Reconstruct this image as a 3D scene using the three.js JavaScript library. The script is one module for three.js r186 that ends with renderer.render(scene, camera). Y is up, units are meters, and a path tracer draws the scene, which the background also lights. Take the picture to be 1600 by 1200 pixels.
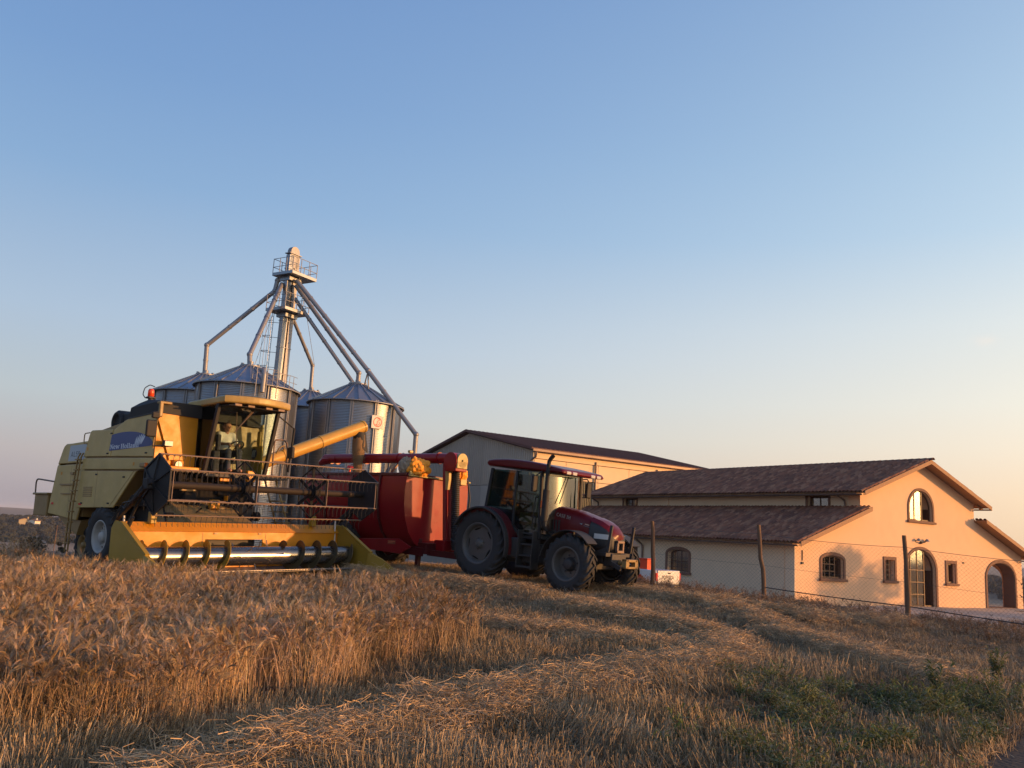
import * as THREE from 'three';
import { mergeGeometries } from 'three/addons/utils/BufferGeometryUtils.js';
import { RoundedBoxGeometry } from 'three/addons/geometries/RoundedBoxGeometry.js';
import { MarchingCubes } from 'three/addons/objects/MarchingCubes.js';
import { ImprovedNoise } from 'three/addons/math/ImprovedNoise.js';

// ---------------------------------------------------------------- camera, sky, sun, exposure
const rad = (d) => d * Math.PI / 180;
const scene = new THREE.Scene();
const camera = new THREE.PerspectiveCamera(48.24, 4 / 3, 0.1, 9000);
camera.rotation.order = 'YXZ';
camera.position.set(0, 1.6, 0);
camera.rotation.set(rad(10.2), 0, rad(3.43));
scene.add(camera);

const SUN_AZ = 97, SUN_EL = 6;                    // degrees clockwise from the viewing direction, and above the horizon
const dirOf = (az, el) => new THREE.Vector3(Math.sin(rad(az)) * Math.cos(rad(el)), Math.sin(rad(el)), -Math.cos(rad(az)) * Math.cos(rad(el)));
const sunDir = dirOf(SUN_AZ, SUN_EL);
const sun = new THREE.DirectionalLight(new THREE.Color().setRGB(1, 0.46, 0.15), 5);
sun.position.copy(sunDir).multiplyScalar(150).add(new THREE.Vector3(0, 0, -35));
sun.target.position.set(0, 0, -35);
sun.castShadow = true;
sun.shadow.mapSize.set(4096, 4096);
Object.assign(sun.shadow.camera, { left: -70, right: 70, top: 60, bottom: -60, near: 1, far: 400 });
sun.shadow.radius = 1.2;
scene.add(sun, sun.target);

const lin = (c) => { c /= 255; return c <= 0.04045 ? c / 12.92 : Math.pow((c + 0.055) / 1.055, 2.4); };
const rgb = (r, g, b) => [lin(r), lin(g), lin(b)];
function ramp(stops, e) {
  if (e <= stops[0][0]) return stops[0][1];
  for (let i = 1; i < stops.length; i++) if (e <= stops[i][0]) {
    const [e0, a] = stops[i - 1], [e1, b] = stops[i];
    let t = (e - e0) / (e1 - e0);
    return a.map((v, k) => v + (b[k] - v) * t);
  }
  return stops[stops.length - 1][1];
}
// the air away from the sun (left of the frame) and nearer to it (right of the frame)
const SKY_FAR = [[-90, rgb(70, 62, 55)], [-3, rgb(142, 136, 140)], [0, rgb(158, 152, 161)], [1.5, rgb(174, 166, 171)], [3.5, rgb(188, 181, 181)], [7, rgb(188, 198, 203)], [12, rgb(174, 195, 217)], [20.4, rgb(139, 174, 213)], [27, rgb(123, 160, 207)], [34, rgb(113, 150, 201)], [55, rgb(84, 120, 180)], [90, rgb(64, 98, 162)]];
const SKY_NEAR = [[-90, rgb(80, 66, 52)], [-3, rgb(214, 180, 140)], [0, rgb(240, 205, 168)], [3.9, rgb(249, 223, 192)], [6.8, rgb(245, 233, 213)], [9.4, rgb(238, 236, 225)], [14.2, rgb(220, 229, 232)], [19.7, rgb(187, 212, 233)], [25, rgb(170, 200, 228)], [31, rgb(155, 186, 220)], [40, rgb(132, 166, 210)], [55, rgb(98, 134, 190)], [90, rgb(64, 98, 162)]];
const noise = new ImprovedNoise();
{
  const W = 2048, H = 1024, data = new Float32Array(W * H * 4);
  const d = new THREE.Vector3();
  for (let j = 0; j < H; j++) for (let i = 0; i < W; i++) {
    const th = ((i + 0.5) / W - 0.5) * 2 * Math.PI, el = ((j + 0.5) / H - 0.5) * Math.PI;
    d.set(Math.cos(th) * Math.cos(el), Math.sin(el), Math.sin(th) * Math.cos(el));
    const e = el * 180 / Math.PI;
    const az = Math.atan2(d.x, -d.z) * 180 / Math.PI;
    let da = Math.abs(((az - SUN_AZ + 540) % 360) - 180);
    let t = (131 - da) / 62;
    t = t > 0 ? Math.pow(t, 1.75) : t * 0.3;
    t = Math.max(-0.1, Math.min(1.25, t));
    const a = ramp(SKY_FAR, e), b = ramp(SKY_NEAR, e);
    const c = [0, 1, 2].map((k) => Math.max(0.02, a[k] + (b[k] - a[k]) * t));
    const ang = Math.acos(Math.max(-1, Math.min(1, d.dot(sunDir)))) * 180 / Math.PI;
    const low = e < -1 ? 0.15 : 1;
    const g1 = Math.exp(-ang * ang / (2 * 24 * 24)) * 0.6 * low, g2 = (Math.exp(-ang / 3.4) * 34 + Math.exp(-ang / 9) * 2) * low;
    c[0] += g1 + g2; c[1] += 0.6 * g1 + 0.58 * g2; c[2] += 0.3 * g1 + 0.2 * g2;
    // one small thin cloud, low on the right
    const ca = (az - 29.5) / 0.62, ce = (e - 13.1) / 0.24;
    const q = ca * ca + ce * ce;
    if (q < 6) {
      const n = 0.55 + 0.6 * noise.noise(az * 2.1, e * 5.2, 3.3);
      const m = Math.max(0, Math.min(1, Math.exp(-q * 0.9) * n)) * 0.55;
      c[0] += (1.0 - c[0]) * m; c[1] += (0.86 - c[1]) * m; c[2] += (0.74 - c[2]) * m;
    }
    const o = (j * W + i) * 4;
    data[o] = c[0]; data[o + 1] = c[1]; data[o + 2] = c[2]; data[o + 3] = 1;
  }
  const tex = new THREE.DataTexture(data, W, H, THREE.RGBAFormat, THREE.FloatType);
  tex.mapping = THREE.EquirectangularReflectionMapping;
  tex.magFilter = tex.minFilter = THREE.LinearFilter;
  tex.wrapS = THREE.RepeatWrapping;
  tex.needsUpdate = true;
  scene.background = tex;
  scene.environment = tex;
}
const renderer = new THREE.WebGLRenderer({ antialias: true });
renderer.setSize(1024, 768);
renderer.toneMapping = THREE.LinearToneMapping;
renderer.toneMappingExposure = 1.0;
renderer.shadowMap.enabled = true;

// ---------------------------------------------------------------- helpers
let seed = 12345;
const rnd = () => { seed = (seed * 1664525 + 1013904223) >>> 0; return seed / 4294967296; };
const rr = (a, b) => a + (b - a) * rnd();
const V = (x, y, z) => new THREE.Vector3(x, y, z);
const clamp = (x, a, b) => Math.max(a, Math.min(b, x));
const smooth = (a, b, x) => { const t = clamp((x - a) / (b - a), 0, 1); return t * t * (3 - 2 * t); };
const used = {};
function numbered(name) {
  const n = used[name] = (used[name] || 0) + 1;
  return n === 1 ? name : `${name}_${String(n - 1).padStart(3, '0')}`;
}
function tag(o, label, category, group, kind) {
  o.userData.label = label;
  if (category) o.userData.category = category;
  if (group) o.userData.group = group;
  if (kind) o.userData.kind = kind;
  return o;
}
function thing(name, label, category, pos = [0, 0, 0], group) {
  const o = new THREE.Group();
  o.name = numbered(name);
  o.position.set(...pos);
  scene.add(o);
  return tag(o, label, category, group);
}
// a frame whose +x is forward along compass angle az, +y up, +z to its right
function turn(o, az, pitch = 0, roll = 0) {
  o.rotation.order = 'YZX';
  o.rotation.set(rad(roll), rad(90 - az), rad(pitch));
  return o;
}
function boxUV(g) {
  const p = g.attributes.position, n = g.attributes.normal, uv = new Float32Array(p.count * 2);
  for (let i = 0; i < p.count; i++) {
    const ax = Math.abs(n.getX(i)), ay = Math.abs(n.getY(i)), az = Math.abs(n.getZ(i));
    const x = p.getX(i), y = p.getY(i), z = p.getZ(i);
    if (ay >= ax && ay >= az) { uv[2 * i] = x; uv[2 * i + 1] = z; } else if (ax >= az) { uv[2 * i] = z; uv[2 * i + 1] = y; } else { uv[2 * i] = x; uv[2 * i + 1] = y; }
  }
  g.setAttribute('uv', new THREE.BufferAttribute(uv, 2));
  return g;
}
function clean(g) {
  const q = g.index ? g.toNonIndexed() : g.clone();
  for (const k of Object.keys(q.attributes)) if (!['position', 'normal'].includes(k)) q.deleteAttribute(k);
  if (!q.attributes.normal) q.computeVertexNormals();
  q.morphAttributes = {};
  q.clearGroups();
  return q;
}
function merge(gs, keepUV) {
  const list = (Array.isArray(gs) ? gs : [gs]).flat(9);
  if (keepUV) return list.length === 1 ? list[0] : mergeGeometries(list);
  const m = list.length === 1 ? clean(list[0]) : mergeGeometries(list.map(clean));
  return boxUV(m);
}
function part(name, gs, mat, parent, keepUV) {
  const m = new THREE.Mesh(merge(gs, keepUV), mat);
  m.name = parent === scene ? numbered(name) : name;
  m.castShadow = m.receiveShadow = true;
  parent.add(m);
  return m;
}
function meshOf(name, geo, mat, parent) {          // shares a ready geometry
  const m = new THREE.Mesh(geo, mat);
  m.name = name; m.castShadow = m.receiveShadow = true;
  parent.add(m);
  return m;
}
function box(x0, x1, y0, y1, z0, z1, r = 0) {
  const w = Math.abs(x1 - x0), h = Math.abs(y1 - y0), d = Math.abs(z1 - z0);
  r = Math.min(r, w * 0.49, h * 0.49, d * 0.49);
  const g = r > 0 ? new RoundedBoxGeometry(w, h, d, 2, r) : new THREE.BoxGeometry(w, h, d);
  return g.translate((x0 + x1) / 2, (y0 + y1) / 2, (z0 + z1) / 2);
}
// a bar of rectangular section between two points
function bar(a, b, w, h = w, r = 0) {
  const A = V(...a), B = V(...b), L = A.distanceTo(B);
  const g = r > 0 ? new RoundedBoxGeometry(w, h, L, 1, r) : new THREE.BoxGeometry(w, h, L);
  const o = new THREE.Object3D();
  o.position.copy(A).add(B).multiplyScalar(0.5);
  o.lookAt(B);
  if (Math.abs(B.y - A.y) > 0.999 * L) { o.rotation.set(Math.PI / 2, 0, 0); }
  o.updateMatrix();
  return g.applyMatrix4(o.matrix);
}
function rod(a, b, r, r2 = r, seg = 10) {
  const A = V(...a), B = V(...b), L = A.distanceTo(B);
  const g = new THREE.CylinderGeometry(r2, r, L, seg, 1);
  const q = new THREE.Quaternion().setFromUnitVectors(V(0, 1, 0), B.clone().sub(A).normalize());
  return g.applyQuaternion(q).translate((A.x + B.x) / 2, (A.y + B.y) / 2, (A.z + B.z) / 2);
}
function pipe(pts, r, seg = 8, tens = 0.25, n = 0) {
  const c = new THREE.CatmullRomCurve3(pts.map((p) => V(...p)), false, 'catmullrom', tens);
  return new THREE.TubeGeometry(c, n || pts.length * 5, r, seg, false);
}
function shapeOf(pts, holes = []) {
  const s = new THREE.Shape(pts.map((p) => new THREE.Vector2(p[0], p[1])));
  for (const h of holes) s.holes.push(Array.isArray(h) ? new THREE.Path(h.map((p) => new THREE.Vector2(p[0], p[1]))) : h);
  return s;
}
// polygon in x,y pushed from z0 to z1
function plate(pts, z0, z1, bev = 0, holes = [], curve = 6) {
  const s = pts instanceof THREE.Shape ? pts : shapeOf(pts, holes);
  const d = z1 - z0;
  const b = Math.min(bev, d * 0.45);
  const g = new THREE.ExtrudeGeometry(s, { depth: d - 2 * b, bevelEnabled: b > 0, bevelSize: b, bevelOffset: -b, bevelThickness: b, bevelSegments: 2, curveSegments: curve, steps: 1 });
  return g.translate(0, 0, z0 + b);
}
function lathe(pts, seg = 40, phi0 = 0, phi = Math.PI * 2) {
  return new THREE.LatheGeometry(pts.map((p) => new THREE.Vector2(p[0], p[1])), seg, phi0, phi);
}
const toZ = (g) => g.rotateX(Math.PI / 2);          // a lathe about y becomes one about z
const moved = (g, x, y, z) => g.translate(x, y, z);
// skin over rings of equal length
function loft(rings, caps = true) {
  const n = rings[0].length, pos = [], idx = [];
  rings.forEach((r) => r.forEach((p) => pos.push(...p)));
  for (let i = 0; i < rings.length - 1; i++) for (let k = 0; k < n; k++) {
    const a = i * n + k, b = i * n + (k + 1) % n, c = a + n, d = b + n;
    idx.push(a, b, d, a, d, c);
  }
  if (caps) for (const [i, f] of [[0, 1], [rings.length - 1, 0]]) {
    const c = pos.length / 3, m = [0, 1, 2].map((k) => rings[i].reduce((s, p) => s + p[k], 0) / n);
    pos.push(...m);
    for (let k = 0; k < n; k++) { const a = i * n + k, b = i * n + (k + 1) % n; f ? idx.push(c, b, a) : idx.push(c, a, b); }
  }
  const g = new THREE.BufferGeometry();
  g.setAttribute('position', new THREE.Float32BufferAttribute(pos, 3));
  g.setIndex(idx);
  g.computeVertexNormals();
  return g;
}
function creased(g, a = 0.6) {                       // smooth within an angle
  const q = g.toNonIndexed ? (g.index ? g.toNonIndexed() : g) : g;
  q.computeVertexNormals();
  const p = q.attributes.position, n = q.attributes.normal, map = new Map(), fn = [];
  const A = V(), B = V(), C = V();
  for (let i = 0; i < p.count; i += 3) { A.fromBufferAttribute(p, i); B.fromBufferAttribute(p, i + 1); C.fromBufferAttribute(p, i + 2); B.sub(A); C.sub(A); fn.push(B.clone().cross(C)); }
  const key = (i) => `${Math.round(p.getX(i) * 1e4)},${Math.round(p.getY(i) * 1e4)},${Math.round(p.getZ(i) * 1e4)}`;
  for (let i = 0; i < p.count; i++) { const k = key(i); if (!map.has(k)) map.set(k, []); map.get(k).push(Math.floor(i / 3)); }
  for (let i = 0; i < p.count; i++) {
    const f = fn[Math.floor(i / 3)], fu = f.clone().normalize(), s = V(0, 0, 0);
    for (const j of map.get(key(i))) if (fn[j].clone().normalize().dot(fu) > Math.cos(a)) s.add(fn[j]);
    s.normalize(); n.setXYZ(i, s.x, s.y, s.z);
  }
  return q;
}

// ---------------------------------------------------------------- materials
function fbm(x, y, z, o = 4) { let s = 0, a = 0.5, f = 1; for (let i = 0; i < o; i++) { s += a * noise.noise(x * f, y * f, z + i * 7.3); a *= 0.5; f *= 2.03; } return s; }
// a texture that repeats without a seam: fn(n, u, v) gets n(freq, octaves, seed), a periodic noise
function tile(size, fn, srgb, rep) {
  const d = new Uint8Array(size * size * 4);
  for (let j = 0; j < size; j++) for (let i = 0; i < size; i++) {
    const u = i / size, v = j / size;
    const n = (f, o = 3, z = 0, fy = f) => {
      const k = (a, b) => fbm(a * f, b * fy, z, o);
      return k(u, v) * (1 - u) * (1 - v) + k(u - 1, v) * u * (1 - v) + k(u, v - 1) * (1 - u) * v + k(u - 1, v - 1) * u * v;
    };
    const c = fn(n, u, v), o = (j * size + i) * 4;
    for (let k = 0; k < 3; k++) d[o + k] = clamp(Array.isArray(c) ? c[k] : c, 0, 1) * 255;
    d[o + 3] = 255;
  }
  const t = new THREE.DataTexture(d, size, size);
  t.wrapS = t.wrapT = THREE.RepeatWrapping;
  t.magFilter = THREE.LinearFilter; t.minFilter = THREE.LinearMipmapLinearFilter; t.generateMipmaps = true;
  if (srgb) t.colorSpace = THREE.SRGBColorSpace;
  t.repeat.set(rep, rep);
  t.needsUpdate = true;
  return t;
}
const T = {
  dust: tile(256, (n) => { const a = 0.92 + 0.34 * n(3, 4) + 0.12 * n(14, 3, 5); const s = n(30, 2, 9) > 0.33 ? -0.1 : 0; const w = clamp(a + s, 0.5, 1); return [w, w * 0.985, w * 0.96]; }, false, 0.55),
  rough: tile(256, (n) => 0.72 + 0.5 * n(5, 4, 2) + 0.2 * n(22, 2, 4), false, 0.7),
  plaster: tile(512, (n) => { const a = 0.92 + 0.2 * n(2, 4) + 0.09 * n(11, 4, 3) + 0.05 * n(60, 2, 6); return [a, a * 0.99, a * 0.975]; }, false, 0.16),
  grain: tile(256, (n) => 0.5 + 0.9 * n(24, 4, 1), false, 0.7),
  galv: tile(256, (n) => { const a = 0.9 + 0.1 * n(3, 3) + 0.12 * n(26, 2, 3); return [a, a, a * 1.01]; }, false, 0.35),
  galvR: tile(256, (n) => 0.85 + 0.2 * n(4, 3, 8) + 0.12 * n(25, 2, 3), false, 0.35),
  wood: tile(256, (n, u, v) => { const a = 0.75 + 0.5 * n(22, 3, 1, 3) + 0.3 * n(50, 2, 3, 5); return [a, a * 0.93, a * 0.86]; }, false, 1.1),
  gravel: tile(512, (n) => { const a = 0.8 + 0.4 * n(6, 3) + 0.75 * n(70, 2, 4); return [a, a * 0.98, a * 0.95]; }, false, 0.35),
  soil: tile(1024, (n) => { const a = 0.75 + 0.35 * n(5, 4) + 0.65 * n(60, 3, 4) ; const s = n(90, 2, 8, 22) > 0.22 ? 0.3 : 0; return [a + s, a * 0.96 + s * 0.9, a * 0.9 + s * 0.7]; }, false, 0.25),
};
const std = (c, rough, o = {}) => { const m = new THREE.MeshStandardMaterial({ roughness: rough, side: THREE.DoubleSide, ...o }); Array.isArray(c) ? m.color.setRGB(...c) : m.color.set(c); return m; };
const phys = (c, rough, o = {}) => { const m = new THREE.MeshPhysicalMaterial({ roughness: rough, side: THREE.DoubleSide, ...o }); Array.isArray(c) ? m.color.setRGB(...c) : m.color.set(c); return m; };
const paint = (c, o = {}) => phys(c, 0.58, { map: T.dust, roughnessMap: T.rough, specularIntensity: 0.7, ...o });
const M = {
  cream: paint([0.54, 0.395, 0.145]), creamDark: paint([0.43, 0.305, 0.1]), yellow: paint([0.62, 0.255, 0.01]), yellowGreen: paint([0.36, 0.235, 0.03]), tubeYellow: paint([0.58, 0.34, 0.07]),
  tan: paint([0.47, 0.36, 0.13]), tanDark: paint([0.30, 0.2, 0.08]),
  black: std([0.013, 0.0135, 0.016], 0.7), flatBlack: std([0.008, 0.008, 0.009], 0.95), darkSteel: std([0.05, 0.05, 0.055], 0.6, { map: T.dust, metalness: 0.3 }),
  steel: std([0.27, 0.255, 0.24], 0.36, { metalness: 0.95, roughnessMap: T.rough, map: T.dust }),
  steelDull: std([0.33, 0.31, 0.29], 0.5, { metalness: 0.7, map: T.dust }),
  rust: std([0.025, 0.018, 0.015], 0.75, { map: T.dust, metalness: 0.2 }),
  pinkSteel: std([0.19, 0.14, 0.12], 0.6, { metalness: 0.4, map: T.dust }),
  red: paint([0.27, 0.007, 0.013], { roughness: 0.5, specularIntensity: 0.35, clearcoat: 0.2, clearcoatRoughness: 0.1 }), redTrac: paint([0.12, 0.006, 0.01], { roughness: 0.5, specularIntensity: 0.35, clearcoat: 0.15, clearcoatRoughness: 0.14 }), redDark: paint([0.09, 0.008, 0.011]),
  rubber: std([0.032, 0.033, 0.036], 0.85, { map: T.dust }), plastic: std([0.03, 0.031, 0.033], 0.6, { map: T.dust }),
  rimGrey: paint([0.1, 0.1, 0.1]), rimWhite: paint([0.42, 0.42, 0.41]),
  glass: phys([0.86, 0.93, 0.92], 0.03, { transmission: 1, thickness: 0, ior: 1.52 }),
  glassTint: phys([0.3, 0.41, 0.42], 0.03, { transmission: 1, thickness: 0, ior: 2.1 }), glassSide: phys([0.34, 0.46, 0.46], 0.03, { transmission: 1, thickness: 0, ior: 1.55 }), glassRear: phys([0.3, 0.4, 0.42], 0.03, { transmission: 1, thickness: 0, ior: 1.18 }), glassDark: phys([0.05, 0.065, 0.07], 0.03, { transmission: 1, thickness: 0, ior: 1.6 }),
  glassDoor: phys([0.7, 0.72, 0.7], 0.04, { transmission: 1, thickness: 0, ior: 2.2 }),
  lampGlass: phys([0.8, 0.8, 0.78], 0.15, { transmission: 0.4, thickness: 0 }),
  amber: phys([0.9, 0.22, 0.02], 0.25, { transmission: 0.4, thickness: 0 }), orangeLens: phys([0.85, 0.1, 0.02], 0.25, { transmission: 0.3, thickness: 0 }), redLens: phys([0.8, 0.03, 0.02], 0.25, { transmission: 0.3, thickness: 0 }),
  chrome: std([0.8, 0.78, 0.75], 0.15, { metalness: 1 }),
  galv: std([0.27, 0.3, 0.34], 0.4, { metalness: 0.85, map: T.galv, roughnessMap: T.galvR }),
  galvRoof: std([0.3, 0.33, 0.37], 0.5, { metalness: 0.7, map: T.galv, roughnessMap: T.galvR }),
  galvDull: std([0.3, 0.31, 0.33], 0.55, { metalness: 0.6, map: T.galv }),
  tarp: std([0.85, 0.33, 0.02], 0.65), tarpGrey: std([0.3, 0.24, 0.17], 0.8),
  grainStuff: std([0.2, 0.125, 0.06], 0.9),
  plaster: std([0.80, 0.53, 0.33], 0.9, { map: T.plaster, bumpMap: T.grain, bumpScale: 0.004 }),
  plasterPale: std([0.80, 0.62, 0.43], 0.9, { map: T.plaster, bumpMap: T.grain, bumpScale: 0.004 }),
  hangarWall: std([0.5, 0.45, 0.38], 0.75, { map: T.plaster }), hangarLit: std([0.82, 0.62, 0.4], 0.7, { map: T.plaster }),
  hangarRoof: std([0.13, 0.055, 0.045], 0.7, { map: T.dust }), greenDoor: std([0.03, 0.05, 0.045], 0.5, { map: T.dust }),
  stone: std([0.2, 0.11, 0.075], 0.85, { map: T.plaster, bumpMap: T.grain, bumpScale: 0.01 }),
  frameWood: std([0.13, 0.06, 0.03], 0.6, { map: T.wood }), eaveWood: std([0.42, 0.25, 0.14], 0.75, { map: T.wood }),
  tile: std([1, 1, 1], 0.9, { map: T.dust }), gutter: std([0.2, 0.15, 0.13], 0.5, { metalness: 0.4, map: T.dust }),
  dark: std([0.02, 0.018, 0.016], 0.95), concrete: std([0.4, 0.37, 0.33], 0.9, { map: T.plaster }),
  post: std([0.22, 0.14, 0.09], 0.9, { map: T.wood, bumpMap: T.grain, bumpScale: 0.006 }), wire: std([0.1, 0.095, 0.09], 0.6, { metalness: 0.4 }),
  white: paint([0.72, 0.72, 0.7]), orangeBox: paint([0.55, 0.06, 0.02]),
  skin: std([0.4, 0.2, 0.13], 0.6), shirt: std([0.72, 0.7, 0.66], 0.9), trousers: std([0.06, 0.06, 0.08], 0.9), hair: std([0.04, 0.025, 0.02], 0.8),
  seat: std([0.05, 0.045, 0.05], 0.9), cushion: std([0.05, 0.045, 0.045], 0.9),
};
function canvasTex(w, h, draw) {
  const c = document.createElement('canvas'); c.width = w; c.height = h;
  draw(c.getContext('2d'), w, h);
  const t = new THREE.CanvasTexture(c); t.colorSpace = THREE.SRGBColorSpace; t.anisotropy = 8;
  return t;
}
// flat print on a parallelogram: origin, u edge, v edge
function decal(name, o, u, v, tex, parent, opt = {}) {
  const g = new THREE.BufferGeometry();
  const O = V(...o), U = V(...u), W = V(...v);
  const p = [O, O.clone().add(U), O.clone().add(U).add(W), O.clone().add(W)];
  g.setAttribute('position', new THREE.Float32BufferAttribute(p.flatMap((q) => [q.x, q.y, q.z]), 3));
  g.setAttribute('uv', new THREE.Float32BufferAttribute([0, 0, 1, 0, 1, 1, 0, 1], 2));
  g.setIndex([0, 1, 2, 0, 2, 3]); g.computeVertexNormals();
  const m = new THREE.Mesh(g, new THREE.MeshStandardMaterial({ map: tex, roughness: 0.5, side: THREE.DoubleSide, transparent: true, ...opt }));
  m.name = name; parent.add(m);
  return m;
}

// ---------------------------------------------------------------- the lie of the land
const KNOTS = [
  [0, 0, 0], [0, -6.5, 0.02], [-3, -6, 0.0], [-8, -6, 0.0], [5, -8, -0.06], [9, -10, -0.1], [6, -3, -0.05], [-6, 3, 0.05], [14, -13, -0.12],
  [-3, -10, 0.06], [1, -11, 0.13], [5, -12.5, 0.1], [9, -15, 0.1],
  [-0.5, -21.5, 0.578], [1.56, -19.7, 0.44], [2.95, -21.3, 0.44], [0.96, -23.2, 0.578], [-2.4, -24.5, 0.66], [-4.5, -26.5, 0.6],
  [-9.9, -21.6, 0.31], [-7.95, -23.85, 0.41], [-6.6, -17.2, 0.08], [-3.6, -21, 0.5], [-12, -25, -0.22], [-5, -15, 0.05], [-8.5, -18.5, 0.02], [-4.2, -18.6, 0.2], [-2.2, -16.8, 0.22],
  [3.9, -22.5, 0.55], [6.6, -22, 0.42], [9.3, -20, 0.26], [12.5, -17.5, 0.05],
  [5.5, -28, 0.3], [10, -27, -0.25], [14, -26, -0.58],
  [12.7, -37.7, -0.5], [18, -31, -0.5], [26, -44, -0.5], [10, -33.5, -0.42], [30, -36, -0.55], [22, -28, -0.5], [6, -34, -0.35], [5, -45, -0.55], [20, -50, -0.5],
  [2, -62, -0.75], [-17, -62, -0.8], [-8, -40, 0], [-16, -35, -0.3], [-24, -40, -1.5], [-24, -46, -1.9], [-30, -60, -2.6], [10, -70, -1.5], [35, -65, -2.5], [-15, -15, -0.3], [-14, -8, -0.1], [-16, -22, -0.5], [-10, -14, -0.1], [-20, -28, -0.95], [-15, -27, -0.5], [-11, -18.5, -0.15], [38, -25, -0.9],
];
function land(x, z) {
  let s = 0, w = 0;
  for (const [a, b, h] of KNOTS) { const d = (x - a) ** 2 + (z - b) ** 2, k = 1 / ((d + 0.7) * (d + 0.7)); s += k * h; w += k; }
  const near = s / w + 0.025 * noise.noise(x * 0.7, z * 0.7, 1) + 0.012 * noise.noise(x * 2.3, z * 2.3, 4);
  const r = Math.hypot(x, z + 30);
  const t = smooth(32, 90, r);
  if (t === 0) return near;
  const a = Math.atan2(x, -z);
  // a valley, then ridges that stay a little under the eye
  let far = -1.5 - 11 * smooth(50, 260, r) - 16 * smooth(220, 700, r) + 2.2 * noise.noise(x * 0.006, z * 0.006, 2);
  const R = Math.hypot(x, z);
  far += smooth(420, 850, R) * (18.5 + 5 * noise.noise(a * 2.4, 0.3, 5) + 2.5 * noise.noise(a * 9, 0.7, 1)) * (1 - 0.5 * smooth(1000, 1500, R));
  far -= (14 * smooth(60, 260, r) + 12 * smooth(300, 900, r)) * smooth(0.75, 1.15, a) * (1 - smooth(2.2, 2.6, a));
  far += smooth(2200, 4200, R) * (25 + 5 * noise.noise(a * 1.7, 4.2, 8));
  return near * (1 - t) + far * t;
}
{
  const N = 320, radii = [0.01];
  for (let r = 0.6; r < 6000; r *= 1.045) radii.push(r);
  const pos = [], col = [], uv = [], idx = [];
  radii.forEach((r) => {
    for (let k = 0; k < N; k++) {
      const a = k / N * Math.PI * 2, x = Math.sin(a) * r, z = -14 - Math.cos(a) * r;
      const y = land(x, z);
      pos.push(x, y, z); uv.push(x, z);
      const R = Math.hypot(x, z);
      const f = smooth(60, 200, R);
      // fields of the valley: stubble, ploughed earth, dark scrub
      const p = noise.noise(x * 0.004, z * 0.004, 9), q = noise.noise(x * 0.011 + 4, z * 0.008, 3);
      let c = [0.16, 0.1, 0.06];
      const fc = p > 0.2 ? [0.14, 0.11, 0.07] : q > 0.05 ? [0.36, 0.26, 0.17] : [0.3, 0.22, 0.145];
      const wood = Math.max(smooth(560, 760, R) * smooth(-0.3, 0.15, noise.noise(x * 0.006, z * 0.006, 12) + 0.25), smooth(800, 1000, R));
      c = c.map((v, i) => v + (fc[i] - v) * f);
      c = c.map((v, i) => v + ([0.04, 0.046, 0.04][i] - v) * wood);
      col.push(...c);
    }
  });
  for (let i = 0; i < radii.length - 1; i++) for (let k = 0; k < N; k++) { const a = i * N + k, b = i * N + (k + 1) % N, c = a + N, d = b + N; idx.push(a, b, d, a, d, c); }
  const g = new THREE.BufferGeometry();
  g.setAttribute('position', new THREE.Float32BufferAttribute(pos, 3));
  g.setAttribute('color', new THREE.Float32BufferAttribute(col, 3));
  g.setAttribute('uv', new THREE.Float32BufferAttribute(uv, 2));
  g.setIndex(idx); g.computeVertexNormals();
  const m = meshOf('ground', g, std([1, 1, 1], 0.97, { vertexColors: true, map: T.soil, bumpMap: T.grain, bumpScale: 0.015 }), scene);
  tag(m, 'stubble field sloping over a crest, with the dry valley beyond', 'field', null, 'structure');
}
// a sheet that follows the land, over a polygon given by its corners (in x, z)
const inside = (p, x, z) => { let c = false; for (let i = 0, j = p.length - 1; i < p.length; j = i++) { const [a, b] = p[i], [e, f] = p[j]; if ((b > z) !== (f > z) && x < (e - a) * (z - b) / (f - b) + a) c = !c; } return c; };
function sheet(name, quad, nu, nv, lift, mat, label, cat) {
  const pos = [], uv = [], idx = [];
  for (let j = 0; j <= nv; j++) for (let i = 0; i <= nu; i++) {
    const u = i / nu, v = j / nv, [A, B, C, D] = quad;
    const e = 0.16 * noise.noise(u * 17, v * 23, 2.2);
    const x = (A[0] * (1 - u) + B[0] * u) * (1 - v) + (D[0] * (1 - u) + C[0] * u) * v + (u === 0 || u === 1 ? e : 0);
    const z = (A[1] * (1 - u) + B[1] * u) * (1 - v) + (D[1] * (1 - u) + C[1] * u) * v + (v === 0 || v === 1 ? e : 0);
    pos.push(x, land(x, z) + lift, z); uv.push(x, z);
  }
  for (let j = 0; j < nv; j++) for (let i = 0; i < nu; i++) { const a = j * (nu + 1) + i; idx.push(a, a + 1, a + nu + 2, a, a + nu + 2, a + nu + 1); }
  const g = new THREE.BufferGeometry();
  g.setAttribute('position', new THREE.Float32BufferAttribute(pos, 3));
  g.setAttribute('uv', new THREE.Float32BufferAttribute(uv, 2));
  g.setIndex(idx); g.computeVertexNormals();
  return tag(meshOf(name, g, mat, scene), label, cat, null, 'structure');
}
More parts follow.
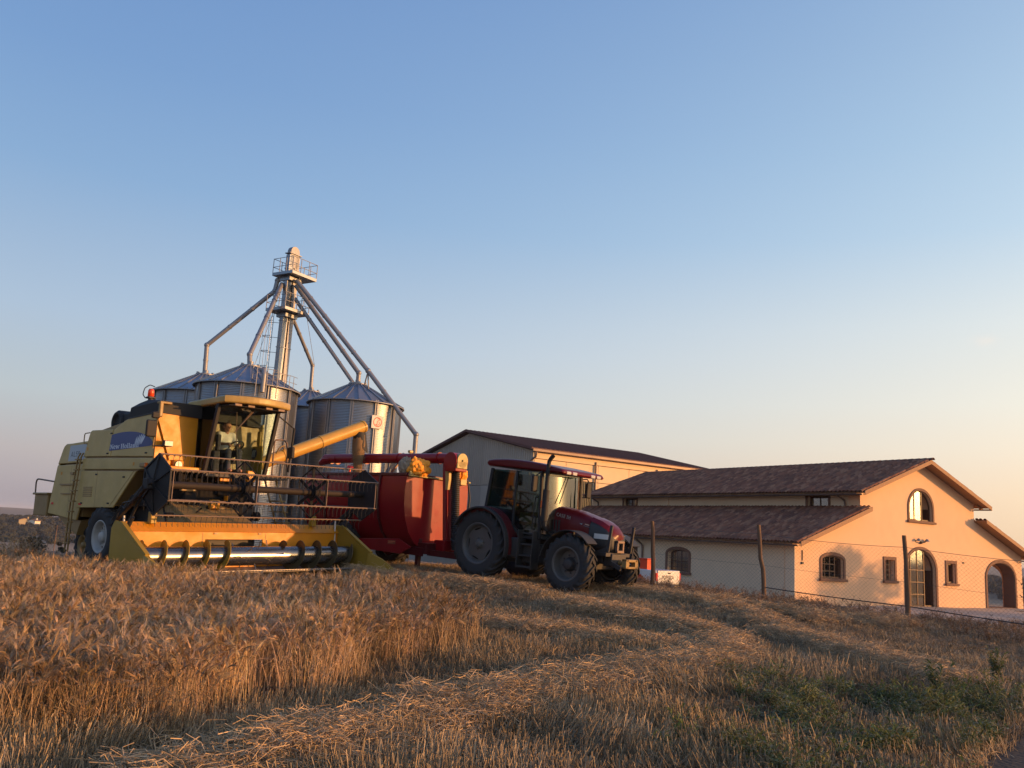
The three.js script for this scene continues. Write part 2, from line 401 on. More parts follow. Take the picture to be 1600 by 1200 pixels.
// house frame: origin at the near left corner of the gable wall, +x along that wall, +z out of it
const HOUSE = { o: [12.7, -0.5, -37.73], az: 58 };
const houseAt = (x, z) => { const a = rad(58), s = Math.sin(a), c = Math.cos(a); return [HOUSE.o[0] + x * s + z * c, HOUSE.o[2] - x * c + z * s]; };
sheet('gravel_yard', [houseAt(-3.5, 8.5), houseAt(34, 8.5), houseAt(34, -0.2), houseAt(-3.5, -0.2)], 60, 24, 0.012, std([0.52, 0.46, 0.39], 0.95, { map: T.gravel, bumpMap: T.grain, bumpScale: 0.02 }), 'pale gravel yard in front of the orange gable wall', 'yard');
sheet('road', [[3.38, -6.75], [13.1, -17.7], [16, -15], [4.6, -5.2]], 50, 14, 0.03, std([0.03, 0.03, 0.032], 0.95, { map: T.gravel, bumpMap: T.grain, bumpScale: 0.012 }), 'dark asphalt road edge at the bottom right corner', 'road');

// ---------------------------------------------------------------- the four silos
const SILO_G = 'corrugated steel silos around the elevator tower';
const SILO_R = 3.3, SILO_Y0 = -1.6, SILO_EAVE = 10.7;
{
  const R = SILO_R, H = SILO_EAVE - SILO_Y0, NB = 12;
  const arc = 2 * Math.PI / NB;
  const sheetGeo = (() => {                          // one bay of corrugated wall
    const per = 0.11, rows = Math.floor(H / per) * 4, seg = 4, pos = [], idx = [];
    for (let j = 0; j <= rows; j++) for (let i = 0; i <= seg; i++) {
      const a = arc * (i / seg - 0.5), y = H * j / rows, r = R + 0.011 * Math.sin(j / 4 * 2 * Math.PI);
      pos.push(r * Math.sin(a), y, r * Math.cos(a));
    }
    for (let j = 0; j < rows; j++) for (let i = 0; i < seg; i++) { const a = j * (seg + 1) + i; idx.push(a, a + 1, a + seg + 2, a, a + seg + 2, a + seg + 1); }
    const g = new THREE.BufferGeometry();
    g.setAttribute('position', new THREE.Float32BufferAttribute(pos, 3)); g.setIndex(idx); g.computeVertexNormals();
    return boxUV(g);
  })();
  const ribGeo = (() => { const z = R + 0.05; return merge([box(-0.11, -0.04, 0, H + 0.02, z - 0.04, z + 0.06), box(0.04, 0.11, 0, H + 0.02, z - 0.04, z + 0.06), box(-0.04, 0.04, 0, H + 0.02, z - 0.045, z - 0.015)]); })();
  const NP = 24, pa = 2 * Math.PI / NP, RE = R + 0.28, rise = 1.9, RT = 0.62;
  const roofGeo = (() => {
    const s0 = Math.sin(pa / 2), c0 = Math.cos(pa / 2);
    const P = (r, s, y) => [r * s * s0, y, r * c0];
    const y0 = H - 0.12, y1 = H + rise - 0.12 - 0.32;
    const g = new THREE.BufferGeometry();
    const a = [P(RE, -1, y0), P(RE, 1, y0), P(RT, 1, y1), P(RT, -1, y1)], b = a.map(([x, y, z]) => [x, y + 0.02, z]);
    const q = (A, B, C, D) => [A, B, C, A, C, D];
    const tri = [...q(b[0], b[1], b[2], b[3]), ...q(a[1], a[0], a[3], a[2]), ...q(a[0], a[1], b[1], b[0])];
    g.setAttribute('position', new THREE.Float32BufferAttribute(tri.flat(), 3)); g.computeVertexNormals();
    // standing seam along one edge
    return merge([g, bar([RE * s0, y0 + 0.045, RE * c0], [RT * s0, y1 + 0.045, RT * c0], 0.07, 0.075)]);
  })();
  const topY = H + rise - 0.44;
  const capGeo = merge([rod([0, topY - 0.02, 0], [0, topY + 0.1, 0], RT + 0.08, RT + 0.08, 28), rod([0, topY + 0.1, 0], [0, topY + 0.2, 0], RT * 0.75, RT * 0.5, 24), rod([0, topY + 0.2, 0], [0, topY + 0.42, 0], 0.2, 0.2, 16)]);
  const ventGeo = merge([0, 1, 2, 3, 4, 5].map((k) => { const a = k * Math.PI / 3 + 0.3; return box(-0.09, 0.09, 0, 0.16, -0.09, 0.09, 0.02).translate(Math.sin(a) * (RT - 0.02), topY + 0.06, Math.cos(a) * (RT - 0.02)); }));
  const eaveGeo = merge(lathe([[RE - 0.02, H - 0.17], [RE + 0.02, H - 0.17], [RE + 0.02, H - 0.1], [RE - 0.02, H - 0.1], [RE - 0.02, H - 0.17]], 48));
  const wallMats = [0.36, 0.39, 0.42].flatMap((r, i) => [M.galv, std([0.22 + 0.04 * i, 0.25 + 0.04 * i, 0.29 + 0.04 * i], r, { metalness: 0.85, map: T.galv, roughnessMap: T.galvR })]);
  const roofMats = [0.9, 1, 1.1].map((k) => std([0.3 * k, 0.33 * k, 0.37 * k], 0.5, { metalness: 0.7, map: T.galv, roughnessMap: T.galvR }));
  const build = (label, x, z, off) => {
    const t = thing('grain_silo', label, 'silo', [x, SILO_Y0, z], SILO_G);
    for (let k = 0; k < NB; k++) {
      meshOf('wall_sheet', sheetGeo, wallMats[Math.floor(rnd() * wallMats.length)], t).rotation.y = (k + 0.5) * arc + off;
      meshOf('wall_rib', ribGeo, M.galvDull, t).rotation.y = k * arc + off;
    }
    for (let k = 0; k < NP; k++) meshOf('roof_panel', roofGeo, roofMats[Math.floor(rnd() * 3)], t).rotation.y = k * pa + off;
    meshOf('roof_cap', capGeo, M.galvDull, t); meshOf('roof_vent', ventGeo, M.galv, t); meshOf('eave_ring', eaveGeo, M.galvDull, t);
    // roof ladder
    return t;
  };
  const left = build('steel silo behind the combine cab, nearest of the four, left of the elevator tower', -18.16, -58.4, 0.2);
  // ladder hatch on its eave, seen above the cab roof
  {
    const hy = H - 0.1, a = 0.62, u = [Math.sin(a), Math.cos(a)], at = (r, s, y) => [u[0] * r + u[1] * s, y, u[1] * r - u[0] * s];
    const gs = [];
    for (const s of [-0.7, 0, 0.7]) gs.push(rod(at(RE + 0.05, s, hy - 0.9), at(RE + 0.05, s, hy + 1.0), 0.03), rod(at(RE - 0.8, s, hy), at(RE - 0.8, s, hy + 1.2), 0.03));
    for (const y of [0.3, 0.65, 1]) gs.push(rod(at(RE + 0.05, -0.7, hy + y), at(RE + 0.05, 0.7, hy + y), 0.02), rod(at(RE + 0.05, -0.7, hy + y), at(RE - 0.8, -0.7, hy + y), 0.02));
    part('hatch_railing', gs, M.galvDull, left);
    part('ladder_hood', [pipe([at(RE + 0.12, -0.25, hy - 0.6), at(RE + 0.12, -0.25, hy + 0.55), at(RE - 0.05, -0.25, hy + 0.95), at(RE - 0.45, -0.25, hy + 0.95)], 0.16, 12)], M.galvDull, left);
    const rails = [];
    for (let k = 0; k < 5; k++) { const b = a + 0.12 + k * 0.13, c = b + 0.13; const P = (q, y) => [Math.sin(q) * (RE - 0.02), y, Math.cos(q) * (RE - 0.02)]; rails.push(rod(P(b, hy), P(b, hy + 0.9), 0.02)); for (const y of [0.45, 0.9]) rails.push(rod(P(b, hy + y), P(c, hy + y), 0.018)); }
    part('roof_railing', rails, M.galvDull, left);
  }
  const right = build('steel silo with a square white and red sign, right of the elevator tower', -11.5, -63.2, 0.1);
  {
    const tex = canvasTex(256, 256, (c) => {
      c.fillStyle = '#d8cfc6'; c.fillRect(0, 0, 256, 256);
      c.strokeStyle = '#b8443c'; c.lineWidth = 18; c.beginPath(); c.arc(128, 128, 88, 0, 7); c.stroke();
      c.lineWidth = 14; c.lineCap = 'round';
      c.beginPath(); c.moveTo(86, 176); c.bezierCurveTo(150, 190, 96, 110, 150, 96); c.bezierCurveTo(190, 80, 160, 44, 128, 66); c.stroke();
      c.beginPath(); c.moveTo(104, 190); c.bezierCurveTo(170, 190, 190, 150, 158, 120); c.stroke();
    });
    const a = 0.66, r = R + 0.16, sx = Math.cos(a), sz = -Math.sin(a), cx = Math.sin(a) * r, cz = Math.cos(a) * r, s = 0.46, y = H - 1.55;
    part('sign_board', box(-s, s, y - s, y + s, -0.03, 0.03).applyMatrix4(new THREE.Matrix4().makeRotationY(a)).translate(cx, 0, cz), M.white, right);
    decal('sign_print', [cx - sx * s + Math.sin(a) * 0.034, y - s, cz - sz * s + Math.cos(a) * 0.034], [sx * 2 * s, 0, sz * 2 * s], [0, 2 * s, 0], tex, right, { transparent: false });
  }
  build('steel silo leftmost behind the combine, half hidden by the silo beside it', -22.84, -63, 0.0);
  build('steel silo seen in the gap between the two nearer silos', -16.06, -68, 0.3);
}

// ---------------------------------------------------------------- the bucket elevator tower with its spouts
{
  const t = thing('elevator_tower', 'tall steel grain elevator with two railed platforms rising between the silos', 'grain elevator', [-17.35, -1.2, -63.3]);
  const O = V(-17.35, -1.2, -63.3);
  const qg = (g) => g.applyMatrix4(new THREE.Matrix4().makeRotationY(rad(-32 + 90)));
  const HT = 21.9 - -1.2;
  const leg = (x) => { const gs = [box(x - 0.22, x + 0.22, 0, HT, -0.2, 0.2)]; for (let y = 1.5; y < HT; y += 2.05) gs.push(box(x - 0.26, x + 0.26, y, y + 0.07, -0.24, 0.24)); return gs.map(qg); };
  part('mast_leg', leg(-0.3), M.galv, t); part('mast_leg', leg(0.3), M.galvDull, t);
  part('mast_tie', [box(-0.08, 0.08, 0, HT - 2, -0.12, 0.12)].map(qg), M.darkSteel, t);
  { // elevator head: rounded top
    const sh = new THREE.Shape(); sh.moveTo(-0.44, 0); sh.lineTo(0.44, 0); sh.lineTo(0.44, 1.25); sh.absarc(0, 1.25, 0.44, 0, Math.PI, false); sh.lineTo(-0.44, 0);
    const g = plate(sh, -0.2, 0.2, 0.01, [], 14);
    part('elevator_head', [g.translate(0, HT - 0.95, 0), box(-0.6, 0.6, HT + 0.1, HT + 0.16, -0.3, 0.3)].map(qg), M.galvDull, t);
  }
  const deck = (y, w, d, ox, oz) => {
    const p = part('platform', [box(ox - w, ox + w, y, y + 0.05, oz - d, oz + d), box(ox - w, ox + w, y - 0.02, y + 0.2, oz + d, oz + d + 0.03), box(ox - w, ox + w, y - 0.02, y + 0.2, oz - d - 0.03, oz - d), box(ox + w, ox + w + 0.03, y - 0.02, y + 0.2, oz - d, oz + d), box(ox - w - 0.03, ox - w, y - 0.02, y + 0.2, oz - d, oz + d), box(-0.6, 0.6, y - 0.35, y - 0.02, -0.5, 0.5)].map(qg), M.galv, t);
    const gs = [];
    const P = [[ox - w, oz - d], [ox + w, oz - d], [ox + w, oz + d], [ox - w, oz + d]];
    for (let k = 0; k < 4; k++) {
      const [a, b] = P[k], [e, f] = P[(k + 1) % 4];
      for (let i = 0; i < 3; i++) { const u = i / 3; gs.push(rod([a + (e - a) * u, y, b + (f - b) * u], [a + (e - a) * u, y + 1.3, b + (f - b) * u], 0.028, 0.028, 6)); }
      for (const h of [0.65, 1.3]) gs.push(rod([a, y + h, b], [e, y + h, f], 0.024, 0.024, 6));
    }
    part('railing', gs.map(qg), M.galvDull, p);
  };
  deck(20.2 + 1.2, 1.25, 1.05, 0.25, 0.1);
  deck(17.35 + 1.2, 1.2, 1.0, -0.1, 0.1);
  { // ladder with safety hoops on the left of the mast
    const gs = [], lx = -0.95, lz = 0.35;
    for (const dz of [-0.22, 0.22]) gs.push(rod([lx, 2, lz + dz], [lx, 18.8, lz + dz], 0.025, 0.025, 6));
    for (let y = 2; y < 18.8; y += 0.3) gs.push(rod([lx, y, lz - 0.22], [lx, y, lz + 0.22], 0.014, 0.014, 5));
    const hoops = [];
    for (let y = 4; y < 18.6; y += 1.15) { const pts = []; for (let k = 0; k <= 8; k++) { const a = Math.PI * k / 8; pts.push([lx - 0.62 * Math.sin(a), y, lz - 0.34 * Math.cos(a)]); } hoops.push(pipe(pts, 0.025, 5)); hoops.push(rod([lx, y, lz - 0.22], [-0.4, y, 0], 0.02, 0.02, 5)); }
    for (const a of [0.5, 1.57, 2.6]) hoops.push(rod([lx - 0.62 * Math.sin(a), 4, lz - 0.34 * Math.cos(a)], [lx - 0.62 * Math.sin(a), 18.4, lz - 0.34 * Math.cos(a)], 0.015, 0.015, 5));
    const rotL = (g) => g.applyMatrix4(new THREE.Matrix4().makeRotationY(rad(0)));
    part('ladder', gs.map(rotL), M.galv, t); part('safety_hoop', hoops.map(rotL), M.galvDull, t);
  }
  // spouts in world metres, taken down into the tower's own frame
  const L = (x, y, z) => [x - O.x, y - O.y, z - O.z];
  const spout = (pts, r) => {
    const gs = [];
    for (let i = 0; i < pts.length - 1; i++) gs.push(rod(pts[i], pts[i + 1], r, r, 12));
    for (let i = 1; i < pts.length - 1; i++) gs.push(new THREE.SphereGeometry(r * 1.25, 12, 8).translate(...pts[i]));
    for (let i = 0; i < pts.length - 1; i++) { const a = V(...pts[i]), b = V(...pts[i + 1]), n = Math.floor(a.distanceTo(b) / 2.2); for (let k = 1; k <= n; k++) { const p = a.clone().lerp(b, k / (n + 1)), d = b.clone().sub(a).normalize().multiplyScalar(0.05); gs.push(rod(p.clone().sub(d).toArray(), p.clone().add(d).toArray(), r * 1.16, r * 1.16, 12)); } }
    part('spout', gs, M.galvDull, t);
  };
  const r = 0.17;
  spout([L(-17.75, 20.2, -63.3), L(-18.35, 19.9, -63.25), L(-18.45, 19.05, -63.2), L(-23.0, 14.5, -63), L(-22.9, 12.2, -63)], r);
  spout([L(-17.9, 19.6, -63), L(-18.32, 13.1, -58.5), L(-18.2, 12.3, -58.4)], r);
  spout([L(-17.0, 17.2, -63.5), L(-16.15, 14.35, -68), L(-16.1, 12.3, -68)], r * 0.85);
  spout([L(-16.9, 18.6, -63.3), L(-11.75, 12.2, -63.1)], r * 0.85);
  spout([L(-16.9, 19.6, -63.2), L(-11.5, 13.1, -63.15), L(-11.5, 12.2, -63.2)], r);
  spout([L(-16.8, 19.9, -62.9), L(-10.62, 13.1, -62), L(-6.63, 8.5, -61), L(-6.6, -1, -61)], r);
  part('spout_brace', [rod(L(-10.62, 13.05, -62), L(-10.9, 12.1, -62.6), 0.05), rod(L(-10.62, 13.05, -62), L(-10.5, 11.6, -62.3), 0.05), rod(L(-7.6, 7.2, -62.4), L(-6.63, 5.4, -61), 0.1)], M.galvDull, t);
  part('guy_wire', [[-15.9, 14.3, -67.6, -16.6, 20.4, -63], [-16.4, 9, -62, -17.0, 17.6, -63], [-16.6, 17.6, -62.9, -16.6, 20.6, -62.9], [-21, 4, -62, -18.3, 17.5, -63]].map((w) => rod(L(w[0], w[1], w[2]), L(w[3], w[4], w[5]), 0.018, 0.018, 5)), M.galvDull, t);
}

// ---------------------------------------------------------------- farmhouse
const archShape = (x0, x1, y0, ys, rise) => {
  const s = new THREE.Shape();
  s.moveTo(x0, y0); s.lineTo(x1, y0); s.lineTo(x1, ys);
  if (rise > 0) s.absellipse((x0 + x1) / 2, ys, (x1 - x0) / 2, rise, 0, Math.PI, false); else s.lineTo(x0, ys);
  s.lineTo(x0, y0);
  return s;
};
const archPath = (...a) => new THREE.Path(archShape(...a).getPoints(12));
const spin = (g) => g.rotateY(-Math.PI / 2);          // drawn as (z, y), pushed towards -x
// window in the plane z = 0 of its group, wall behind it
function windowIn(parent, x0, x1, y0, ys, rise, o = {}) {
  const w = new THREE.Group(); w.name = o.name || 'window'; parent.add(w);
  const B = o.band ?? 0.15, dp = o.depth ?? 0.28;
  const band = rise > 0 ? archShape(x0 - B, x1 + B, y0 - 0.02, ys, rise + B) : archShape(x0 - B, x1 + B, y0 - 0.02, ys + B, 0);
  band.holes.push(archPath(x0, x1, o.toGround ? y0 : y0, ys, rise));
  const ring = o.toGround ? (() => { const s = new THREE.Shape(); const cx = (x0 + x1) / 2, hw = (x1 - x0) / 2; s.moveTo(x0 - B, y0); s.lineTo(x0, y0); s.lineTo(x0, ys); s.absellipse(cx, ys, hw, rise, Math.PI, 0, true); s.lineTo(x1, y0); s.lineTo(x1 + B, y0); s.lineTo(x1 + B, ys); s.absellipse(cx, ys, hw + B, rise + B, 0, Math.PI, false); s.lineTo(x0 - B, y0); return s; })() : band;
  part('surround', plate(ring, 0.003, 0.045, 0.008, [], 14), M.stone, w);
  if (!o.toGround) part('sill', box(x0 - B - 0.06, x1 + B + 0.06, y0 - 0.13, y0 - 0.022, 0.003, 0.12, 0.015), M.stone, w);
  if (o.lining) { const e = 0.03, r = archShape(x0 + 0.004, x1 - 0.004, y0 + 0.006, ys, rise - 0.004); r.holes.push(archPath(x0 + e, x1 - e, y0 + 0.02, ys, rise - e)); part('lining', plate(r, -0.6, -0.004, 0, [], 14), M.stone, w); }
  if (o.open) return w;
  const f = 0.07, ajar = (g) => o.ajar ? g.translate(-x0, 0, dp).rotateY(-rad(o.ajar)).translate(x0, 0, -dp) : g;   // a leaf not quite shut
  const fr = archShape(x0, x1, y0, ys, rise); fr.holes.push(archPath(x0 + f, x1 - f, y0 + f, ys, Math.max(0, rise - f) || 0.0));
  if (!(rise > 0)) { fr.holes.length = 0; fr.holes.push(archPath(x0 + f, x1 - f, y0 + f, ys - f, 0)); }
  part('frame', plate(fr, -dp - 0.03, -dp + 0.03, 0.005, [], 14), M.frameWood, w);
  const top = (x) => { const cx = (x0 + x1) / 2, hw = (x1 - x0) / 2; return rise > 0 ? ys + rise * Math.sqrt(Math.max(0, 1 - ((x - cx) / hw) ** 2)) : ys; };
  const XR2 = o.leaf ? x0 + (x1 - x0) * o.leaf : x1;
  for (let k = 1; k < (o.nx || 2); k++) { const x = x0 + (XR2 - x0) * k / (o.nx || 2); part('muntin', ajar(box(x - 0.025, x + 0.025, y0 + f, top(x) - 0.03, -dp - 0.02, -dp + 0.022)), M.frameWood, w); }
  for (let k = 1; k < (o.ny || 2); k++) { const y = y0 + (ys + rise * 0.6 - y0) * k / (o.ny || 2); part('muntin', ajar(box(x0 + f, XR2 - (o.leaf ? 0 : f), y - 0.022, y + 0.022, -dp - 0.024, -dp + 0.026)), M.frameWood, w); }
  if (o.leaf) {                                          // the right leaf stands open inwards: glass on the left, a dark gap beside it
    const xm = x0 + (x1 - x0) * o.leaf, pts = [[x0 + 0.02, y0 + 0.02], [xm, y0 + 0.02]];
    for (let k = 0; k <= 10; k++) { const x = xm + (x0 + 0.02 - xm) * k / 10; pts.push([x, top(x) - 0.01]); }
    part('pane', ajar(plate(pts, -dp - 0.006, -dp, 0)), M.glassDoor, w);
    part('leaf_stile', ajar(box(xm - 0.03, xm + 0.03, y0 + 0.02, top(xm) - 0.02, -dp - 0.027, -dp + 0.028)), M.frameWood, w);
    part('open_leaf', [box(x1 - 0.1, x1 - 0.04, y0 + 0.02, ys, -dp - 0.75, -dp - 0.04), box(x1 - 0.102, x1 - 0.1, y0 + 0.3, ys - 0.1, -dp - 0.6, -dp - 0.2)], M.frameWood, w);
  } else part('pane', plate(archShape(x0 + 0.02, x1 - 0.02, y0 + 0.02, ys, Math.max(0, rise - 0.02)), -dp - 0.006, -dp, 0, [], 14), M.glassDoor, w);
  if (o.grille) { const gs = []; for (let k = 1; k < 5; k++) { const x = x0 + (x1 - x0) * k / 5; gs.push(rod([x, y0, -0.1], [x, top(x), -0.1], 0.012, 0.012, 6)); } for (let k = 1; k < 4; k++) { const y = y0 + (ys - y0) * k / 4; gs.push(rod([x0, y, -0.1], [x1, y, -0.1], 0.012, 0.012, 6)); } part('grille', gs, M.wire, w); }
  return w;
}
const tileGeo = (() => {                                // one barrel tile, laid along +z (down the slope)
  const pos = [], idx = [], n = 7;
  for (const [z, r] of [[-0.2, 0.082], [0.2, 0.102]]) for (const k of [1, 0.8]) for (let i = 0; i <= n; i++) { const a = Math.PI * i / n; pos.push(Math.cos(a) * r * k, Math.sin(a) * r * k * 0.85, z); }
  const row = n + 1, q = (a, b, i) => idx.push(a * row + i, b * row + i, b * row + i + 1, a * row + i, b * row + i + 1, a * row + i + 1);
  for (let i = 0; i < n; i++) { q(0, 2, i); q(3, 1, i); q(2, 3, i); q(1, 0, i); }
  const g = new THREE.BufferGeometry();
  g.setAttribute('position', new THREE.Float32BufferAttribute(pos, 3)); g.setIndex(idx);
  return boxUV(clean(g.toNonIndexed()));
})();
const TILE_TONES = [[0.21, 0.08, 0.042], [0.25, 0.1, 0.052], [0.18, 0.07, 0.038], [0.3, 0.145, 0.08], [0.14, 0.058, 0.034], [0.22, 0.1, 0.06]];
// tiles over a slope: lower edge from a to b, up to the line c (same z as a)
function tileSlope(parent, a, b, c) {
  const A = V(...a), U = V(...b).sub(A), W = V(...c).sub(A), lu = U.length(), lw = W.length();
  const u = U.clone().normalize(), w = W.clone().normalize(), n = u.clone().cross(w); if (n.y < 0) n.negate();
  const nu = Math.round(lu / 0.215), nw = Math.round(lw / 0.33);
  const im = new THREE.InstancedMesh(tileGeo, M.tile, nu * nw);
  const m = new THREE.Matrix4(), z = w.clone().negate(), x = n.clone().cross(z), col = new THREE.Color();
  let k = 0;
  const q = new THREE.Quaternion(), e = new THREE.Euler();
  for (let i = 0; i < nu; i++) for (let j = 0; j < nw; j++) {
    const p = A.clone().addScaledVector(u, (i + 0.5) * lu / nu + rr(-0.012, 0.012)).addScaledVector(w, (j + 0.28) * lw / nw + rr(-0.015, 0.015)).addScaledVector(n, 0.055 + rr(-0.006, 0.008));
    m.makeBasis(x, n, z);
    m.multiply(new THREE.Matrix4().makeRotationFromQuaternion(q.setFromEuler(e.set(0.075 + rr(-0.02, 0.02), rr(-0.03, 0.03), rr(-0.04, 0.04)))));
    m.setPosition(p);
    im.setMatrixAt(k, m);
    const big = 0.35 * noise.noise(i * 0.09, j * 0.16, 5) + rr(-0.75, 0.75);
    const tn = TILE_TONES[Math.floor(clamp((big + 0.8) / 1.6, 0, 0.999) * TILE_TONES.length)], g = rr(0.85, 1.15);
    col.setRGB(tn[0] * g, tn[1] * g, tn[2] * g); im.setColorAt(k, col); k++;
  }
  im.name = 'roof_tiles'; im.userData.kind = 'stuff'; im.castShadow = im.receiveShadow = true;
  parent.add(im);
}
{
  const t = turn(thing('farmhouse', 'long farmhouse with orange gable wall, tiled roofs on two levels and arched doors', 'farmhouse', HOUSE.o), 58);
  const LEN = 20.2, XR = 9.22, S = 0.366, XE = 18.44;
  const yu = (x) => 5.10 + S * (Math.min(x, 2 * XR - x) - 3.95), yl = (x) => 2.60 + S * (Math.min(x, 2 * XR - x) + 0.45);
  const D = 0.62;
  const holes = [archPath(8.3, 10.2, 4.15, 4.75, 0.86), archPath(7.95, 10.35, -0.01 + 0.012, 1.75, 0.98), archPath(14.95, 17.65, 0.012, 1.55, 0.82), archPath(1.74, 3.2, 1.2, 2.0, 0.2), archPath(6.3, 7.0, 1.22, 2.16, 0), archPath(11.35, 12.05, 1.2, 2.16, 0)];
  part('gable_wall', plate([[0, -0.4], [XE, -0.4], [XE, yl(XE) - 0.03], [13.95, yl(13.95) - 0.03], [13.95, yu(13.95) - 0.03], [XR, yu(XR) - 0.03], [4.5, yu(4.5) - 0.03], [4.5, yl(4.5) - 0.03], [0, yl(0) - 0.03]], -D, 0, 0, holes, 12), M.plaster, t);
  part('gable_wall', plate([[D, -0.4], [XE - D, -0.4], [XE - D, yl(XE) - 0.03], [13.9, yl(13.95) - 0.03], [13.9, yu(13.95) - 0.03], [XR, yu(XR) - 0.03], [4.55, yu(4.5) - 0.03], [4.55, yl(4.5) - 0.03], [D, yl(0) - 0.03]], -LEN, -LEN + D, 0), M.plaster, t);
  const side = (pts, x1, hs) => spin(plate(pts, 0, D, 0, hs, 12)).translate(x1, 0, 0);
  part('side_wall', side([[-LEN, -0.4], [-D, -0.4], [-D, yl(0) - 0.03], [-LEN, yl(0) - 0.03]], D, [archPath(-8.0, -6.5, 0.98, 1.85, 0.2), archPath(-11.6, -10.35, 0.0, 2.1, 0)]), M.plasterPale, t);
  part('side_wall', side([[-LEN + 0.01, yl(4.5) - 0.6], [-D, yl(4.5) - 0.6], [-D, yu(4.5) - 0.03], [-LEN + 0.01, yu(4.5) - 0.03]], 4.5 + D, [archPath(-2.95, -1.75, 4.5, 5.02, 0), archPath(-17, -15.8, 4.5, 5.02, 0)]), M.plasterPale, t);
  part('side_wall', side([[-LEN + 0.01, yl(4.5) - 0.6], [-D, yl(4.5) - 0.6], [-D, yu(4.5) - 0.03], [-LEN + 0.01, yu(4.5) - 0.03]], 13.95, []), M.plaster, t);
  part('side_wall', side([[-LEN, -0.4], [-D, -0.4], [-D, yl(0) - 0.03], [-LEN, yl(0) - 0.03]], XE, [archPath(-2.7, -0.75, 0.012, 1.5, 0.75)]), M.plaster, t);
  part('porch_wall', [spin(plate([[-LEN + D, -0.4], [-D, -0.4], [-D, yl(4.5) - 0.1], [-LEN + D, yl(4.5) - 0.1]], 0, 0.25)).translate(13.95, 0, 0), box(13.95, XE - D, -0.4, 2.6, -10.3, -10)], M.plaster, t);
  part('porch_floor', box(13.96, XE - D, -0.4, 0.02, -10, -D), M.concrete, t);
  part('pilaster', box(-0.06, -0.002, -0.4, yl(0) - 0.12, -0.5, -0.002), M.plasterPale, t);
  part('pilaster', box(4.44, 4.498, yl(4.5) - 0.1, yu(4.5) - 0.1, -13.4, -12.9), M.plasterPale, t);
  windowIn(t, 8.3, 10.2, 4.15, 4.75, 0.86, { nx: 2, ny: 1, depth: 0.14, band: 0.14, leaf: 0.6, ajar: 2.4 }).name = 'upper_window';
  const d = windowIn(t, 7.95, 10.35, 0.015, 1.75, 0.98, { name: 'glazed_door', toGround: true, nx: 3, ny: 4, depth: 0.16, band: 0.16, leaf: 0.64, ajar: 3 });
  windowIn(t, 14.95, 17.65, 0.015, 1.55, 0.82, { name: 'porch_arch', toGround: true, open: true, lining: true, band: 0.16 });
  windowIn(t, 1.74, 3.2, 1.2, 2.0, 0.2, { nx: 3, ny: 3, depth: 0.14, leaf: 0.7 });
  windowIn(t, 6.3, 7.0, 1.22, 2.16, 0, { nx: 2, ny: 2, depth: 0.3, grille: true });
  windowIn(t, 11.35, 12.05, 1.2, 2.16, 0, { nx: 1, ny: 1, depth: 0.14, leaf: 0.4 });
  for (const [args, x] of [[[-8.0, -6.5, 0.98, 1.85, 0.2, { nx: 2, ny: 2, depth: 0.25, grille: true }], 0], [[-2.95, -1.75, 4.5, 5.02, 0, { nx: 2, ny: 1, depth: 0.2, band: 0.12 }], 4.5], [[-17, -15.8, 4.5, 5.02, 0, { nx: 2, ny: 1, depth: 0.2, band: 0.12 }], 4.5]]) {
    const w = windowIn(t, ...args); w.rotation.y = -Math.PI / 2; w.position.x = x;       // drawn along z, facing -x
  }
  part('side_door', box(0.12, 0.18, 0.02, 2.08, -11.58, -10.37), M.frameWood, t);
  // roofs: boarded deck, tiles, ridge, verge boards, gutters
  const roof = (name, P, Q) => {                    // P eave (x, y), Q upper edge
    const n = V(-(Q[1] - P[1]), Q[0] - P[0], 0).normalize(); if (n.y < 0) n.negate();
    const e = 0.05, z0 = -LEN - 0.35, z1 = 0.62;
    const r = part(name, plate([[P[0], P[1]], [Q[0], Q[1]], [Q[0] + n.x * e, Q[1] + n.y * e], [P[0] + n.x * e, P[1] + n.y * e]], z0, z1), M.eaveWood, t);
    const o = [P[0] + n.x * e, P[1] + n.y * e], p = [Q[0] + n.x * e, Q[1] + n.y * e];
    tileSlope(r, [o[0], o[1], z0], [o[0], o[1], z1], [p[0], p[1], z0]);
    part('verge_board', plate([[P[0], P[1] - 0.1], [Q[0], Q[1] - 0.1], [Q[0], Q[1] + 0.1], [P[0], P[1] + 0.1]], z1 + 0.003, z1 + 0.05), M.eaveWood, r);
    const raf = [];
    for (let z = -LEN + 0.4; z < 0.3; z += 0.95) { const k = 0.55 / Math.abs(Q[0] - P[0]); raf.push(bar([P[0] + 0.02 * Math.sign(Q[0] - P[0]), P[1] - 0.055, z], [P[0] + (Q[0] - P[0]) * k, P[1] + (Q[1] - P[1]) * k - 0.055, z], 0.09, 0.1)); }
    part('rafters', raf, M.eaveWood, r).userData.kind = 'stuff';
    const s = Math.sign(P[0] - Q[0]);
    const gut = plate([0, 1, 2, 3, 4, 5, 6, 7, 8].map((i) => { const a = Math.PI + Math.PI * i / 8; return [Math.cos(a) * 0.075, Math.sin(a) * 0.075]; }), z0, z1 - 0.02).translate(P[0] + s * 0.09, P[1] - 0.03, 0);
    part('gutter', gut, M.gutter, r);
    return r;
  };
  roof('upper_roof', [3.95, yu(3.95)], [XR, yu(XR)]);
  roof('upper_roof', [2 * XR - 3.95, yu(3.95)], [XR, yu(XR)]);
  roof('lower_roof', [-0.45, yl(-0.45)], [4.49, yl(4.49)]);
  roof('lower_roof', [2 * XR + 0.45, yl(-0.45)], [13.96, yl(4.49)]);
  const ridge = [];
  for (let z = -LEN - 0.3; z < 0.6; z += 0.36) ridge.push(tileGeo.clone().scale(1.35, 1.3, 1.02).translate(XR, yu(XR) + 0.1, z + 0.18));
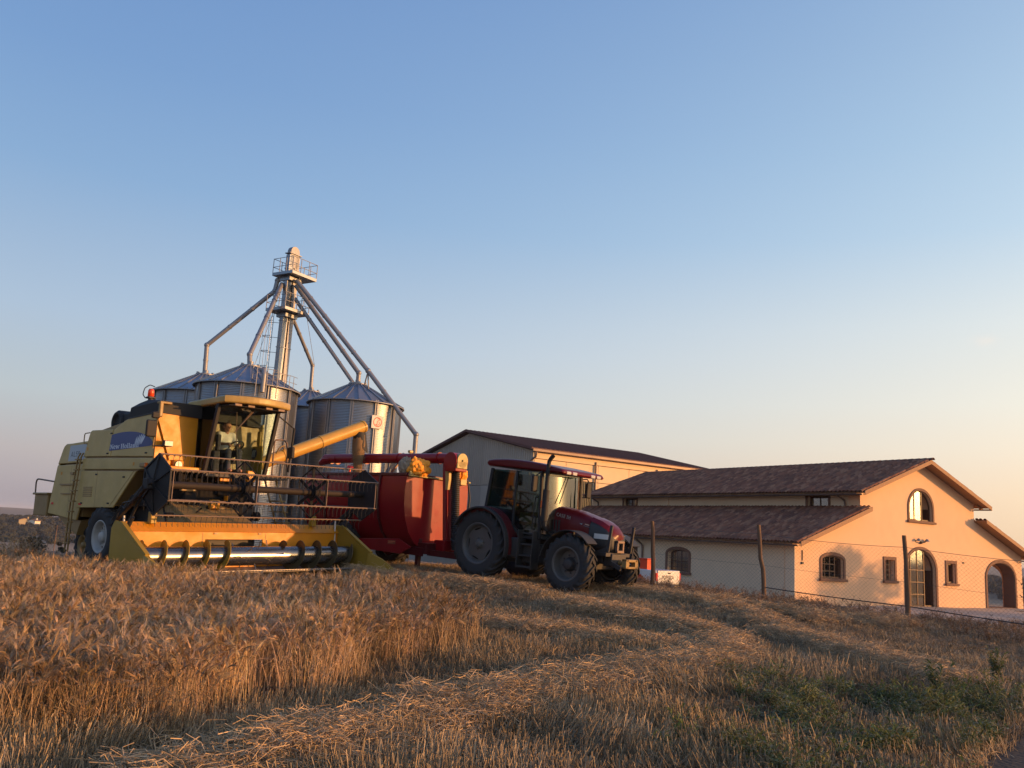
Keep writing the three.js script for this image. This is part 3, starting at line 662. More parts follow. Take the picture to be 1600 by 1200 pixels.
  part('ridge_tiles', ridge, std([0.17, 0.085, 0.06], 0.9, { map: T.dust }), t).userData.kind = 'stuff';
  // the right lower roof ends in a small hip above the wall
  const dp = (x, y, z) => part('downpipe', [pipe([[x - 0.09, y, z], [x - 0.06, y - 0.2, z], [x + 0.42, y - 0.42, z], [x + 0.46, y - 0.7, z]], 0.05, 8, 0.4), rod([x + 0.46, y - 0.7, z], [x + 0.46, 0, z], 0.05)], M.gutter, t);
  part('downpipe', [pipe([[3.9, 5.1, -0.75], [3.92, 4.98, -0.75], [4.36, 4.8, -0.75], [4.41, 4.6, -0.75], [4.41, 4.45, -0.75]], 0.05)], M.gutter, t);
  part('downpipe', [pipe([[3.9, 5.1, -19.5], [3.92, 4.98, -19.5], [4.36, 4.8, -19.5], [4.41, 4.6, -19.5], [4.41, 4.4, -19.5]], 0.05)], M.gutter, t);
  part('downpipe', [pipe([[-0.54, 2.6, -9.9], [-0.5, 2.45, -9.9], [-0.1, 2.2, -9.9], [-0.07, 1.9, -9.9], [-0.07, 0, -9.9]], 0.05)], M.gutter, t);
  const lamp = new THREE.Group(); lamp.name = 'wall_lamp'; t.add(lamp);
  part('lamp_bracket', [box(9.1, 9.2, 3.02, 3.12, 0.003, 0.1, 0.02), pipe([[8.85, 3.2, 0.12], [9.0, 3.12, 0.16], [9.15, 3.08, 0.08], [9.3, 3.12, 0.16], [9.45, 3.2, 0.12]], 0.025, 6)], M.darkSteel, lamp);
  for (const x of [8.8, 9.5]) part('lamp_shade', lathe([[0.02, 0.1], [0.06, 0.08], [0.13, -0.02], [0.11, -0.03]], 14).translate(x, 3.18, 0.14), M.galvDull, lamp);
  part('vent', [box(12.75, 12.85, 2.2, 2.28, 0.003, 0.05)], M.darkSteel, t);
  part('meter_pipe', [rod([0.42, 1.9, 0.03], [0.42, 2.35, 0.03], 0.018), box(0.36, 0.46, 1.75, 1.85, 0.003, 0.07)], M.darkSteel, t);
}

// ---------------------------------------------------------------- grain hangar
{
  const t = turn(thing('hangar', 'large grey hangar with low dark gabled roof behind the tractor and farmhouse', 'hangar', [1.81, -0.8, -62]), 58);
  const EY = 8.86, PY = 10.8, PZ = -9.6, LX = 18.2, WZ = -19.2, yr = (z) => EY + (PY - EY) * Math.min(-z, z - WZ) / -PZ;
  // panels of the shaded gable (plane x = 0) and of the sunlit long wall (plane z = 0)
  const NP = 8, w = -WZ / NP;
  for (let k = 0; k < NP; k++) {
    const a = -k * w - 0.012, b = -(k + 1) * w + 0.012, tone = rr(0.92, 1.08);
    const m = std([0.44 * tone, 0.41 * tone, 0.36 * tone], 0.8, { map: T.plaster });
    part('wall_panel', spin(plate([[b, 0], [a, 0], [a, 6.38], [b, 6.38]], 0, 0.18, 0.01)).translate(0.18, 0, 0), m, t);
    const mid = (a + b) / 2, pk = a > PZ && b < PZ ? [[PZ, PY - 0.1]] : [];
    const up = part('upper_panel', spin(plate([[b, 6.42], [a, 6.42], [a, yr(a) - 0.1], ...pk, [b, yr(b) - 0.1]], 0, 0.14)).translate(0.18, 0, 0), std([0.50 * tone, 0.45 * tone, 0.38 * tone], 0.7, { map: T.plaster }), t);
    const gs = []; for (let z = b + 0.1; z < a - 0.05; z += 0.3) gs.push(box(0.0, 0.035, 6.44, yr(z) - 0.2, z, z + 0.09));
    part('wall_rib', gs, M.hangarWall, up);
  }
  for (let k = 0; k < 6; k++) {
    const a = k * LX / 6 + 0.015 + (k ? 0 : 0.2), b = (k + 1) * LX / 6 - 0.015;
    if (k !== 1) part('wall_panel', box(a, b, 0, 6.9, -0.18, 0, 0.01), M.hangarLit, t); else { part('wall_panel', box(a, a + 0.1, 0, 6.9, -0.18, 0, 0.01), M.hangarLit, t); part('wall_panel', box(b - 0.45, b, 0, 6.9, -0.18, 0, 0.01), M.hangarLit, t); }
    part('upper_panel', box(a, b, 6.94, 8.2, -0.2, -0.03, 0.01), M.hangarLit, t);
  }
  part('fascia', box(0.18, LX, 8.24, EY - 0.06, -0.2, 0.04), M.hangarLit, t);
  { const gs = [box(3.15, 5.58, 0.05, 6.9, -0.14, -0.09)]; for (let x = 3.2; x < 5.5; x += 0.16) gs.push(box(x, x + 0.08, 0.08, 6.88, -0.09, -0.05)); part('sliding_door', gs, M.greenDoor, t); }
  part('back_wall', [box(0.18, LX, 0, EY - 0.1, WZ, WZ + 0.2), box(LX - 0.2, LX, 0, EY - 0.1, WZ + 0.2, -0.2), spin(plate([[WZ, EY - 0.1], [0, EY - 0.1], [PZ, PY - 0.1]], 0, 0.2)).translate(LX, 0, 0)], M.hangarWall, t);
  for (const s of [0, 1]) {
    const P = s ? [WZ - 0.35, EY - 0.07] : [0.35, EY - 0.07], e = 0.16;
    const r = part('roof', spin(plate([[P[0], P[1]], [PZ, PY], [PZ, PY + e], [P[0], P[1] + e]], 0, LX + 0.7)).translate(LX + 0.35, 0, 0), M.hangarRoof, t);
    const gs = [];
    for (let x = -0.3; x < LX + 0.3; x += 0.4) gs.push(bar([x, P[1] + e + 0.02, P[0]], [x, PY + e + 0.02, PZ], 0.07, 0.05));
    part('roof_ribs', gs, M.hangarRoof, r).userData.kind = 'stuff';
    part('gutter', s ? box(-0.3, LX + 0.3, EY - 0.16, EY + 0.0, WZ - 0.5, WZ - 0.36) : box(-0.3, LX + 0.3, EY - 0.16, EY + 0.0, 0.36, 0.5), M.gutter, r);
  }
  part('downpipe', [pipe([[0.05, EY - 0.2, 0.4], [0.05, EY - 0.5, 0.4], [-0.15, EY - 0.85, 0.0], [-0.18, EY - 1.3, -0.1], [-0.18, 0, -0.1]], 0.08, 8, 0.3)], M.gutter, t);
  part('downpipe', [rod([5.75, 0, 0.08], [5.75, EY - 0.4, 0.08], 0.07)], M.gutter, t);
  part('downpipe', [rod([11.9, 0, 0.08], [11.9, EY - 0.4, 0.08], 0.07)], M.gutter, t);
}

// ---------------------------------------------------------------- wheels
// chevron lugs of a tractor tyre, axis along z
function lugs(R, W, n, h, w, sweep, dir) {
  const gs = [];
  for (const side of [-1, 1]) for (let k = 0; k < n; k++) {
    const th0 = (k + (side > 0 ? 0.5 : 0)) / n * 2 * Math.PI;
    const path = [[-0.04 * side, 0], [0.16 * W * side, 0.28], [0.36 * W * side, 0.68], [0.47 * W * side, 0.95], [0.505 * W * side, 1.05]];
    const rings = path.map(([z, s], i) => {
      const drop = i < 2 ? 0 : i === 2 ? 0.012 : i === 3 ? 0.045 : 0.12;
      const th = th0 - dir * s * sweep, r1 = R + h - drop, r0 = R - 0.03 - drop, hw = w / 2 / R, hw2 = hw * 0.72;
      return [[th - hw, r0], [th - hw2, r1], [th + hw2, r1], [th + hw, r0]].map(([a, r]) => [Math.cos(a) * r, Math.sin(a) * r, z]);
    });
    gs.push(creased(loft(rings), 0.5));
  }
  return gs;
}
function tyreGeo(R, W, Rr, n, sweep, dir = 1) {
  const hw = W / 2, side = R - Rr;
  const prof = [[Rr, -hw * 0.72], [Rr + 0.02, -hw * 0.84], [Rr + side * 0.3, -hw * 0.97], [Rr + side * 0.6, -hw * 1.0], [R - 0.1, -hw * 0.97], [R - 0.035, -hw * 0.86], [R - 0.008, -hw * 0.6], [R, 0], [R - 0.008, hw * 0.6], [R - 0.035, hw * 0.86], [R - 0.1, hw * 0.97], [Rr + side * 0.6, hw * 1.0], [Rr + side * 0.3, hw * 0.97], [Rr + 0.02, hw * 0.84], [Rr, hw * 0.72]];
  return merge([toZ(lathe(prof, 56)), ...lugs(R - 0.012, W, n, 0.05, 0.075, sweep, dir)]);
}
function wheel(parent, name, x, y, z, o) {           // o.face: +1 or -1, the side the disc shows on
  const w = new THREE.Group(); w.name = name; w.position.set(x, y, z); w.rotation.z = o.rot || 0; parent.add(w);
  meshOf('tyre', o.tyre, M.rubber, w);
  const f = o.face, hw = o.W / 2, Rr = o.Rr;
  // rim bowl: outer flange, well, disc
  const rimProf = [[Rr + 0.035, hw * 0.8], [Rr + 0.03, hw * 0.87], [Rr, hw * 0.88], [Rr - 0.025, hw * 0.75], [Rr - 0.045, o.disc + 0.05], [Rr - 0.06, o.disc]].map(([r, q]) => [r, -q]);
  const rim = [toZ(lathe(rimProf, 48))[f > 0 ? 'rotateX' : 'translate'](...(f > 0 ? [Math.PI] : [0, 0, 0])), toZ(lathe([[Rr - 0.03, hw * 0.75], [Rr, hw * 0.8], [Rr - 0.05, hw * 0.4], [Rr - 0.06, -o.disc]], 40))[f > 0 ? 'rotateX' : 'translate'](...(f > 0 ? [Math.PI] : [0, 0, 0]))];
  const sh = new THREE.Shape(); sh.absarc(0, 0, Rr - 0.055, 0, Math.PI * 2);
  for (const h of o.holes || []) sh.holes.push(h);
  rim.push(plate(sh, f > 0 ? o.disc - 0.02 : -o.disc, f > 0 ? o.disc : -o.disc + 0.02, 0.004, [], 32));
  part('rim', rim, o.mat, w);
  const hub = [toZ(lathe(o.hub, 28))[f > 0 ? 'rotateX' : 'translate'](...(f > 0 ? [Math.PI] : [0, 0, 0]))];
  for (let k = 0; k < o.bolts; k++) { const a = k / o.bolts * 2 * Math.PI; hub.push(rod([Math.cos(a) * o.boltR, Math.sin(a) * o.boltR, f * o.disc], [Math.cos(a) * o.boltR, Math.sin(a) * o.boltR, f * (o.disc + 0.03)], 0.018, 0.018, 6)); }
  part('hub', hub, o.hubMat || o.mat, w);
  part('drum', rod([0, 0, f * (o.disc - 0.12)], [0, 0, f * (o.disc - 0.05)], Rr - 0.07, Rr - 0.07, 28), M.flatBlack, w);
  return w;
}
const slot = (a, r, rx, ry) => { const p = new THREE.Path(); p.absellipse(Math.cos(a) * r, Math.sin(a) * r, rx, ry, 0, Math.PI * 2, true, a); return p; };

// ---------------------------------------------------------------- combine harvester
const COMB = { o: [-8.937, 0.359, -22.721], az: 131, pitch: 0.5, roll: 2 };
const combine = turn(thing('combine_harvester', 'yellow combine harvester with wide open reel, unloading grain through its raised spout', 'combine', COMB.o), COMB.az, COMB.pitch, COMB.roll);
{
  const t = combine;
  const SZ = 1.45;
  // hull behind the panels
  part('hull', [plate([[-1.55, 1.5], [0.5, 1.5], [1.45, 2.35], [2.2, 2.5], [2.2, 3.6], [0.8, 3.6], [-1.3, 3.35]], -1.38, 1.39), plate([[-3.45, 1.25], [-1.6, 1.2], [-1.5, 3.0], [-2.9, 3.0]], -1.2, 1.25)], M.tanDark, t);
  // sides: the near one and its twin
  for (const s of [1, -1]) {
    const pl = (pts, th = 0.05, b = 0.018) => { const g = plate(pts, SZ - th, SZ, b); return s > 0 ? g : g.translate(0, 0, -2 * SZ + th); };
    part('side_panel', pl([[0.1, 2.72], [2.3, 2.66], [2.29, 3.70], [0.86, 3.63], [0.70, 3.60], [0.10, 3.38]]), M.cream, t);
    part('side_panel', pl([[-1.47, 2.75], [0.075, 2.72], [0.075, 3.40], [-1.1, 3.43], [-1.19, 3.40], [-1.25, 3.3]]), M.cream, t);
    part('belt_panel', pl([[-1.49, 2.42], [1.62, 2.37], [2.3, 2.40], [2.32, 2.63], [-1.48, 2.71]]), M.cream, t);
    part('lower_panel', pl([[-1.6, 1.43], [0.48, 1.46], [1.5, 2.33], [-1.5, 2.385]]), M.cream, t);
    const rz = 0.1, pr = (pts) => { const g = plate(pts, SZ - rz - 0.05, SZ - rz, 0.02); return s > 0 ? g : g.translate(0, 0, -2 * (SZ - rz) + 0.05); };
    part('rear_panel', pr([[-1.52, 2.62], [-1.5, 3.18], [-2.86, 3.13], [-2.97, 3.08], [-3.05, 2.98], [-3.26, 2.6]]), M.cream, t);
    part('rear_panel', pr([[-1.6, 1.45], [-1.75, 1.1], [-3.6, 1.26], [-3.5, 1.75], [-3.28, 2.56], [-1.52, 2.58]]), M.cream, t);
  }
  part('rear_hood', [plate([[-2.97, 3.1], [-3.08, 2.98], [-3.3, 2.58], [-3.52, 1.75], [-3.62, 1.26], [-3.54, 1.26], [-3.42, 1.75], [-3.2, 2.58], [-2.98, 2.96], [-2.9, 3.04]], -1.32, 1.32, 0.01), box(-2.95, -1.45, 3.07, 3.15, -1.32, 1.32, 0.03)], M.cream, t);
  part('deck', [box(-1.3, 0.9, 3.34, 3.4, -1.4, 1.4)], M.tan, t);
  part('straw_outlet', [plate([[-1.7, 1.1], [-1.9, 0.72], [-2.6, 0.95], [-3.3, 1.25]], 0.9, 1.24, 0.01), plate([[-1.7, 1.1], [-1.9, 0.72], [-2.6, 0.95], [-3.3, 1.25]], -1.2, -0.9, 0.01), box(-3.0, -1.8, 1.0, 1.2, -0.9, 0.9)], M.tanDark, t);
  // fittings on the rear panel
  part('handle', [box(-2.9, -1.9, 2.02, 2.06, SZ - 0.1, SZ - 0.06), box(-2.8, -2.0, 1.78, 1.81, SZ - 0.1, SZ - 0.06), box(-2.3, -2.1, 2.3, 2.36, SZ - 0.1, SZ - 0.05)], M.tanDark, t);
  part('rear_platform', [box(-4.6, -3.7, 1.18, 1.78, 0.5, 1.35, 0.03), box(-4.65, -3.65, 1.76, 1.82, 0.45, 1.4, 0.02)], M.tanDark, t);
  part('rear_rail', pipe([[-4.58, 1.78, 1.35], [-4.6, 2.12, 1.35], [-4.48, 2.2, 1.35], [-3.4, 2.12, 1.33]], 0.022, 8, 0.2), M.pinkSteel, t);
  part('rear_rail', pipe([[-4.58, 1.78, 0.5], [-4.6, 2.12, 0.5], [-4.48, 2.2, 0.5], [-3.4, 2.14, 0.5]], 0.022, 8, 0.2), M.pinkSteel, t);
  part('rear_lamp', [box(-3.72, -3.66, 1.75, 1.95, 0.95, 1.15, 0.02)], M.redLens, t);
  part('latch', [[-0.1, 2.8], [1.9, 2.76], [-1.3, 1.55], [0.2, 1.56], [0.9, 2.2], [-0.6, 2.28], [0.02, 3.3]].map(([x, y]) => box(x - 0.05, x + 0.05, y - 0.018, y + 0.018, SZ - 0.004, SZ + 0.014, 0.006)), M.black, t);
  part('vent', Array.from({ length: 6 }, (_, k) => box(-1.25, -0.75, 1.72 + 0.045 * k, 1.745 + 0.045 * k, SZ - 0.002, SZ + 0.012, 0.004)), M.tanDark, t);
  part('sticker', [box(1.3, 1.38, 2.47, 2.55, SZ + 0.001, SZ + 0.003), box(-1.3, -1.22, 2.9, 2.99, SZ + 0.001, SZ + 0.003), box(-3.0, -2.9, 2.3, 2.38, SZ - 0.099, SZ - 0.097)], M.yellow, t);
  part('reflector', [box(-3.4, -3.28, 1.5, 1.56, SZ - 0.1, SZ - 0.09), box(-1.45, -1.3, 1.5, 1.55, SZ, SZ + 0.01)], M.redLens, t);
  part('panel_seam', [box(-0.55, -0.54, 1.46, 2.36, SZ - 0.003, SZ + 0.002), box(-2.35, -2.34, 1.2, 2.55, SZ - 0.103, SZ - 0.098), bar([0.3, 1.5, SZ], [1.42, 2.36, SZ], 0.012, 0.006)], M.tanDark, t);
  { // side ladder
    const l = [pipe([[-1.46, 2.85, 1.46], [-1.5, 2.7, 1.5], [-1.62, 1.4, 1.52], [-1.7, 0.3, 1.5]], 0.022, 7), pipe([[-1.62, 2.85, 1.46], [-1.67, 2.7, 1.5], [-1.8, 1.4, 1.52], [-1.88, 0.3, 1.5]], 0.022, 7)];
    const r = []; for (let y = 0.5; y < 2.9; y += 0.27) { const x = -1.5 - 0.09 * (2.8 - y); r.push(box(x - 0.18, x + 0.02, y, y + 0.03, 1.46, 1.57)); }
    const p = part('ladder', l, M.tanDark, t); part('rungs', r, M.tanDark, p);
  }
  part('hand_rail', pipe([[-1.28, 3.08, 1.45], [-1.4, 3.1, 1.5], [-1.4, 3.34, 1.5], [-1.22, 3.37, 1.45]], 0.014, 7), M.tanDark, t);
  // rotary engine screen
  part('engine_screen', [toZ(lathe([[0.0, -0.5], [0.27, -0.5], [0.31, -0.45], [0.31, 0.45], [0.27, 0.5], [0.2, 0.5], [0.19, 0.44], [0.0, 0.44]], 36)).translate(-0.25, 3.62, 0.75), box(-0.2, 0.5, 3.4, 3.86, 0.1, 1.2, 0.08)], M.black, t);
  // black grain tank extension
  { const y0 = 3.6, y1 = 4.02; part('tank_extension', creased(loft([[[0.72, y0, 1.4], [2.34, y0 + 0.1, 1.4], [2.34, y0, -1.3], [0.72, y0, -1.3]], [[0.86, y0 + 0.3, 1.42], [2.36, y0 + 0.38, 1.42], [2.34, y0 + 0.38, -1.3], [0.86, y0 + 0.3, -1.3]], [[1.05, y1, 1.3], [1.5, y1 + 0.06, 1.3], [1.6, y1 + 0.06, -1.2], [1.05, y1, -1.2]]]), 0.4), M.black, t); }
  part('tank_seam', [bar([1.5, 4.06, 1.28], [2.34, 3.94, 1.42], 0.03, 0.03), bar([0.84, 3.63, 1.455], [2.29, 3.71, 1.455], 0.02, 0.03)], M.darkSteel, t);
  { const b = new THREE.Group(); b.name = 'beacon'; b.position.set(1.36, 4.02, 1.2); t.add(b);
    part('beacon_base', [rod([0, 0, 0], [0, 0.1, 0], 0.06), box(-0.09, 0.09, 0.1, 0.15, -0.09, 0.09, 0.02)], M.darkSteel, b);
    part('beacon_lens', lathe([[0, 0.15], [0.075, 0.15], [0.072, 0.3], [0.05, 0.34], [0, 0.35]], 18), M.orangeLens, b);
    part('beacon_guard', pipe([[-0.02, 0.1, 0.12], [-0.12, 0.2, 0.14], [-0.13, 0.36, 0.1], [-0.05, 0.44, 0.02], [0.04, 0.4, -0.06]], 0.012, 6), M.darkSteel, b); }
  // sunlit bulkhead right of the cab
  part('bulkhead', [box(2.24, 2.3, 2.42, 3.72, 0.42, 1.45, 0.01), bar([2.33, 2.62, 1.05], [2.33, 3.6, 1.42], 0.05, 0.1)], M.yellow, t);
  part('step_ledge', [box(2.28, 2.62, 2.36, 2.46, 0.4, 1.46, 0.02), box(2.3, 2.5, 2.46, 2.6, 1.12, 1.4, 0.04), box(2.3, 2.48, 2.46, 2.62, 0.78, 1.04, 0.05)], M.yellow, t);
  for (const [y, z, r] of [[2.98, 1.22, 0], [2.5, 0.93, 1]]) {
    const w = new THREE.Group(); w.name = 'work_lamp'; w.position.set(2.45, y, z); t.add(w);
    if (r) { part('lamp_housing', rod([-0.1, 0, 0], [0.05, 0, 0], 0.09, 0.1, 18), M.darkSteel, w); part('lamp_lens', rod([0.05, 0, 0], [0.06, 0, 0], 0.085, 0.085, 18), M.lampGlass, w); } else { part('lamp_housing', [box(-0.06, 0.05, -0.07, 0.07, -0.11, 0.11, 0.02), rod([0, -0.05, 0.1], [-0.15, -0.08, 0.3], 0.015)], M.darkSteel, w); part('lamp_lens', box(0.05, 0.058, -0.055, 0.055, -0.095, 0.095), M.lampGlass, w); }
  }
  part('indicator', [box(1.75, 2.0, 2.42, 2.52, 1.455, 1.52, 0.02)], M.tanDark, t); part('indicator_lens', box(2.0, 2.06, 2.42, 2.52, 1.46, 1.52, 0.01), M.amber, t);
  { // mirror arm and mirrors
    const m = new THREE.Group(); m.name = 'mirror'; t.add(m);
    part('mirror_arm', [pipe([[2.3, 2.85, 1.5], [2.34, 3.3, 1.5], [2.42, 3.62, 1.48]], 0.018, 7), box(2.38, 2.46, 3.58, 3.95, 1.4, 1.5, 0.03), box(2.3, 2.46, 3.9, 3.96, 1.2, 1.5, 0.02)], M.tanDark, m);
    part('mirror_head', [box(2.36, 2.44, 3.1, 3.5, 1.5, 1.76, 0.04), box(2.38, 2.46, 3.54, 3.7, 1.46, 1.66, 0.04)], M.black, m);
  }
  // cab, set to the driver's left
  {
    const cab = new THREE.Group(); cab.name = 'cab'; t.add(cab);
    const z1 = 0.36, z0 = -1.3, fy = 2.36, ry = 3.96;
    part('cab_floor', [box(1.9, 2.75, fy - 0.1, fy, z0, z1, 0.02)], M.darkSteel, cab);
    part('cab_back', [box(1.86, 1.92, fy, 2.9, z0, z1), box(1.86, 1.92, 2.9, ry, z0 + 0.5, z1), box(1.86, 1.92, 2.9, ry, z0, z0 + 0.15), box(1.86, 1.92, 3.6, ry, z0 + 0.15, z0 + 0.5)], M.black, cab);
    for (const z of [z0, z1]) part('pillar', [bar([2.66, fy, z], [3.1, ry + 0.05, z], 0.075, 0.1), bar([1.93, fy, z], [1.93, ry, z], 0.07, 0.07)], M.black, cab);
    part('windscreen', plate([[2.68, fy + 0.02], [2.69, fy + 0.02], [3.1, ry], [3.09, ry]], z0 + 0.05, z1 - 0.05), M.glass, cab);
    part('side_window', plate([[1.96, fy + 0.02], [2.64, fy + 0.02], [3.06, ry], [1.96, ry]], z1 - 0.004, z1 + 0.004), M.glassDark, cab);
    part('side_window', plate([[1.96, fy + 0.02], [2.64, fy + 0.02], [3.06, ry], [1.96, ry]], z0 - 0.004, z0 + 0.004), M.glass, cab);
    part('wiper', [rod([3.05, 3.85, -0.15], [2.86, 3.1, -0.32], 0.012), rod([3.08, 3.9, -0.55], [2.92, 3.35, -0.2], 0.012), rod([3.1, 3.92, -0.6], [2.95, 3.4, -0.22], 0.012)], M.pinkSteel, cab);
    // roof: thick visor with a bowed front
    const arc = []; for (let k = 0; k <= 12; k++) { const z = 0.42 + (-1.42 - 0.42) * k / 12, u = (z + 0.5) / 0.92; arc.push([3.7 - 0.28 * u * u, z]); }
    const rs = shapeOf([[1.75, 0.42], ...arc, [1.75, -1.42]].map(([x, z]) => [x, -z]));
    const roof = new THREE.ExtrudeGeometry(rs, { depth: 0.09, bevelEnabled: true, bevelSize: 0.05, bevelThickness: 0.045, bevelSegments: 4, bevelOffset: -0.05 }).rotateX(-Math.PI / 2).translate(0, 4.01, 0);
    const rp = roof.attributes.position; for (let i = 0; i < rp.count; i++) rp.setY(i, rp.getY(i) + 0.035 * (rp.getX(i) - 2.5)); roof.computeVertexNormals();
    const rf = part('cab_roof', roof, M.creamDark, cab);
    part('roof_lamp', [0.1, -0.25, -0.75, -1.1].map((z) => box(3.32, 3.52, 3.93, 4.0, z - 0.1, z + 0.1, 0.02)), M.pinkSteel, rf);
    part('visor', [box(1.95, 3.5, 3.93, 3.955, -1.28, 0.34)], M.flatBlack, rf);
    part('driver_seat', [box(2.05, 2.5, 2.62, 2.74, -0.62, -0.16, 0.05), box(2.0, 2.14, 2.7, 3.35, -0.62, -0.16, 0.05), rod([2.27, 2.36, -0.39], [2.27, 2.65, -0.39], 0.12)], M.seat, cab);
    part('steering_wheel', [new THREE.TorusGeometry(0.18, 0.018, 8, 28).rotateX(Math.PI / 2).rotateZ(0.7).translate(2.66, 3.05, -0.45), rod([2.66, 3.05, -0.45], [2.8, 2.4, -0.45], 0.035), rod([2.52, 2.93, -0.45], [2.8, 3.17, -0.45], 0.012), rod([2.66, 3.05, -0.62], [2.66, 3.05, -0.28], 0.012)], M.black, cab);
    part('console', [box(2.2, 2.7, 2.36, 2.9, -0.02, 0.16, 0.05), box(2.6, 2.72, 2.9, 3.3, 0.0, 0.1, 0.03)], M.seat, cab);
    part('door_panel', [box(2.16, 2.62, 2.36, 3.12, -1.26, -1.2, 0.03), box(2.36, 2.5, 3.12, 3.5, -1.26, -1.2, 0.04)], M.yellowGreen, cab);
  }
  // left platform with hoops
  part('platform', [box(1.7, 2.75, 2.28, 2.34, -1.95, -1.3)], M.darkSteel, t);
  part('grab_rail', [pipe([[2.7, 2.3, -1.5], [2.72, 3.15, -1.5], [2.68, 3.3, -1.56], [2.66, 3.32, -1.8], [2.68, 3.2, -1.92], [2.7, 2.3, -1.95]], 0.022, 8, 0.3), rod([2.7, 2.75, -1.5], [2.7, 2.75, -1.95], 0.018)], M.pinkSteel, t);
  part('left_mirror', [rod([3.0, 3.9, -1.35], [2.9, 3.62, -1.95], 0.018), rod([2.9, 3.62, -1.95], [2.75, 2.5, -1.95], 0.03), box(2.7, 2.9, 2.85, 3.15, -2.02, -1.92, 0.03)], M.black, t);
  part('left_ladder', [bar([2.6, 2.3, -1.7], [3.1, 0.9, -1.9], 0.05, 0.03), bar([2.1, 2.3, -1.7], [2.6, 0.9, -1.9], 0.05, 0.03), ...[0, 1, 2, 3, 4].map((k) => box(2.15 + 0.1 * k, 2.75 + 0.1 * k, 2.0 - 0.27 * k, 2.03 - 0.27 * k, -1.84 - 0.03 * k, -1.66 - 0.03 * k))], M.tanDark, t);
  // underbody, axle
  part('under_cab', [box(1.6, 2.25, 1.55, 2.34, -1.3, 1.3, 0.04)], M.flatBlack, t);
  part('chassis', [box(-2.6, 1.7, 0.95, 1.5, -0.75, 0.75, 0.05), box(-0.35, 0.25, 0.55, 1.1, -1.05, 1.05, 0.08), box(0.3, 1.8, 1.5, 2.3, -1.1, 0.9, 0.03), box(0.4, 2.1, 0.9, 1.6, -1.38, -0.9, 0.03), box(-1.5, 2.0, 1.5, 3.3, -1.4, -1.3, 0.02), box(1.7, 2.4, 1.25, 1.6, -1.3, 0.9, 0.05)], M.darkSteel, t);
  { // what hangs below the cab: pulleys, ducts, brackets, lit here and there
    const gs = [[], [], []];
    for (let k = 0; k < 46; k++) { const x = rr(1.8, 2.7), y = rr(0.9, 2.25), z = rr(-1.35, 1.3), w = rr(0.05, 0.28), h = rr(0.05, 0.3), d = rr(0.05, 0.4); gs[k % 5 === 0 ? 0 : k % 3 === 0 ? 2 : 1].push(k % 4 ? box(x, x + w, y, y + h, z, z + d, 0.02) : rod([x, y, z], [x, y, z + d * 0.4], h * 0.7, h * 0.7, 18)); }
    part('bracket', gs[0], M.yellow, t); part('drive', gs[1], M.flatBlack, t); part('cover', gs[2], M.tanDark, t);
  }
  part('hydraulic_hose', [[1.9, 1.9, 1.0, 2.6, 1.2, 0.9], [1.9, 2.1, 0.4, 3.1, 1.5, 0.6], [1.8, 1.8, -0.5, 2.9, 1.3, -0.8]].map(([a, b, c, d, e, f]) => pipe([[a, b, c], [(a + d) / 2, Math.min(b, e) - 0.15, (c + f) / 2], [d, e, f]], 0.02, 6)), M.plastic, t);
  // wheels
  const holes = []; for (let k = 0; k < 12; k++) holes.push(slot(k * Math.PI / 6, 0.27, 0.03, 0.045));
  const ft = tyreGeo(0.735, 0.56, 0.38, 18, 0.5, -1);
  for (const s of [1, -1]) wheel(t, 'front_wheel', -0.12, 0.735, s * 1.2, { tyre: ft, W: 0.56, Rr: 0.38, face: s, disc: 0.1, holes: holes.map((h) => h.clone()), hub: [[0, -0.22], [0.11, -0.22], [0.13, -0.18], [0.15, -0.09]], bolts: 8, boltR: 0.19, mat: M.rimWhite, rot: 0.2 });
  const rt = tyreGeo(0.46, 0.34, 0.24, 14, 0.5, -1);
  part('rear_axle', [bar([-1.95, 0.5, -0.9], [-1.95, 0.5, 0.9], 0.16, 0.2), box(-2.15, -1.75, 0.5, 1.1, -0.25, 0.25, 0.04)], M.darkSteel, t);
  for (const s of [1, -1]) wheel(t, 'rear_wheel', -1.95, 0.46, s * 0.9, { tyre: rt, W: 0.34, Rr: 0.24, face: s, disc: 0.06, hub: [[0, -0.14], [0.07, -0.14], [0.09, -0.05]], bolts: 6, boltR: 0.11, mat: M.tanDark });
  // unloading tube
  {
    const A = V(1.0, 2.42, -1.35), B = V(1.38, 4.13, -5.52), d = B.clone().sub(A).normalize();
    const p = (u) => A.clone().lerp(B, u).toArray();
    const tube = [rod(p(0), p(1), 0.175, 0.175, 24)];
    for (const u of [0.12, 0.36, 0.64, 0.985]) tube.push(rod(p(u), p(u + 0.012), 0.19, 0.19, 24));
    const ut = part('unloading_tube', tube, M.tubeYellow, t);
    part('tube_elbow', [pipe([[1.0, 1.9, -1.2], [1.0, 2.25, -1.2], A.toArray(), p(0.06)], 0.23, 18), rod([1.0, 1.7, -1.2], [1.0, 2.2, -1.2], 0.27, 0.27, 20)], M.tubeYellow, ut);
    part('tube_lamp', [box(B.x - 0.1, B.x + 0.0, B.y - 0.7, B.y - 0.6, B.z + 1.4, B.z + 1.5, 0.02), pipe([p(0.3), V(...p(0.3)).add(V(0.2, 0.28, 0)).toArray(), V(...p(0.34)).add(V(0.2, 0.3, 0)).toArray(), p(0.36)], 0.02, 6)], M.tanDark, ut);
    // rubber mouth, open below
    const mouth = [];
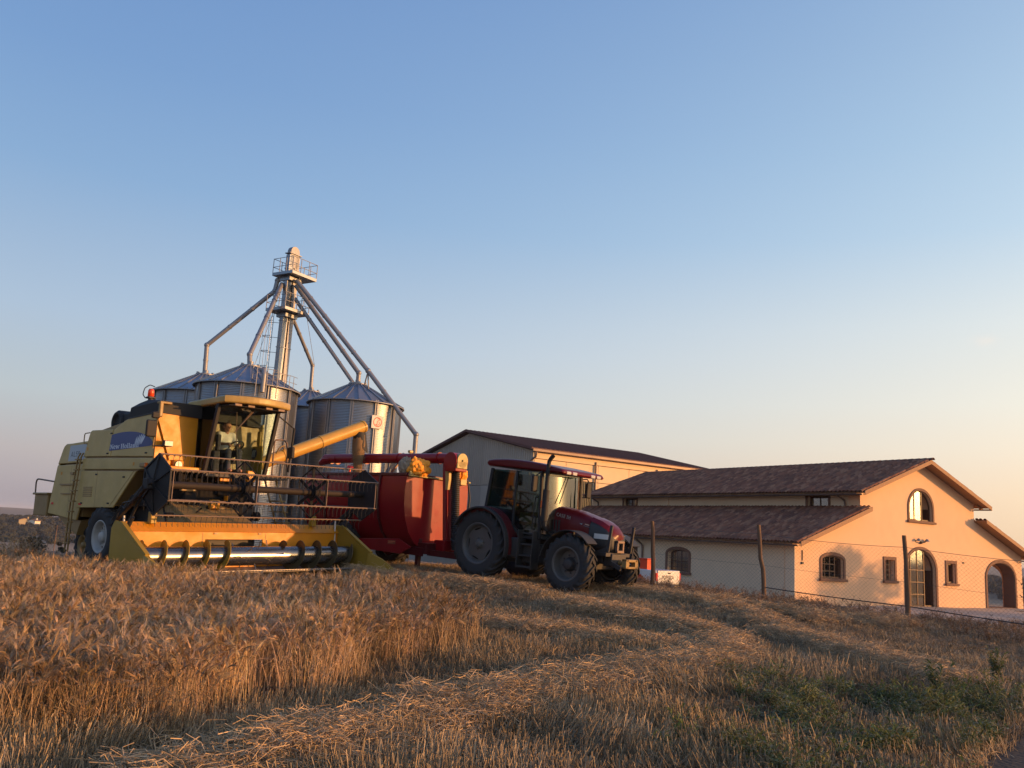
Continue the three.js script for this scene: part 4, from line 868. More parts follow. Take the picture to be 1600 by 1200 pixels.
    for (let i = 0; i <= 5; i++) { const u = i / 5, c = B.clone().addScaledVector(d, -0.18 + 0.12 * u).add(V(0, -0.14 - 0.6 * u, 0)); const w = 0.2 - 0.015 * u, ring = []; for (let k = 0; k < 16; k++) { const a = k / 16 * 2 * Math.PI; ring.push([c.x + Math.cos(a) * w * 0.9 + 0.012 * Math.sin(5 * a) * u, c.y + (u > 0.9 ? 0.05 * Math.sin(3 * a) : 0), c.z + Math.sin(a) * (w + 0.02) + 0.01 * Math.cos(7 * a) * u]); } mouth.push(ring); }
    part('rubber_spout', creased(loft(mouth, false), 1.2), M.black, ut);
  }
}
// print on the combine
{
  const tex = canvasTex(1024, 400, (c, w, h) => {
    c.fillStyle = '#1d3c78'; c.fillRect(0, 0, w, h);
    c.fillStyle = '#cdd3dc'; c.font = 'bold 128px serif'; c.textBaseline = 'alphabetic'; c.save(); c.scale(0.82, 1); c.fillText('New Holland', 16, 352); c.restore();
    c.fillStyle = '#c3cbd6';
    for (let k = 0; k < 5; k++) { const x = 596 + k * 34; c.save(); c.translate(x, 330 - 10 * k); c.rotate(0.22 + 0.06 * k); c.beginPath(); c.moveTo(0, 0); c.quadraticCurveTo(-34, -120, 8, -240 + 12 * Math.abs(k - 2)); c.quadraticCurveTo(32, -120, 10, 0); c.fill(); c.restore(); }
    c.strokeStyle = '#1d3c78'; c.lineWidth = 5; for (let k = 0; k < 4; k++) { c.beginPath(); c.moveTo(604 + k * 34, 316); c.quadraticCurveTo(600 + k * 36, 220, 660 + k * 32, 110); c.stroke(); }
  });
  const s = new THREE.Shape();
  s.moveTo(-0.02, 2.86); s.lineTo(2.05, 2.92); s.bezierCurveTo(2.26, 2.93, 2.2, 3.02, 2.04, 3.1); s.bezierCurveTo(1.7, 3.27, 1.1, 3.33, 0.5, 3.30); s.bezierCurveTo(0.2, 3.28, 0.06, 3.26, 0.05, 3.26); s.lineTo(-0.02, 2.86);
  const g = new THREE.ExtrudeGeometry(s, { depth: 0.004, bevelEnabled: false, curveSegments: 20 }).translate(0, 0, 1.452);
  const p = g.attributes.position, uv = g.attributes.uv;
  for (let i = 0; i < p.count; i++) uv.setXY(i, (p.getX(i) + 0.02) / 2.26, (p.getY(i) - 2.84) / 0.5);
  part('maker_panel', g, std([1, 1, 1], 0.45, { map: tex }), combine, true);
  const t2 = canvasTex(512, 256, (c, w, h) => { c.fillStyle = '#aeb7bd'; c.fillRect(0, 0, w, h); c.fillStyle = '#5d6b74'; c.font = 'bold 120px sans-serif'; c.fillText('AL59', 60, 190); });
  decal('model_panel', [-2.62, 2.66, 1.354], [1.02, 0.02, 0], [0.06, 0.42, 0], t2, combine, { transparent: false });
  const t3 = canvasTex(128, 128, (c) => { c.clearRect(0, 0, 128, 128); c.fillStyle = '#1a2c50'; c.beginPath(); c.arc(64, 64, 60, 0, 7); c.fill(); c.strokeStyle = '#cfd6de'; c.lineWidth = 9; for (let k = 0; k < 3; k++) { c.beginPath(); c.moveTo(34 + k * 22, 100); c.quadraticCurveTo(28 + k * 22, 60, 58 + k * 20, 26); c.stroke(); } });
  decal('badge', [2.14, 2.78, -1.194], [0.3, 0, 0], [0, 0.3, 0], t3, combine);
}

// ---------------------------------------------------------------- header and reel (parts of the combine)
{
  const head = new THREE.Group(); head.name = 'header'; combine.add(head);
  const ZL = 2.86, ZR = -2.8;
  part('feeder_house', [plate([[1.7, 1.15], [1.7, 1.85], [3.86, 1.0], [3.86, 0.9], [1.9, 1.66]], -0.62, 0.95, 0.01), plate([[1.7, 1.15], [1.7, 1.85], [3.45, 1.1], [3.45, 0.3]], -0.61, 0.94, 0.02), bar([2.2, 1.5, 0.98], [3.7, 0.9, 0.98], 0.06, 0.12)], M.tanDark, head);
  // back sheet with its opening; lip; ribs of the lip
  part('back_sheet', [box(3.86, 3.9, 0.2, 0.98, 0.9, ZL), box(3.86, 3.9, 0.2, 0.98, ZR, -0.58), box(3.86, 3.9, 0.82, 0.98, -0.58, 0.9), box(3.86, 3.9, 0.2, 0.34, -0.58, 0.9)], M.yellow, head);
  part('back_lip', [plate([[3.9, 0.98], [3.86, 0.98], [3.7, 1.1], [3.66, 1.18], [3.72, 1.18], [3.78, 1.13], [3.94, 0.99]], ZR, ZL, 0.004)], M.yellow, head);
  part('lip_ribs', Array.from({ length: 44 }, (_, k) => { const z = ZL - 0.15 - k * 0.125; return bar([3.925, 0.985, z], [3.765, 1.14, z - 0.05], 0.018, 0.012); }), M.yellowGreen, head);
  part('sheet_seam', [box(3.9, 3.906, 0.35, 0.97, 0.96, 0.972), box(3.9, 3.906, 0.35, 0.97, -0.66, -0.648), box(3.9, 3.92, 0.93, 0.97, 0.62, 0.7), box(3.9, 3.92, 0.93, 0.97, -0.52, -0.44)], M.tanDark, head);
  part('feeder_chain', [rod([3.6, 0.6, 0.8], [3.6, 0.6, -0.5], 0.09), box(3.5, 3.6, 0.3, 0.8, -0.55, 0.85)], M.darkSteel, head);
  part('header_floor', [plate([[3.86, 0.2], [4.1, 0.14], [4.6, 0.14], [5.0, 0.2], [5.0, 0.16], [4.6, 0.1], [4.1, 0.1], [3.86, 0.16]], ZR, ZL)], M.steelDull, head);
  { const gs = [box(4.98, 5.06, 0.16, 0.2, ZR, ZL)]; for (let z = ZR + 0.05; z < ZL; z += 0.0762) gs.push(new THREE.ConeGeometry(0.018, 0.14, 4).rotateZ(-Math.PI / 2).translate(5.11, 0.18, z)); part('cutter_bar', gs, M.steelDull, head); }
  // end sheets and dividers
  for (const [z, s] of [[ZL, 1], [ZR, -1]]) {
    const end = part('end_sheet', [plate([[3.62, 0.14], [3.62, 1.04], [3.74, 1.2], [4.05, 1.16], [4.75, 0.74], [5.2, 0.55], [5.2, 0.14]], z - 0.03, z + 0.03, 0.01), bar([4.05, 1.17, z], [5.2, 0.56, z], 0.09, 0.04)], s > 0 ? M.yellowGreen : M.yellowGreen, head);
    part('divider', creased(loft([[[5.15, 0.56, z - 0.05], [5.15, 0.56, z + 0.05], [5.15, 0.14, z + 0.12], [5.15, 0.14, z - 0.12]], [[5.6, 0.42, z - 0.02 + 0.02 * s], [5.6, 0.42, z + 0.02 + 0.02 * s], [5.6, 0.1, z + 0.08 + 0.02 * s], [5.6, 0.1, z - 0.06 + 0.02 * s]], [[6.0, 0.22, z + 0.04 * s - 0.01], [6.0, 0.22, z + 0.04 * s + 0.01], [6.0, 0.1, z + 0.04 * s + 0.02], [6.0, 0.1, z + 0.04 * s - 0.02]]]), 0.3), M.yellowGreen, end);
    part('marker_rod', [rod([3.9, 0.75, z - 0.12 * s], [3.86, 1.3, z - 0.1 * s], 0.022)], M.white, end);
    part('bracket', [box(3.72, 3.86, 1.14, 1.4, z - 0.75 * s - 0.07, z - 0.75 * s + 0.07, 0.02)], M.yellowGreen, head);
  }
  // auger: bright tube, helical flights
  {
    const ax = 4.42, ay = 0.48, r0 = 0.205, r1 = 0.335;
    part('auger_tube', [rod([ax, ay, ZL - 0.12], [ax, ay, ZR + 0.12], r0, r0, 36)], M.steel, head);
    const flight = (za, zb, turns, hand) => {
      const n = Math.round(turns * 28), P = (u, r) => { const a = hand * u * turns * 2 * Math.PI + 0.9; return [ax + Math.cos(a) * r, ay + Math.sin(a) * r, za + (zb - za) * u]; };
      const pos = [], idx = [];
      for (let i = 0; i <= n; i++) { const e = 0.007; pos.push(...P(i / n, r0 - 0.01), ...P(i / n, r1)); pos[pos.length - 1] += e; }
      for (let i = 0; i < n; i++) idx.push(2 * i, 2 * i + 1, 2 * i + 3, 2 * i, 2 * i + 3, 2 * i + 2);
      const g = new THREE.BufferGeometry(); g.setAttribute('position', new THREE.Float32BufferAttribute(pos, 3)); g.setIndex(idx); g.computeVertexNormals();
      const edge = []; for (let i = 0; i <= n; i++) edge.push(P(i / n, r1));
      return [g, pipe(edge, 0.012, 5, 0.5, n)];
    };
    part('auger_flight', flight(ZL - 0.2, 0.62, 4.2, 1), M.yellowGreen, head);
    part('auger_flight', flight(ZR + 0.15, -0.75, 4.0, -1), std([0.1, 0.08, 0.04], 0.5, { map: T.dust, metalness: 0.3 }), head);
    const f = []; for (let k = 0; k < 12; k++) { const z = 0.5 - k * 0.1, a = k * 2.3; f.push(rod([ax + Math.cos(a) * r0, ay + Math.sin(a) * r0, z], [ax + Math.cos(a) * (r1 + 0.02), ay + Math.sin(a) * (r1 + 0.02), z], 0.012, 0.012, 6)); }
    part('auger_finger', f, M.steel, head);
  }
  // reel
  const reel = new THREE.Group(); reel.name = 'reel'; combine.add(reel);
  const rx = 4.85, ry = 1.95, R = 0.6, zl = 2.62, zr = -2.72, a0 = Math.PI / 2 - 0.03;
  const vtx = (k, r = R) => { const a = a0 - k * Math.PI / 3; return [rx + Math.cos(a) * r, ry + Math.sin(a) * r]; };
  part('reel_tube', [rod([rx, ry, zl], [rx, ry, zr], 0.075, 0.075, 20)], M.rust, reel);
  for (let k = 0; k < 6; k++) {
    const [x, y] = vtx(k, R + 0.02);
    const b = part('reel_bar', [rod([x, y, zl + 0.03], [x, y, zr - 0.03], 0.0165, 0.0165, 10)], M.pinkSteel, reel);
    const tn = [];
    for (let z = zl - 0.06; z > zr; z -= 0.125) { tn.push(rod([x, y, z], [x - 0.03, y - 0.12, z + 0.01], 0.006, 0.005, 4), rod([x - 0.03, y - 0.12, z + 0.01], [x - 0.015, y - 0.23, z + 0.01], 0.005, 0.004, 4), rod([x + 0.012, y - 0.022, z], [x - 0.012, y - 0.022, z], 0.016, 0.016, 5)); }
    const w = part('tines', tn, M.darkSteel, b); w.userData.kind = 'stuff';
  }
  // end stars, filled, and two open stars between
  for (const [z, s] of [[zl, 1], [zr, -1]]) {
    const poly = []; for (let k = 0; k < 6; k++) poly.push(vtx(k, R + 0.015));
    const pts = poly.map(([x, y]) => [x - rx, y - ry]);
    const cone = loft([pts.map(([x, y]) => [rx + x, ry + y, z]), pts.map(([x, y]) => [rx + x * 0.5, ry + y * 0.5, z + s * 0.05]), pts.map(([x, y]) => [rx + x * 0.14, ry + y * 0.14, z + s * 0.08])]);
    const p = part('reel_end_plate', creased(cone, 0.2), M.black, reel);
    part('plate_rib', pts.flatMap(([x, y], k) => { const [u, v] = pts[(k + 1) % 6]; return [bar([rx + x, ry + y, z + s * 0.015], [rx + x * 0.15, ry + y * 0.15, z + s * 0.09], 0.035, 0.03), bar([rx + x, ry + y, z + s * 0.01], [rx + u, ry + v, z + s * 0.01], 0.03, 0.035)]; }), M.black, p);
    if (s < 0) part('cam_ring', new THREE.TorusGeometry(0.42, 0.02, 8, 40).scale(1, 1, 1).translate(rx - 0.06, ry, z - 0.14), M.darkSteel, p);
    part('rim_rod', [rod([...vtx(1, R + 0.02), z - s * 0.05], [...vtx(2, R + 0.02), z - s * 0.05], 0.013)], M.pinkSteel, p);
  }
  for (const z of [0.66, -1.2]) {
    const gs = [];
    for (let k = 0; k < 6; k++) {
      const [x, y] = vtx(k), [u, v] = vtx(k + 1);
      gs.push(bar([rx, ry, z], [x, y, z], 0.02, 0.075));
      const m = [(x + u) / 2, (y + v) / 2], c = (f, g) => [rx + (m[0] - rx) * f + (g[0] - m[0]) * 0.32, ry + (m[1] - ry) * f + (g[1] - m[1]) * 0.32];
      gs.push(bar([...c(0.55, [x, y]), z], [...c(0.55, [u, v]), z], 0.015, 0.05), bar([x, y, z], [u, v, z], 0.015, 0.03));
      gs.push(bar([...vtx(k, R * 0.3), z], [...vtx(k + 1, R * 0.3), z], 0.02, 0.05));
    }
    gs.push(rod([rx, ry, z - 0.05], [rx, ry, z + 0.05], 0.13, 0.13, 18));
    const s = part('reel_star', gs, M.flatBlack, reel);
    part('rim_rod', [rod([...vtx(1, R + 0.02), z - 0.02], [...vtx(2, R + 0.02), z - 0.02], 0.013)], M.pinkSteel, s);
  }
  // arms that carry the reel
  for (const [z, s] of [[zl + 0.2, 1], [zr - 0.2, -1]]) {
    part('reel_arm', [bar([3.5, 1.15, z], [5.0, 2.02, z], 0.08, 0.12, 0.01), rod([3.7, 0.75, z - 0.1 * s], [4.5, 1.7, z - 0.06 * s], 0.03), box(4.75, 4.95, 1.84, 2.06, z - 0.06, z + 0.06, 0.02)], M.black, reel);
    part('lift_ram', rod([3.75, 0.75, z - 0.1 * s], [4.2, 1.28, z - 0.08 * s], 0.042), M.darkSteel, reel);
  }
  part('hydraulic_hose', [pipe([[4.4, 1.72, zl + 0.27], [4.2, 1.45, zl + 0.3], [4.0, 1.5, zl + 0.28], [3.6, 1.2, zl + 0.26]], 0.015, 6), pipe([[4.8, 1.9, zl + 0.27], [4.5, 1.6, zl + 0.32], [4.1, 1.55, zl + 0.3], [3.7, 1.15, zl + 0.26]], 0.015, 6)], M.plastic, reel);
}

// ---------------------------------------------------------------- the driver, seated in the cab
function bodyField(bones, res, size, centre, k = 0.035) {
  const mc = new MarchingCubes(res, new THREE.MeshBasicMaterial(), false, false, 60000);
  mc.isolation = 0;
  let i = 0;
  const p = V(), a = V(), ab = V();
  const B = bones.map(([A, C, r0, r1]) => ({ A: V(...A), C: V(...C), r0, r1 }));
  for (let z = 0; z < res; z++) for (let y = 0; y < res; y++) for (let x = 0; x < res; x++) {
    p.set((x - res / 2) / (res / 2), (y - res / 2) / (res / 2), (z - res / 2) / (res / 2)).multiplyScalar(size / 2).add(centre);
    let d = 1e3;
    for (const b of B) {
      ab.copy(b.C).sub(b.A); a.copy(p).sub(b.A);
      const t = clamp(a.dot(ab) / Math.max(1e-6, ab.lengthSq()), 0, 1);
      const e = a.addScaledVector(ab, -t).length() - (b.r0 + (b.r1 - b.r0) * t);
      const h = clamp(0.5 + 0.5 * (d - e) / k, 0, 1);
      d = d + (e - d) * h - k * h * (1 - h);
    }
    mc.field[i++] = -d;
  }
  mc.update();
  const n = mc.count;
  const g = new THREE.BufferGeometry();
  g.setAttribute('position', new THREE.BufferAttribute(mc.positionArray.slice(0, n * 3), 3));
  g.setAttribute('normal', new THREE.BufferAttribute(mc.normalArray.slice(0, n * 3), 3));
  g.scale(size / 2, size / 2, size / 2).translate(centre.x, centre.y, centre.z);
  g.computeVertexNormals();
  return boxUV(g);
}
{
  const t = turn(thing('person', 'person in white shirt sitting at the wheel inside the combine cab', 'person', COMB.o), COMB.az, COMB.pitch, COMB.roll);
  // local: x forward, hip at (0,0)
  const hx = 2.24, hy = 2.84, hz = -0.39, P = (x, y, z) => [hx + x, hy + y, hz + z];
  const arms = (s) => [[P(0.02, 0.5, s * 0.19), P(0.12, 0.26, s * 0.25), 0.052, 0.044], [P(0.12, 0.26, s * 0.25), P(0.36, 0.25, s * 0.16), 0.042, 0.03]];
  const legs = (s) => [[P(0.02, 0, s * 0.1), P(0.42, 0.06, s * 0.15), 0.085, 0.06], [P(0.42, 0.06, s * 0.15), P(0.46, -0.36, s * 0.14), 0.058, 0.04], [P(0.46, -0.37, s * 0.14), P(0.58, -0.4, s * 0.14), 0.04, 0.035]];
  const torso = [[P(0, 0.02, -0.06), P(0, 0.02, 0.06), 0.12, 0.12], [P(0, 0.05, 0), P(-0.03, 0.36, 0), 0.125, 0.13], [P(-0.03, 0.4, -0.1), P(-0.03, 0.4, 0.1), 0.1, 0.1], [P(0.01, 0.5, -0.17), P(0.01, 0.5, 0.17), 0.055, 0.055]];
  const head = [[P(0.02, 0.5, 0), P(0.05, 0.62, 0), 0.052, 0.052], [P(0.06, 0.72, 0), P(0.08, 0.66, 0), 0.088, 0.065], [P(0.03, 0.75, 0), P(0.05, 0.74, 0), 0.092, 0.085], [P(0.15, 0.69, 0), P(0.165, 0.675, 0), 0.014, 0.016], [P(0.12, 0.625, 0), P(0.125, 0.62, 0), 0.03, 0.03], [P(0.04, 0.68, 0.09), P(0.03, 0.7, 0.095), 0.02, 0.022], [P(0.04, 0.68, -0.09), P(0.03, 0.7, -0.095), 0.02, 0.022]];
  const hands = [1, -1].flatMap((s) => [[P(0.37, 0.25, s * 0.155), P(0.43, 0.24, s * 0.14), 0.032, 0.026], ...[0, 1, 2, 3].map((k) => [P(0.42, 0.255 - 0.016 * k, s * 0.14), P(0.455, 0.235 - 0.016 * k, s * 0.115), 0.01, 0.009]), [P(0.39, 0.27, s * 0.14), P(0.42, 0.275, s * 0.11), 0.011, 0.009]]);
  const body = meshOf('body', bodyField([...torso, ...head, ...arms(1), ...arms(-1), ...legs(1), ...legs(-1), ...hands], 96, 1.5, V(...P(0.2, 0.15, 0)), 0.03), M.skin, t);
  const fat = (b, e) => b.map(([a, c, r0, r1]) => [a, c, r0 + e, r1 + e]);
  meshOf('shirt', bodyField(fat([...torso, arms(1)[0], arms(-1)[0]], 0.016), 64, 1.0, V(...P(0.05, 0.3, 0))), M.shirt, body);
  meshOf('trousers', bodyField(fat([torso[0], ...legs(1).slice(0, 2), ...legs(-1).slice(0, 2)], 0.017), 64, 1.1, V(...P(0.25, -0.12, 0))), M.trousers, body);
  meshOf('hair', bodyField([[P(0.01, 0.77, 0), P(0.05, 0.78, 0), 0.092, 0.084], [P(-0.03, 0.7, 0), P(-0.02, 0.75, 0), 0.06, 0.07]], 40, 0.4, V(...P(0.03, 0.74, 0))), M.hair, body);
  part('eyes', [1, -1].map((s) => new THREE.SphereGeometry(0.011, 8, 6).translate(...P(0.142, 0.7, s * 0.035))), M.hair, body);
}

// ---------------------------------------------------------------- tractor
const TR = { o: [0.239, 0.578, -22.345], az: 131 };
{
  const t = turn(thing('tractor', 'dark red tractor with glazed cab and tall exhaust, hitched to the red grain cart', 'tractor', TR.o), TR.az, -2.9);
  const RR = 0.845, RF = 0.655, XF = 2.52, XR = -0.25;
  // bonnet: rings from the cab forward, rounded section
  const ring = (x, yb, yt, hw, e = 0.5) => { const r = []; for (let k = 0; k < 24; k++) { const a = k / 24 * 2 * Math.PI, c = Math.cos(a), s = Math.sin(a); const sx = Math.sign(c) * Math.pow(Math.abs(c), e), sy = Math.sign(s) * Math.pow(Math.abs(s), e); r.push([x, (yb + yt) / 2 + sy * (yt - yb) / 2, sx * hw * (sy > 0 ? 1 - 0.16 * sy * sy : 1)]); } return r; };
  part('bonnet', [creased(loft([ring(1.28, 1.2, 1.96, 0.42, 0.45), ring(1.6, 1.2, 1.95, 0.43, 0.45), ring(2.1, 1.2, 1.885, 0.43, 0.48), ring(2.45, 1.18, 1.80, 0.42, 0.5), ring(2.6, 1.12, 1.755, 0.41, 0.5)]), 0.7)], M.redTrac, t);
  part('grille', [creased(loft([ring(2.605, 1.02, 1.745, 0.405, 0.5), ring(2.84, 0.98, 1.67, 0.395, 0.5), ring(3.03, 0.98, 1.575, 0.37, 0.55), ring(3.14, 1.0, 1.48, 0.32, 0.62), ring(3.19, 1.05, 1.38, 0.24, 0.75)]), 0.8)], M.plastic, t);
  part('bonnet_nose', [creased(loft([[2.58, 1.765, 0.32], [2.84, 1.69, 0.3], [3.03, 1.595, 0.27], [3.14, 1.5, 0.23], [3.2, 1.4, 0.15]].map(([x, y, w]) => [[x, y - 0.09, w + 0.03], [x, y, w * 0.7], [x, y + 0.012, 0], [x, y, -w * 0.7], [x, y - 0.09, -w - 0.03], [x, y - 0.12, 0]])), 0.5)], M.redTrac, t);
  for (const s of [1, -1]) {
    const h = part('headlamp', [creased(loft([[2.76, 0.405], [2.98, 0.39], [3.12, 0.34]].map(([x, z]) => [[x, 1.28, s * z], [x, 1.4, s * (z - 0.01)], [x, 1.4, s * (z - 0.07)], [x, 1.28, s * (z - 0.06)]])), 0.4)], M.steelDull, t);
    part('lens', [creased(loft([[2.77, 0.413], [2.98, 0.398], [3.13, 0.347]].map(([x, z]) => [[x, 1.285, s * z], [x, 1.395, s * (z - 0.01)], [x, 1.395, s * (z - 0.02)], [x, 1.285, s * (z - 0.01)]])), 0.4)], M.lampGlass, h);
    part('side_grille', [box(2.0, 2.7, 1.2, 1.34, s * 0.41, s * 0.435), ...[0, 1, 2, 3].map((k) => box(1.45 + 0.09 * k, 1.5 + 0.09 * k, 1.3, 1.62, s * 0.42, s * 0.44))], M.plastic, t);
    part('headlamp', [box(3.12, 3.18, 1.3, 1.38, s * 0.1 - 0.08, s * 0.1 + 0.08, 0.01)], M.lampGlass, t);
  }
  // engine and chassis
  part('engine', [box(1.0, 3.0, 0.72, 1.22, -0.3, 0.3, 0.04), box(-0.4, 1.2, 0.55, 1.2, -0.32, 0.32, 0.05), box(1.3, 2.1, 0.95, 1.3, 0.3, 0.4, 0.02), rod([1.55, 1.25, 0.36], [1.9, 1.25, 0.36], 0.09), rod([1.4, 1.42, 0.4], [1.75, 1.3, 0.42], 0.03)], M.darkSteel, t);
  part('fuel_tank', [box(0.35, 1.45, 0.5, 1.0, 0.42, 0.78, 0.08)], M.plastic, t);
  part('front_axle', [bar([XF, RF, -0.75], [XF, RF, 0.75], 0.2, 0.22, 0.03), box(XF - 0.25, XF + 0.25, 0.7, 0.95, -0.18, 0.18, 0.03), rod([XF - 0.16, RF, -0.6], [XF - 0.16, RF, 0.6], 0.03)], M.darkSteel, t);
  part('rear_axle', [rod([XR, RR, -0.8], [XR, RR, 0.8], 0.16, 0.16, 18)], M.darkSteel, t);
  // wheels
  const rt = tyreGeo(RR - 0.03, 0.5, 0.485, 20, 0.44, 1), ft = tyreGeo(RF - 0.03, 0.42, 0.365, 18, 0.46, 1);
  const rslot = []; for (let k = 0; k < 5; k++) rslot.push(slot(k * Math.PI * 2 / 5 + 0.3, 0.37, 0.022, 0.12));
  for (const s of [1, -1]) {
    wheel(t, 'rear_wheel', XR, RR, s * 0.87, { tyre: rt, W: 0.5, Rr: 0.485, face: s, disc: 0.12, holes: rslot.map((h) => h.clone()), hub: [[0, -0.2], [0.08, -0.2], [0.1, -0.17], [0.13, -0.12], [0.18, -0.115]], bolts: 8, boltR: 0.14, mat: M.rimGrey, rot: 0.35 });
    wheel(t, 'front_wheel', XF, RF, s * 0.9, { tyre: ft, W: 0.42, Rr: 0.365, face: s, disc: 0.0, hub: [[0, -0.13], [0.1, -0.13], [0.13, -0.1], [0.14, -0.02], [0.17, 0.0]], bolts: 8, boltR: 0.2, mat: M.rimGrey, hubMat: M.darkSteel, rot: 0.2 });
  }
  // mudguards
  const guard = (cx, cy, r, a0, a1, z0, z1, th, lip) => { const pts = [], n = 22; for (let k = 0; k <= n; k++) { const a = a0 + (a1 - a0) * k / n; pts.push([cx + Math.cos(a) * (r + th), cy + Math.sin(a) * (r + th)]); } for (let k = n; k >= 0; k--) { const a = a0 + (a1 - a0) * k / n; pts.push([cx + Math.cos(a) * r, cy + Math.sin(a) * r]); } const g = [plate(pts, Math.min(z0, z1), Math.max(z0, z1), 0.012)]; if (lip) { const p2 = pts.map(([x, y]) => { const dx = x - cx, dy = y - cy, l = Math.hypot(dx, dy), q = l > r + th / 2 ? r + th : r - 0.09; return [cx + dx / l * q, cy + dy / l * q]; }); g.push(plate(p2, lip, lip + 0.02, 0.004)); } return g; };
  for (const s of [1, -1]) {
    part('rear_fender', guard(XR + 0.08, RR - 0.03, 0.93, rad(-8), rad(150), s * 0.55, s * 1.06, 0.03, s > 0 ? 1.05 : -1.07), M.redDark, t);
    part('fender_skirt', guard(XR + 0.08, RR - 0.03, 0.9, rad(-12), rad(152), s * 1.065, s * 1.2, 0.05), M.plastic, t);
    part('front_fender', guard(XF, RF, 0.75, rad(42), rad(172), s * 0.7, s * 1.1, 0.02), M.plastic, t);
    part('fender_arm', [bar([XF - 0.1, RF + 0.1, s * 0.62], [XF - 0.1, RF + 0.76, s * 0.75], 0.05, 0.05)], M.darkSteel, t);
  }
  part('steps', [...[0, 1, 2, 3].map((k) => box(0.98, 1.42, 0.42 + 0.26 * k, 0.46 + 0.26 * k, 0.72 - 0.05 * k, 1.0 - 0.05 * k, 0.01)), box(0.96, 0.99, 0.4, 1.3, 0.7, 1.0, 0.01), box(1.41, 1.44, 0.4, 1.3, 0.7, 1.0, 0.01)], M.plastic, t);
  part('battery_box', [box(0.55, 1.0, 0.62, 1.1, 0.7, 0.98, 0.04)], M.plastic, t);
  // cab
  {
    const cab = new THREE.Group(); cab.name = 'cab'; t.add(cab);
    const W = 0.8, wB = 0.72;
    part('cab_floor', [box(-0.1, 1.5, 1.12, 1.2, -0.75, 0.75, 0.02), box(-0.25, 0.5, 1.2, 1.75, -0.55, 0.55, 0.1), box(1.2, 1.5, 1.2, 1.85, -0.35, 0.35, 0.05)], M.plastic, cab);
    for (const s of [1, -1]) {
      part('pillar', [bar([-0.33, 1.75, s * W], [-0.22, 2.75, s * W], 0.08, 0.08, 0.02), bar([-0.33, 1.75, s * W], [0.45, 1.45, s * W], 0.06, 0.07), bar([0.45, 1.47, s * W], [0.95, 1.12, s * W], 0.05, 0.06), bar([0.95, 1.13, s * W], [1.4, 1.13, s * W], 0.05, 0.06)], M.black, cab);
      part('pillar', [bar([1.46, 1.12, s * W], [1.38, 2.75, s * W], 0.085, 0.07, 0.02)], M.black, cab);
      part('pillar', [bar([0.62, 1.4, s * W], [0.6, 2.72, s * W], 0.05, 0.05)], M.black, cab);
      const d = part('door_glass', plate([[0.66, 1.4], [0.97, 1.18], [1.41, 1.18], [1.35, 2.72], [0.63, 2.72]], s * W - 0.004, s * W + 0.004), M.glassSide, cab);
      part('handle', [box(1.2, 1.36, 1.62, 1.66, s * (W + 0.03) - 0.02, s * (W + 0.03) + 0.02, 0.01), pipe([[1.28, 1.35, s * W], [1.26, 1.35, s * (W + 0.06)], [1.3, 2.1, s * (W + 0.06)], [1.32, 2.1, s * W]], 0.014, 6)], M.black, d);
      part('quarter_glass', plate([[-0.3, 1.77], [0.47, 1.48], [0.59, 1.42], [0.57, 2.72], [-0.2, 2.72]], s * W - 0.004, s * W + 0.004), M.glassSide, cab);
    }
    // bowed windscreen
    const ws = []; for (let i = 0; i <= 1; i++) { const r = []; for (let k = 0; k <= 12; k++) { const u = k / 6 - 1, z = u * (W - 0.03), b = 0.17 * (1 - u * u); r.push([1.47 - 0.06 * i + b, 1.25 + 1.49 * i, z]); } ws.push(r); }
    const wpos = [], widx = []; ws.forEach((r) => r.forEach((p) => wpos.push(...p))); for (let k = 0; k < 12; k++) widx.push(k, k + 1, k + 14, k, k + 14, k + 13);
    const wg = new THREE.BufferGeometry(); wg.setAttribute('position', new THREE.Float32BufferAttribute(wpos, 3)); wg.setIndex(widx); wg.computeVertexNormals();
    part('windscreen', wg, M.glassTint, cab);
    part('wiper', [rod([1.62, 2.68, 0.05], [1.66, 2.0, 0.38], 0.012), rod([1.6, 1.3, 0.62], [1.57, 1.32, -0.6], 0.025)], M.black, cab);
    part('rear_window', plate([[-0.34, 1.8], [-0.33, 1.8], [-0.2, 2.7], [-0.21, 2.7]], -W + 0.04, W - 0.04), M.glassRear, cab);
    // roof
    const rs = new THREE.Shape(); rs.moveTo(-0.42, 2.86); rs.lineTo(-0.36, 2.8); rs.lineTo(1.5, 2.72); rs.lineTo(2.02, 2.7); rs.quadraticCurveTo(2.1, 2.74, 2.0, 2.82); rs.quadraticCurveTo(1.2, 2.98, 0.4, 3.0); rs.quadraticCurveTo(-0.2, 3.0, -0.38, 2.95); rs.lineTo(-0.42, 2.86);
    const rg = new THREE.ExtrudeGeometry(rs, { depth: 1.5, bevelEnabled: true, bevelSize: 0.05, bevelThickness: 0.12, bevelSegments: 5, bevelOffset: -0.05, curveSegments: 10 }).translate(0, 0, -0.75);
    part('roof', creased(clean(rg), 0.7), M.redTrac, cab);
    part('roof_lamp', [0.62, 0.38, -0.38, -0.62].map((z) => box(2.0, 2.06, 2.7, 2.78, z - 0.09, z + 0.09, 0.02)), M.lampGlass, cab);
    part('roof_lamp', [0.6, -0.6].map((z) => box(-0.46, -0.4, 2.8, 2.9, z - 0.09, z + 0.09, 0.02)), M.lampGlass, cab);
    part('seat', [box(0.1, 0.6, 1.62, 1.76, -0.25, 0.25, 0.05), box(0.02, 0.16, 1.72, 2.3, -0.24, 0.24, 0.06), box(0.02, 0.14, 2.3, 2.5, -0.14, 0.14, 0.05), box(0.2, 0.6, 1.9, 1.96, 0.27, 0.36, 0.02)], M.cushion, cab);
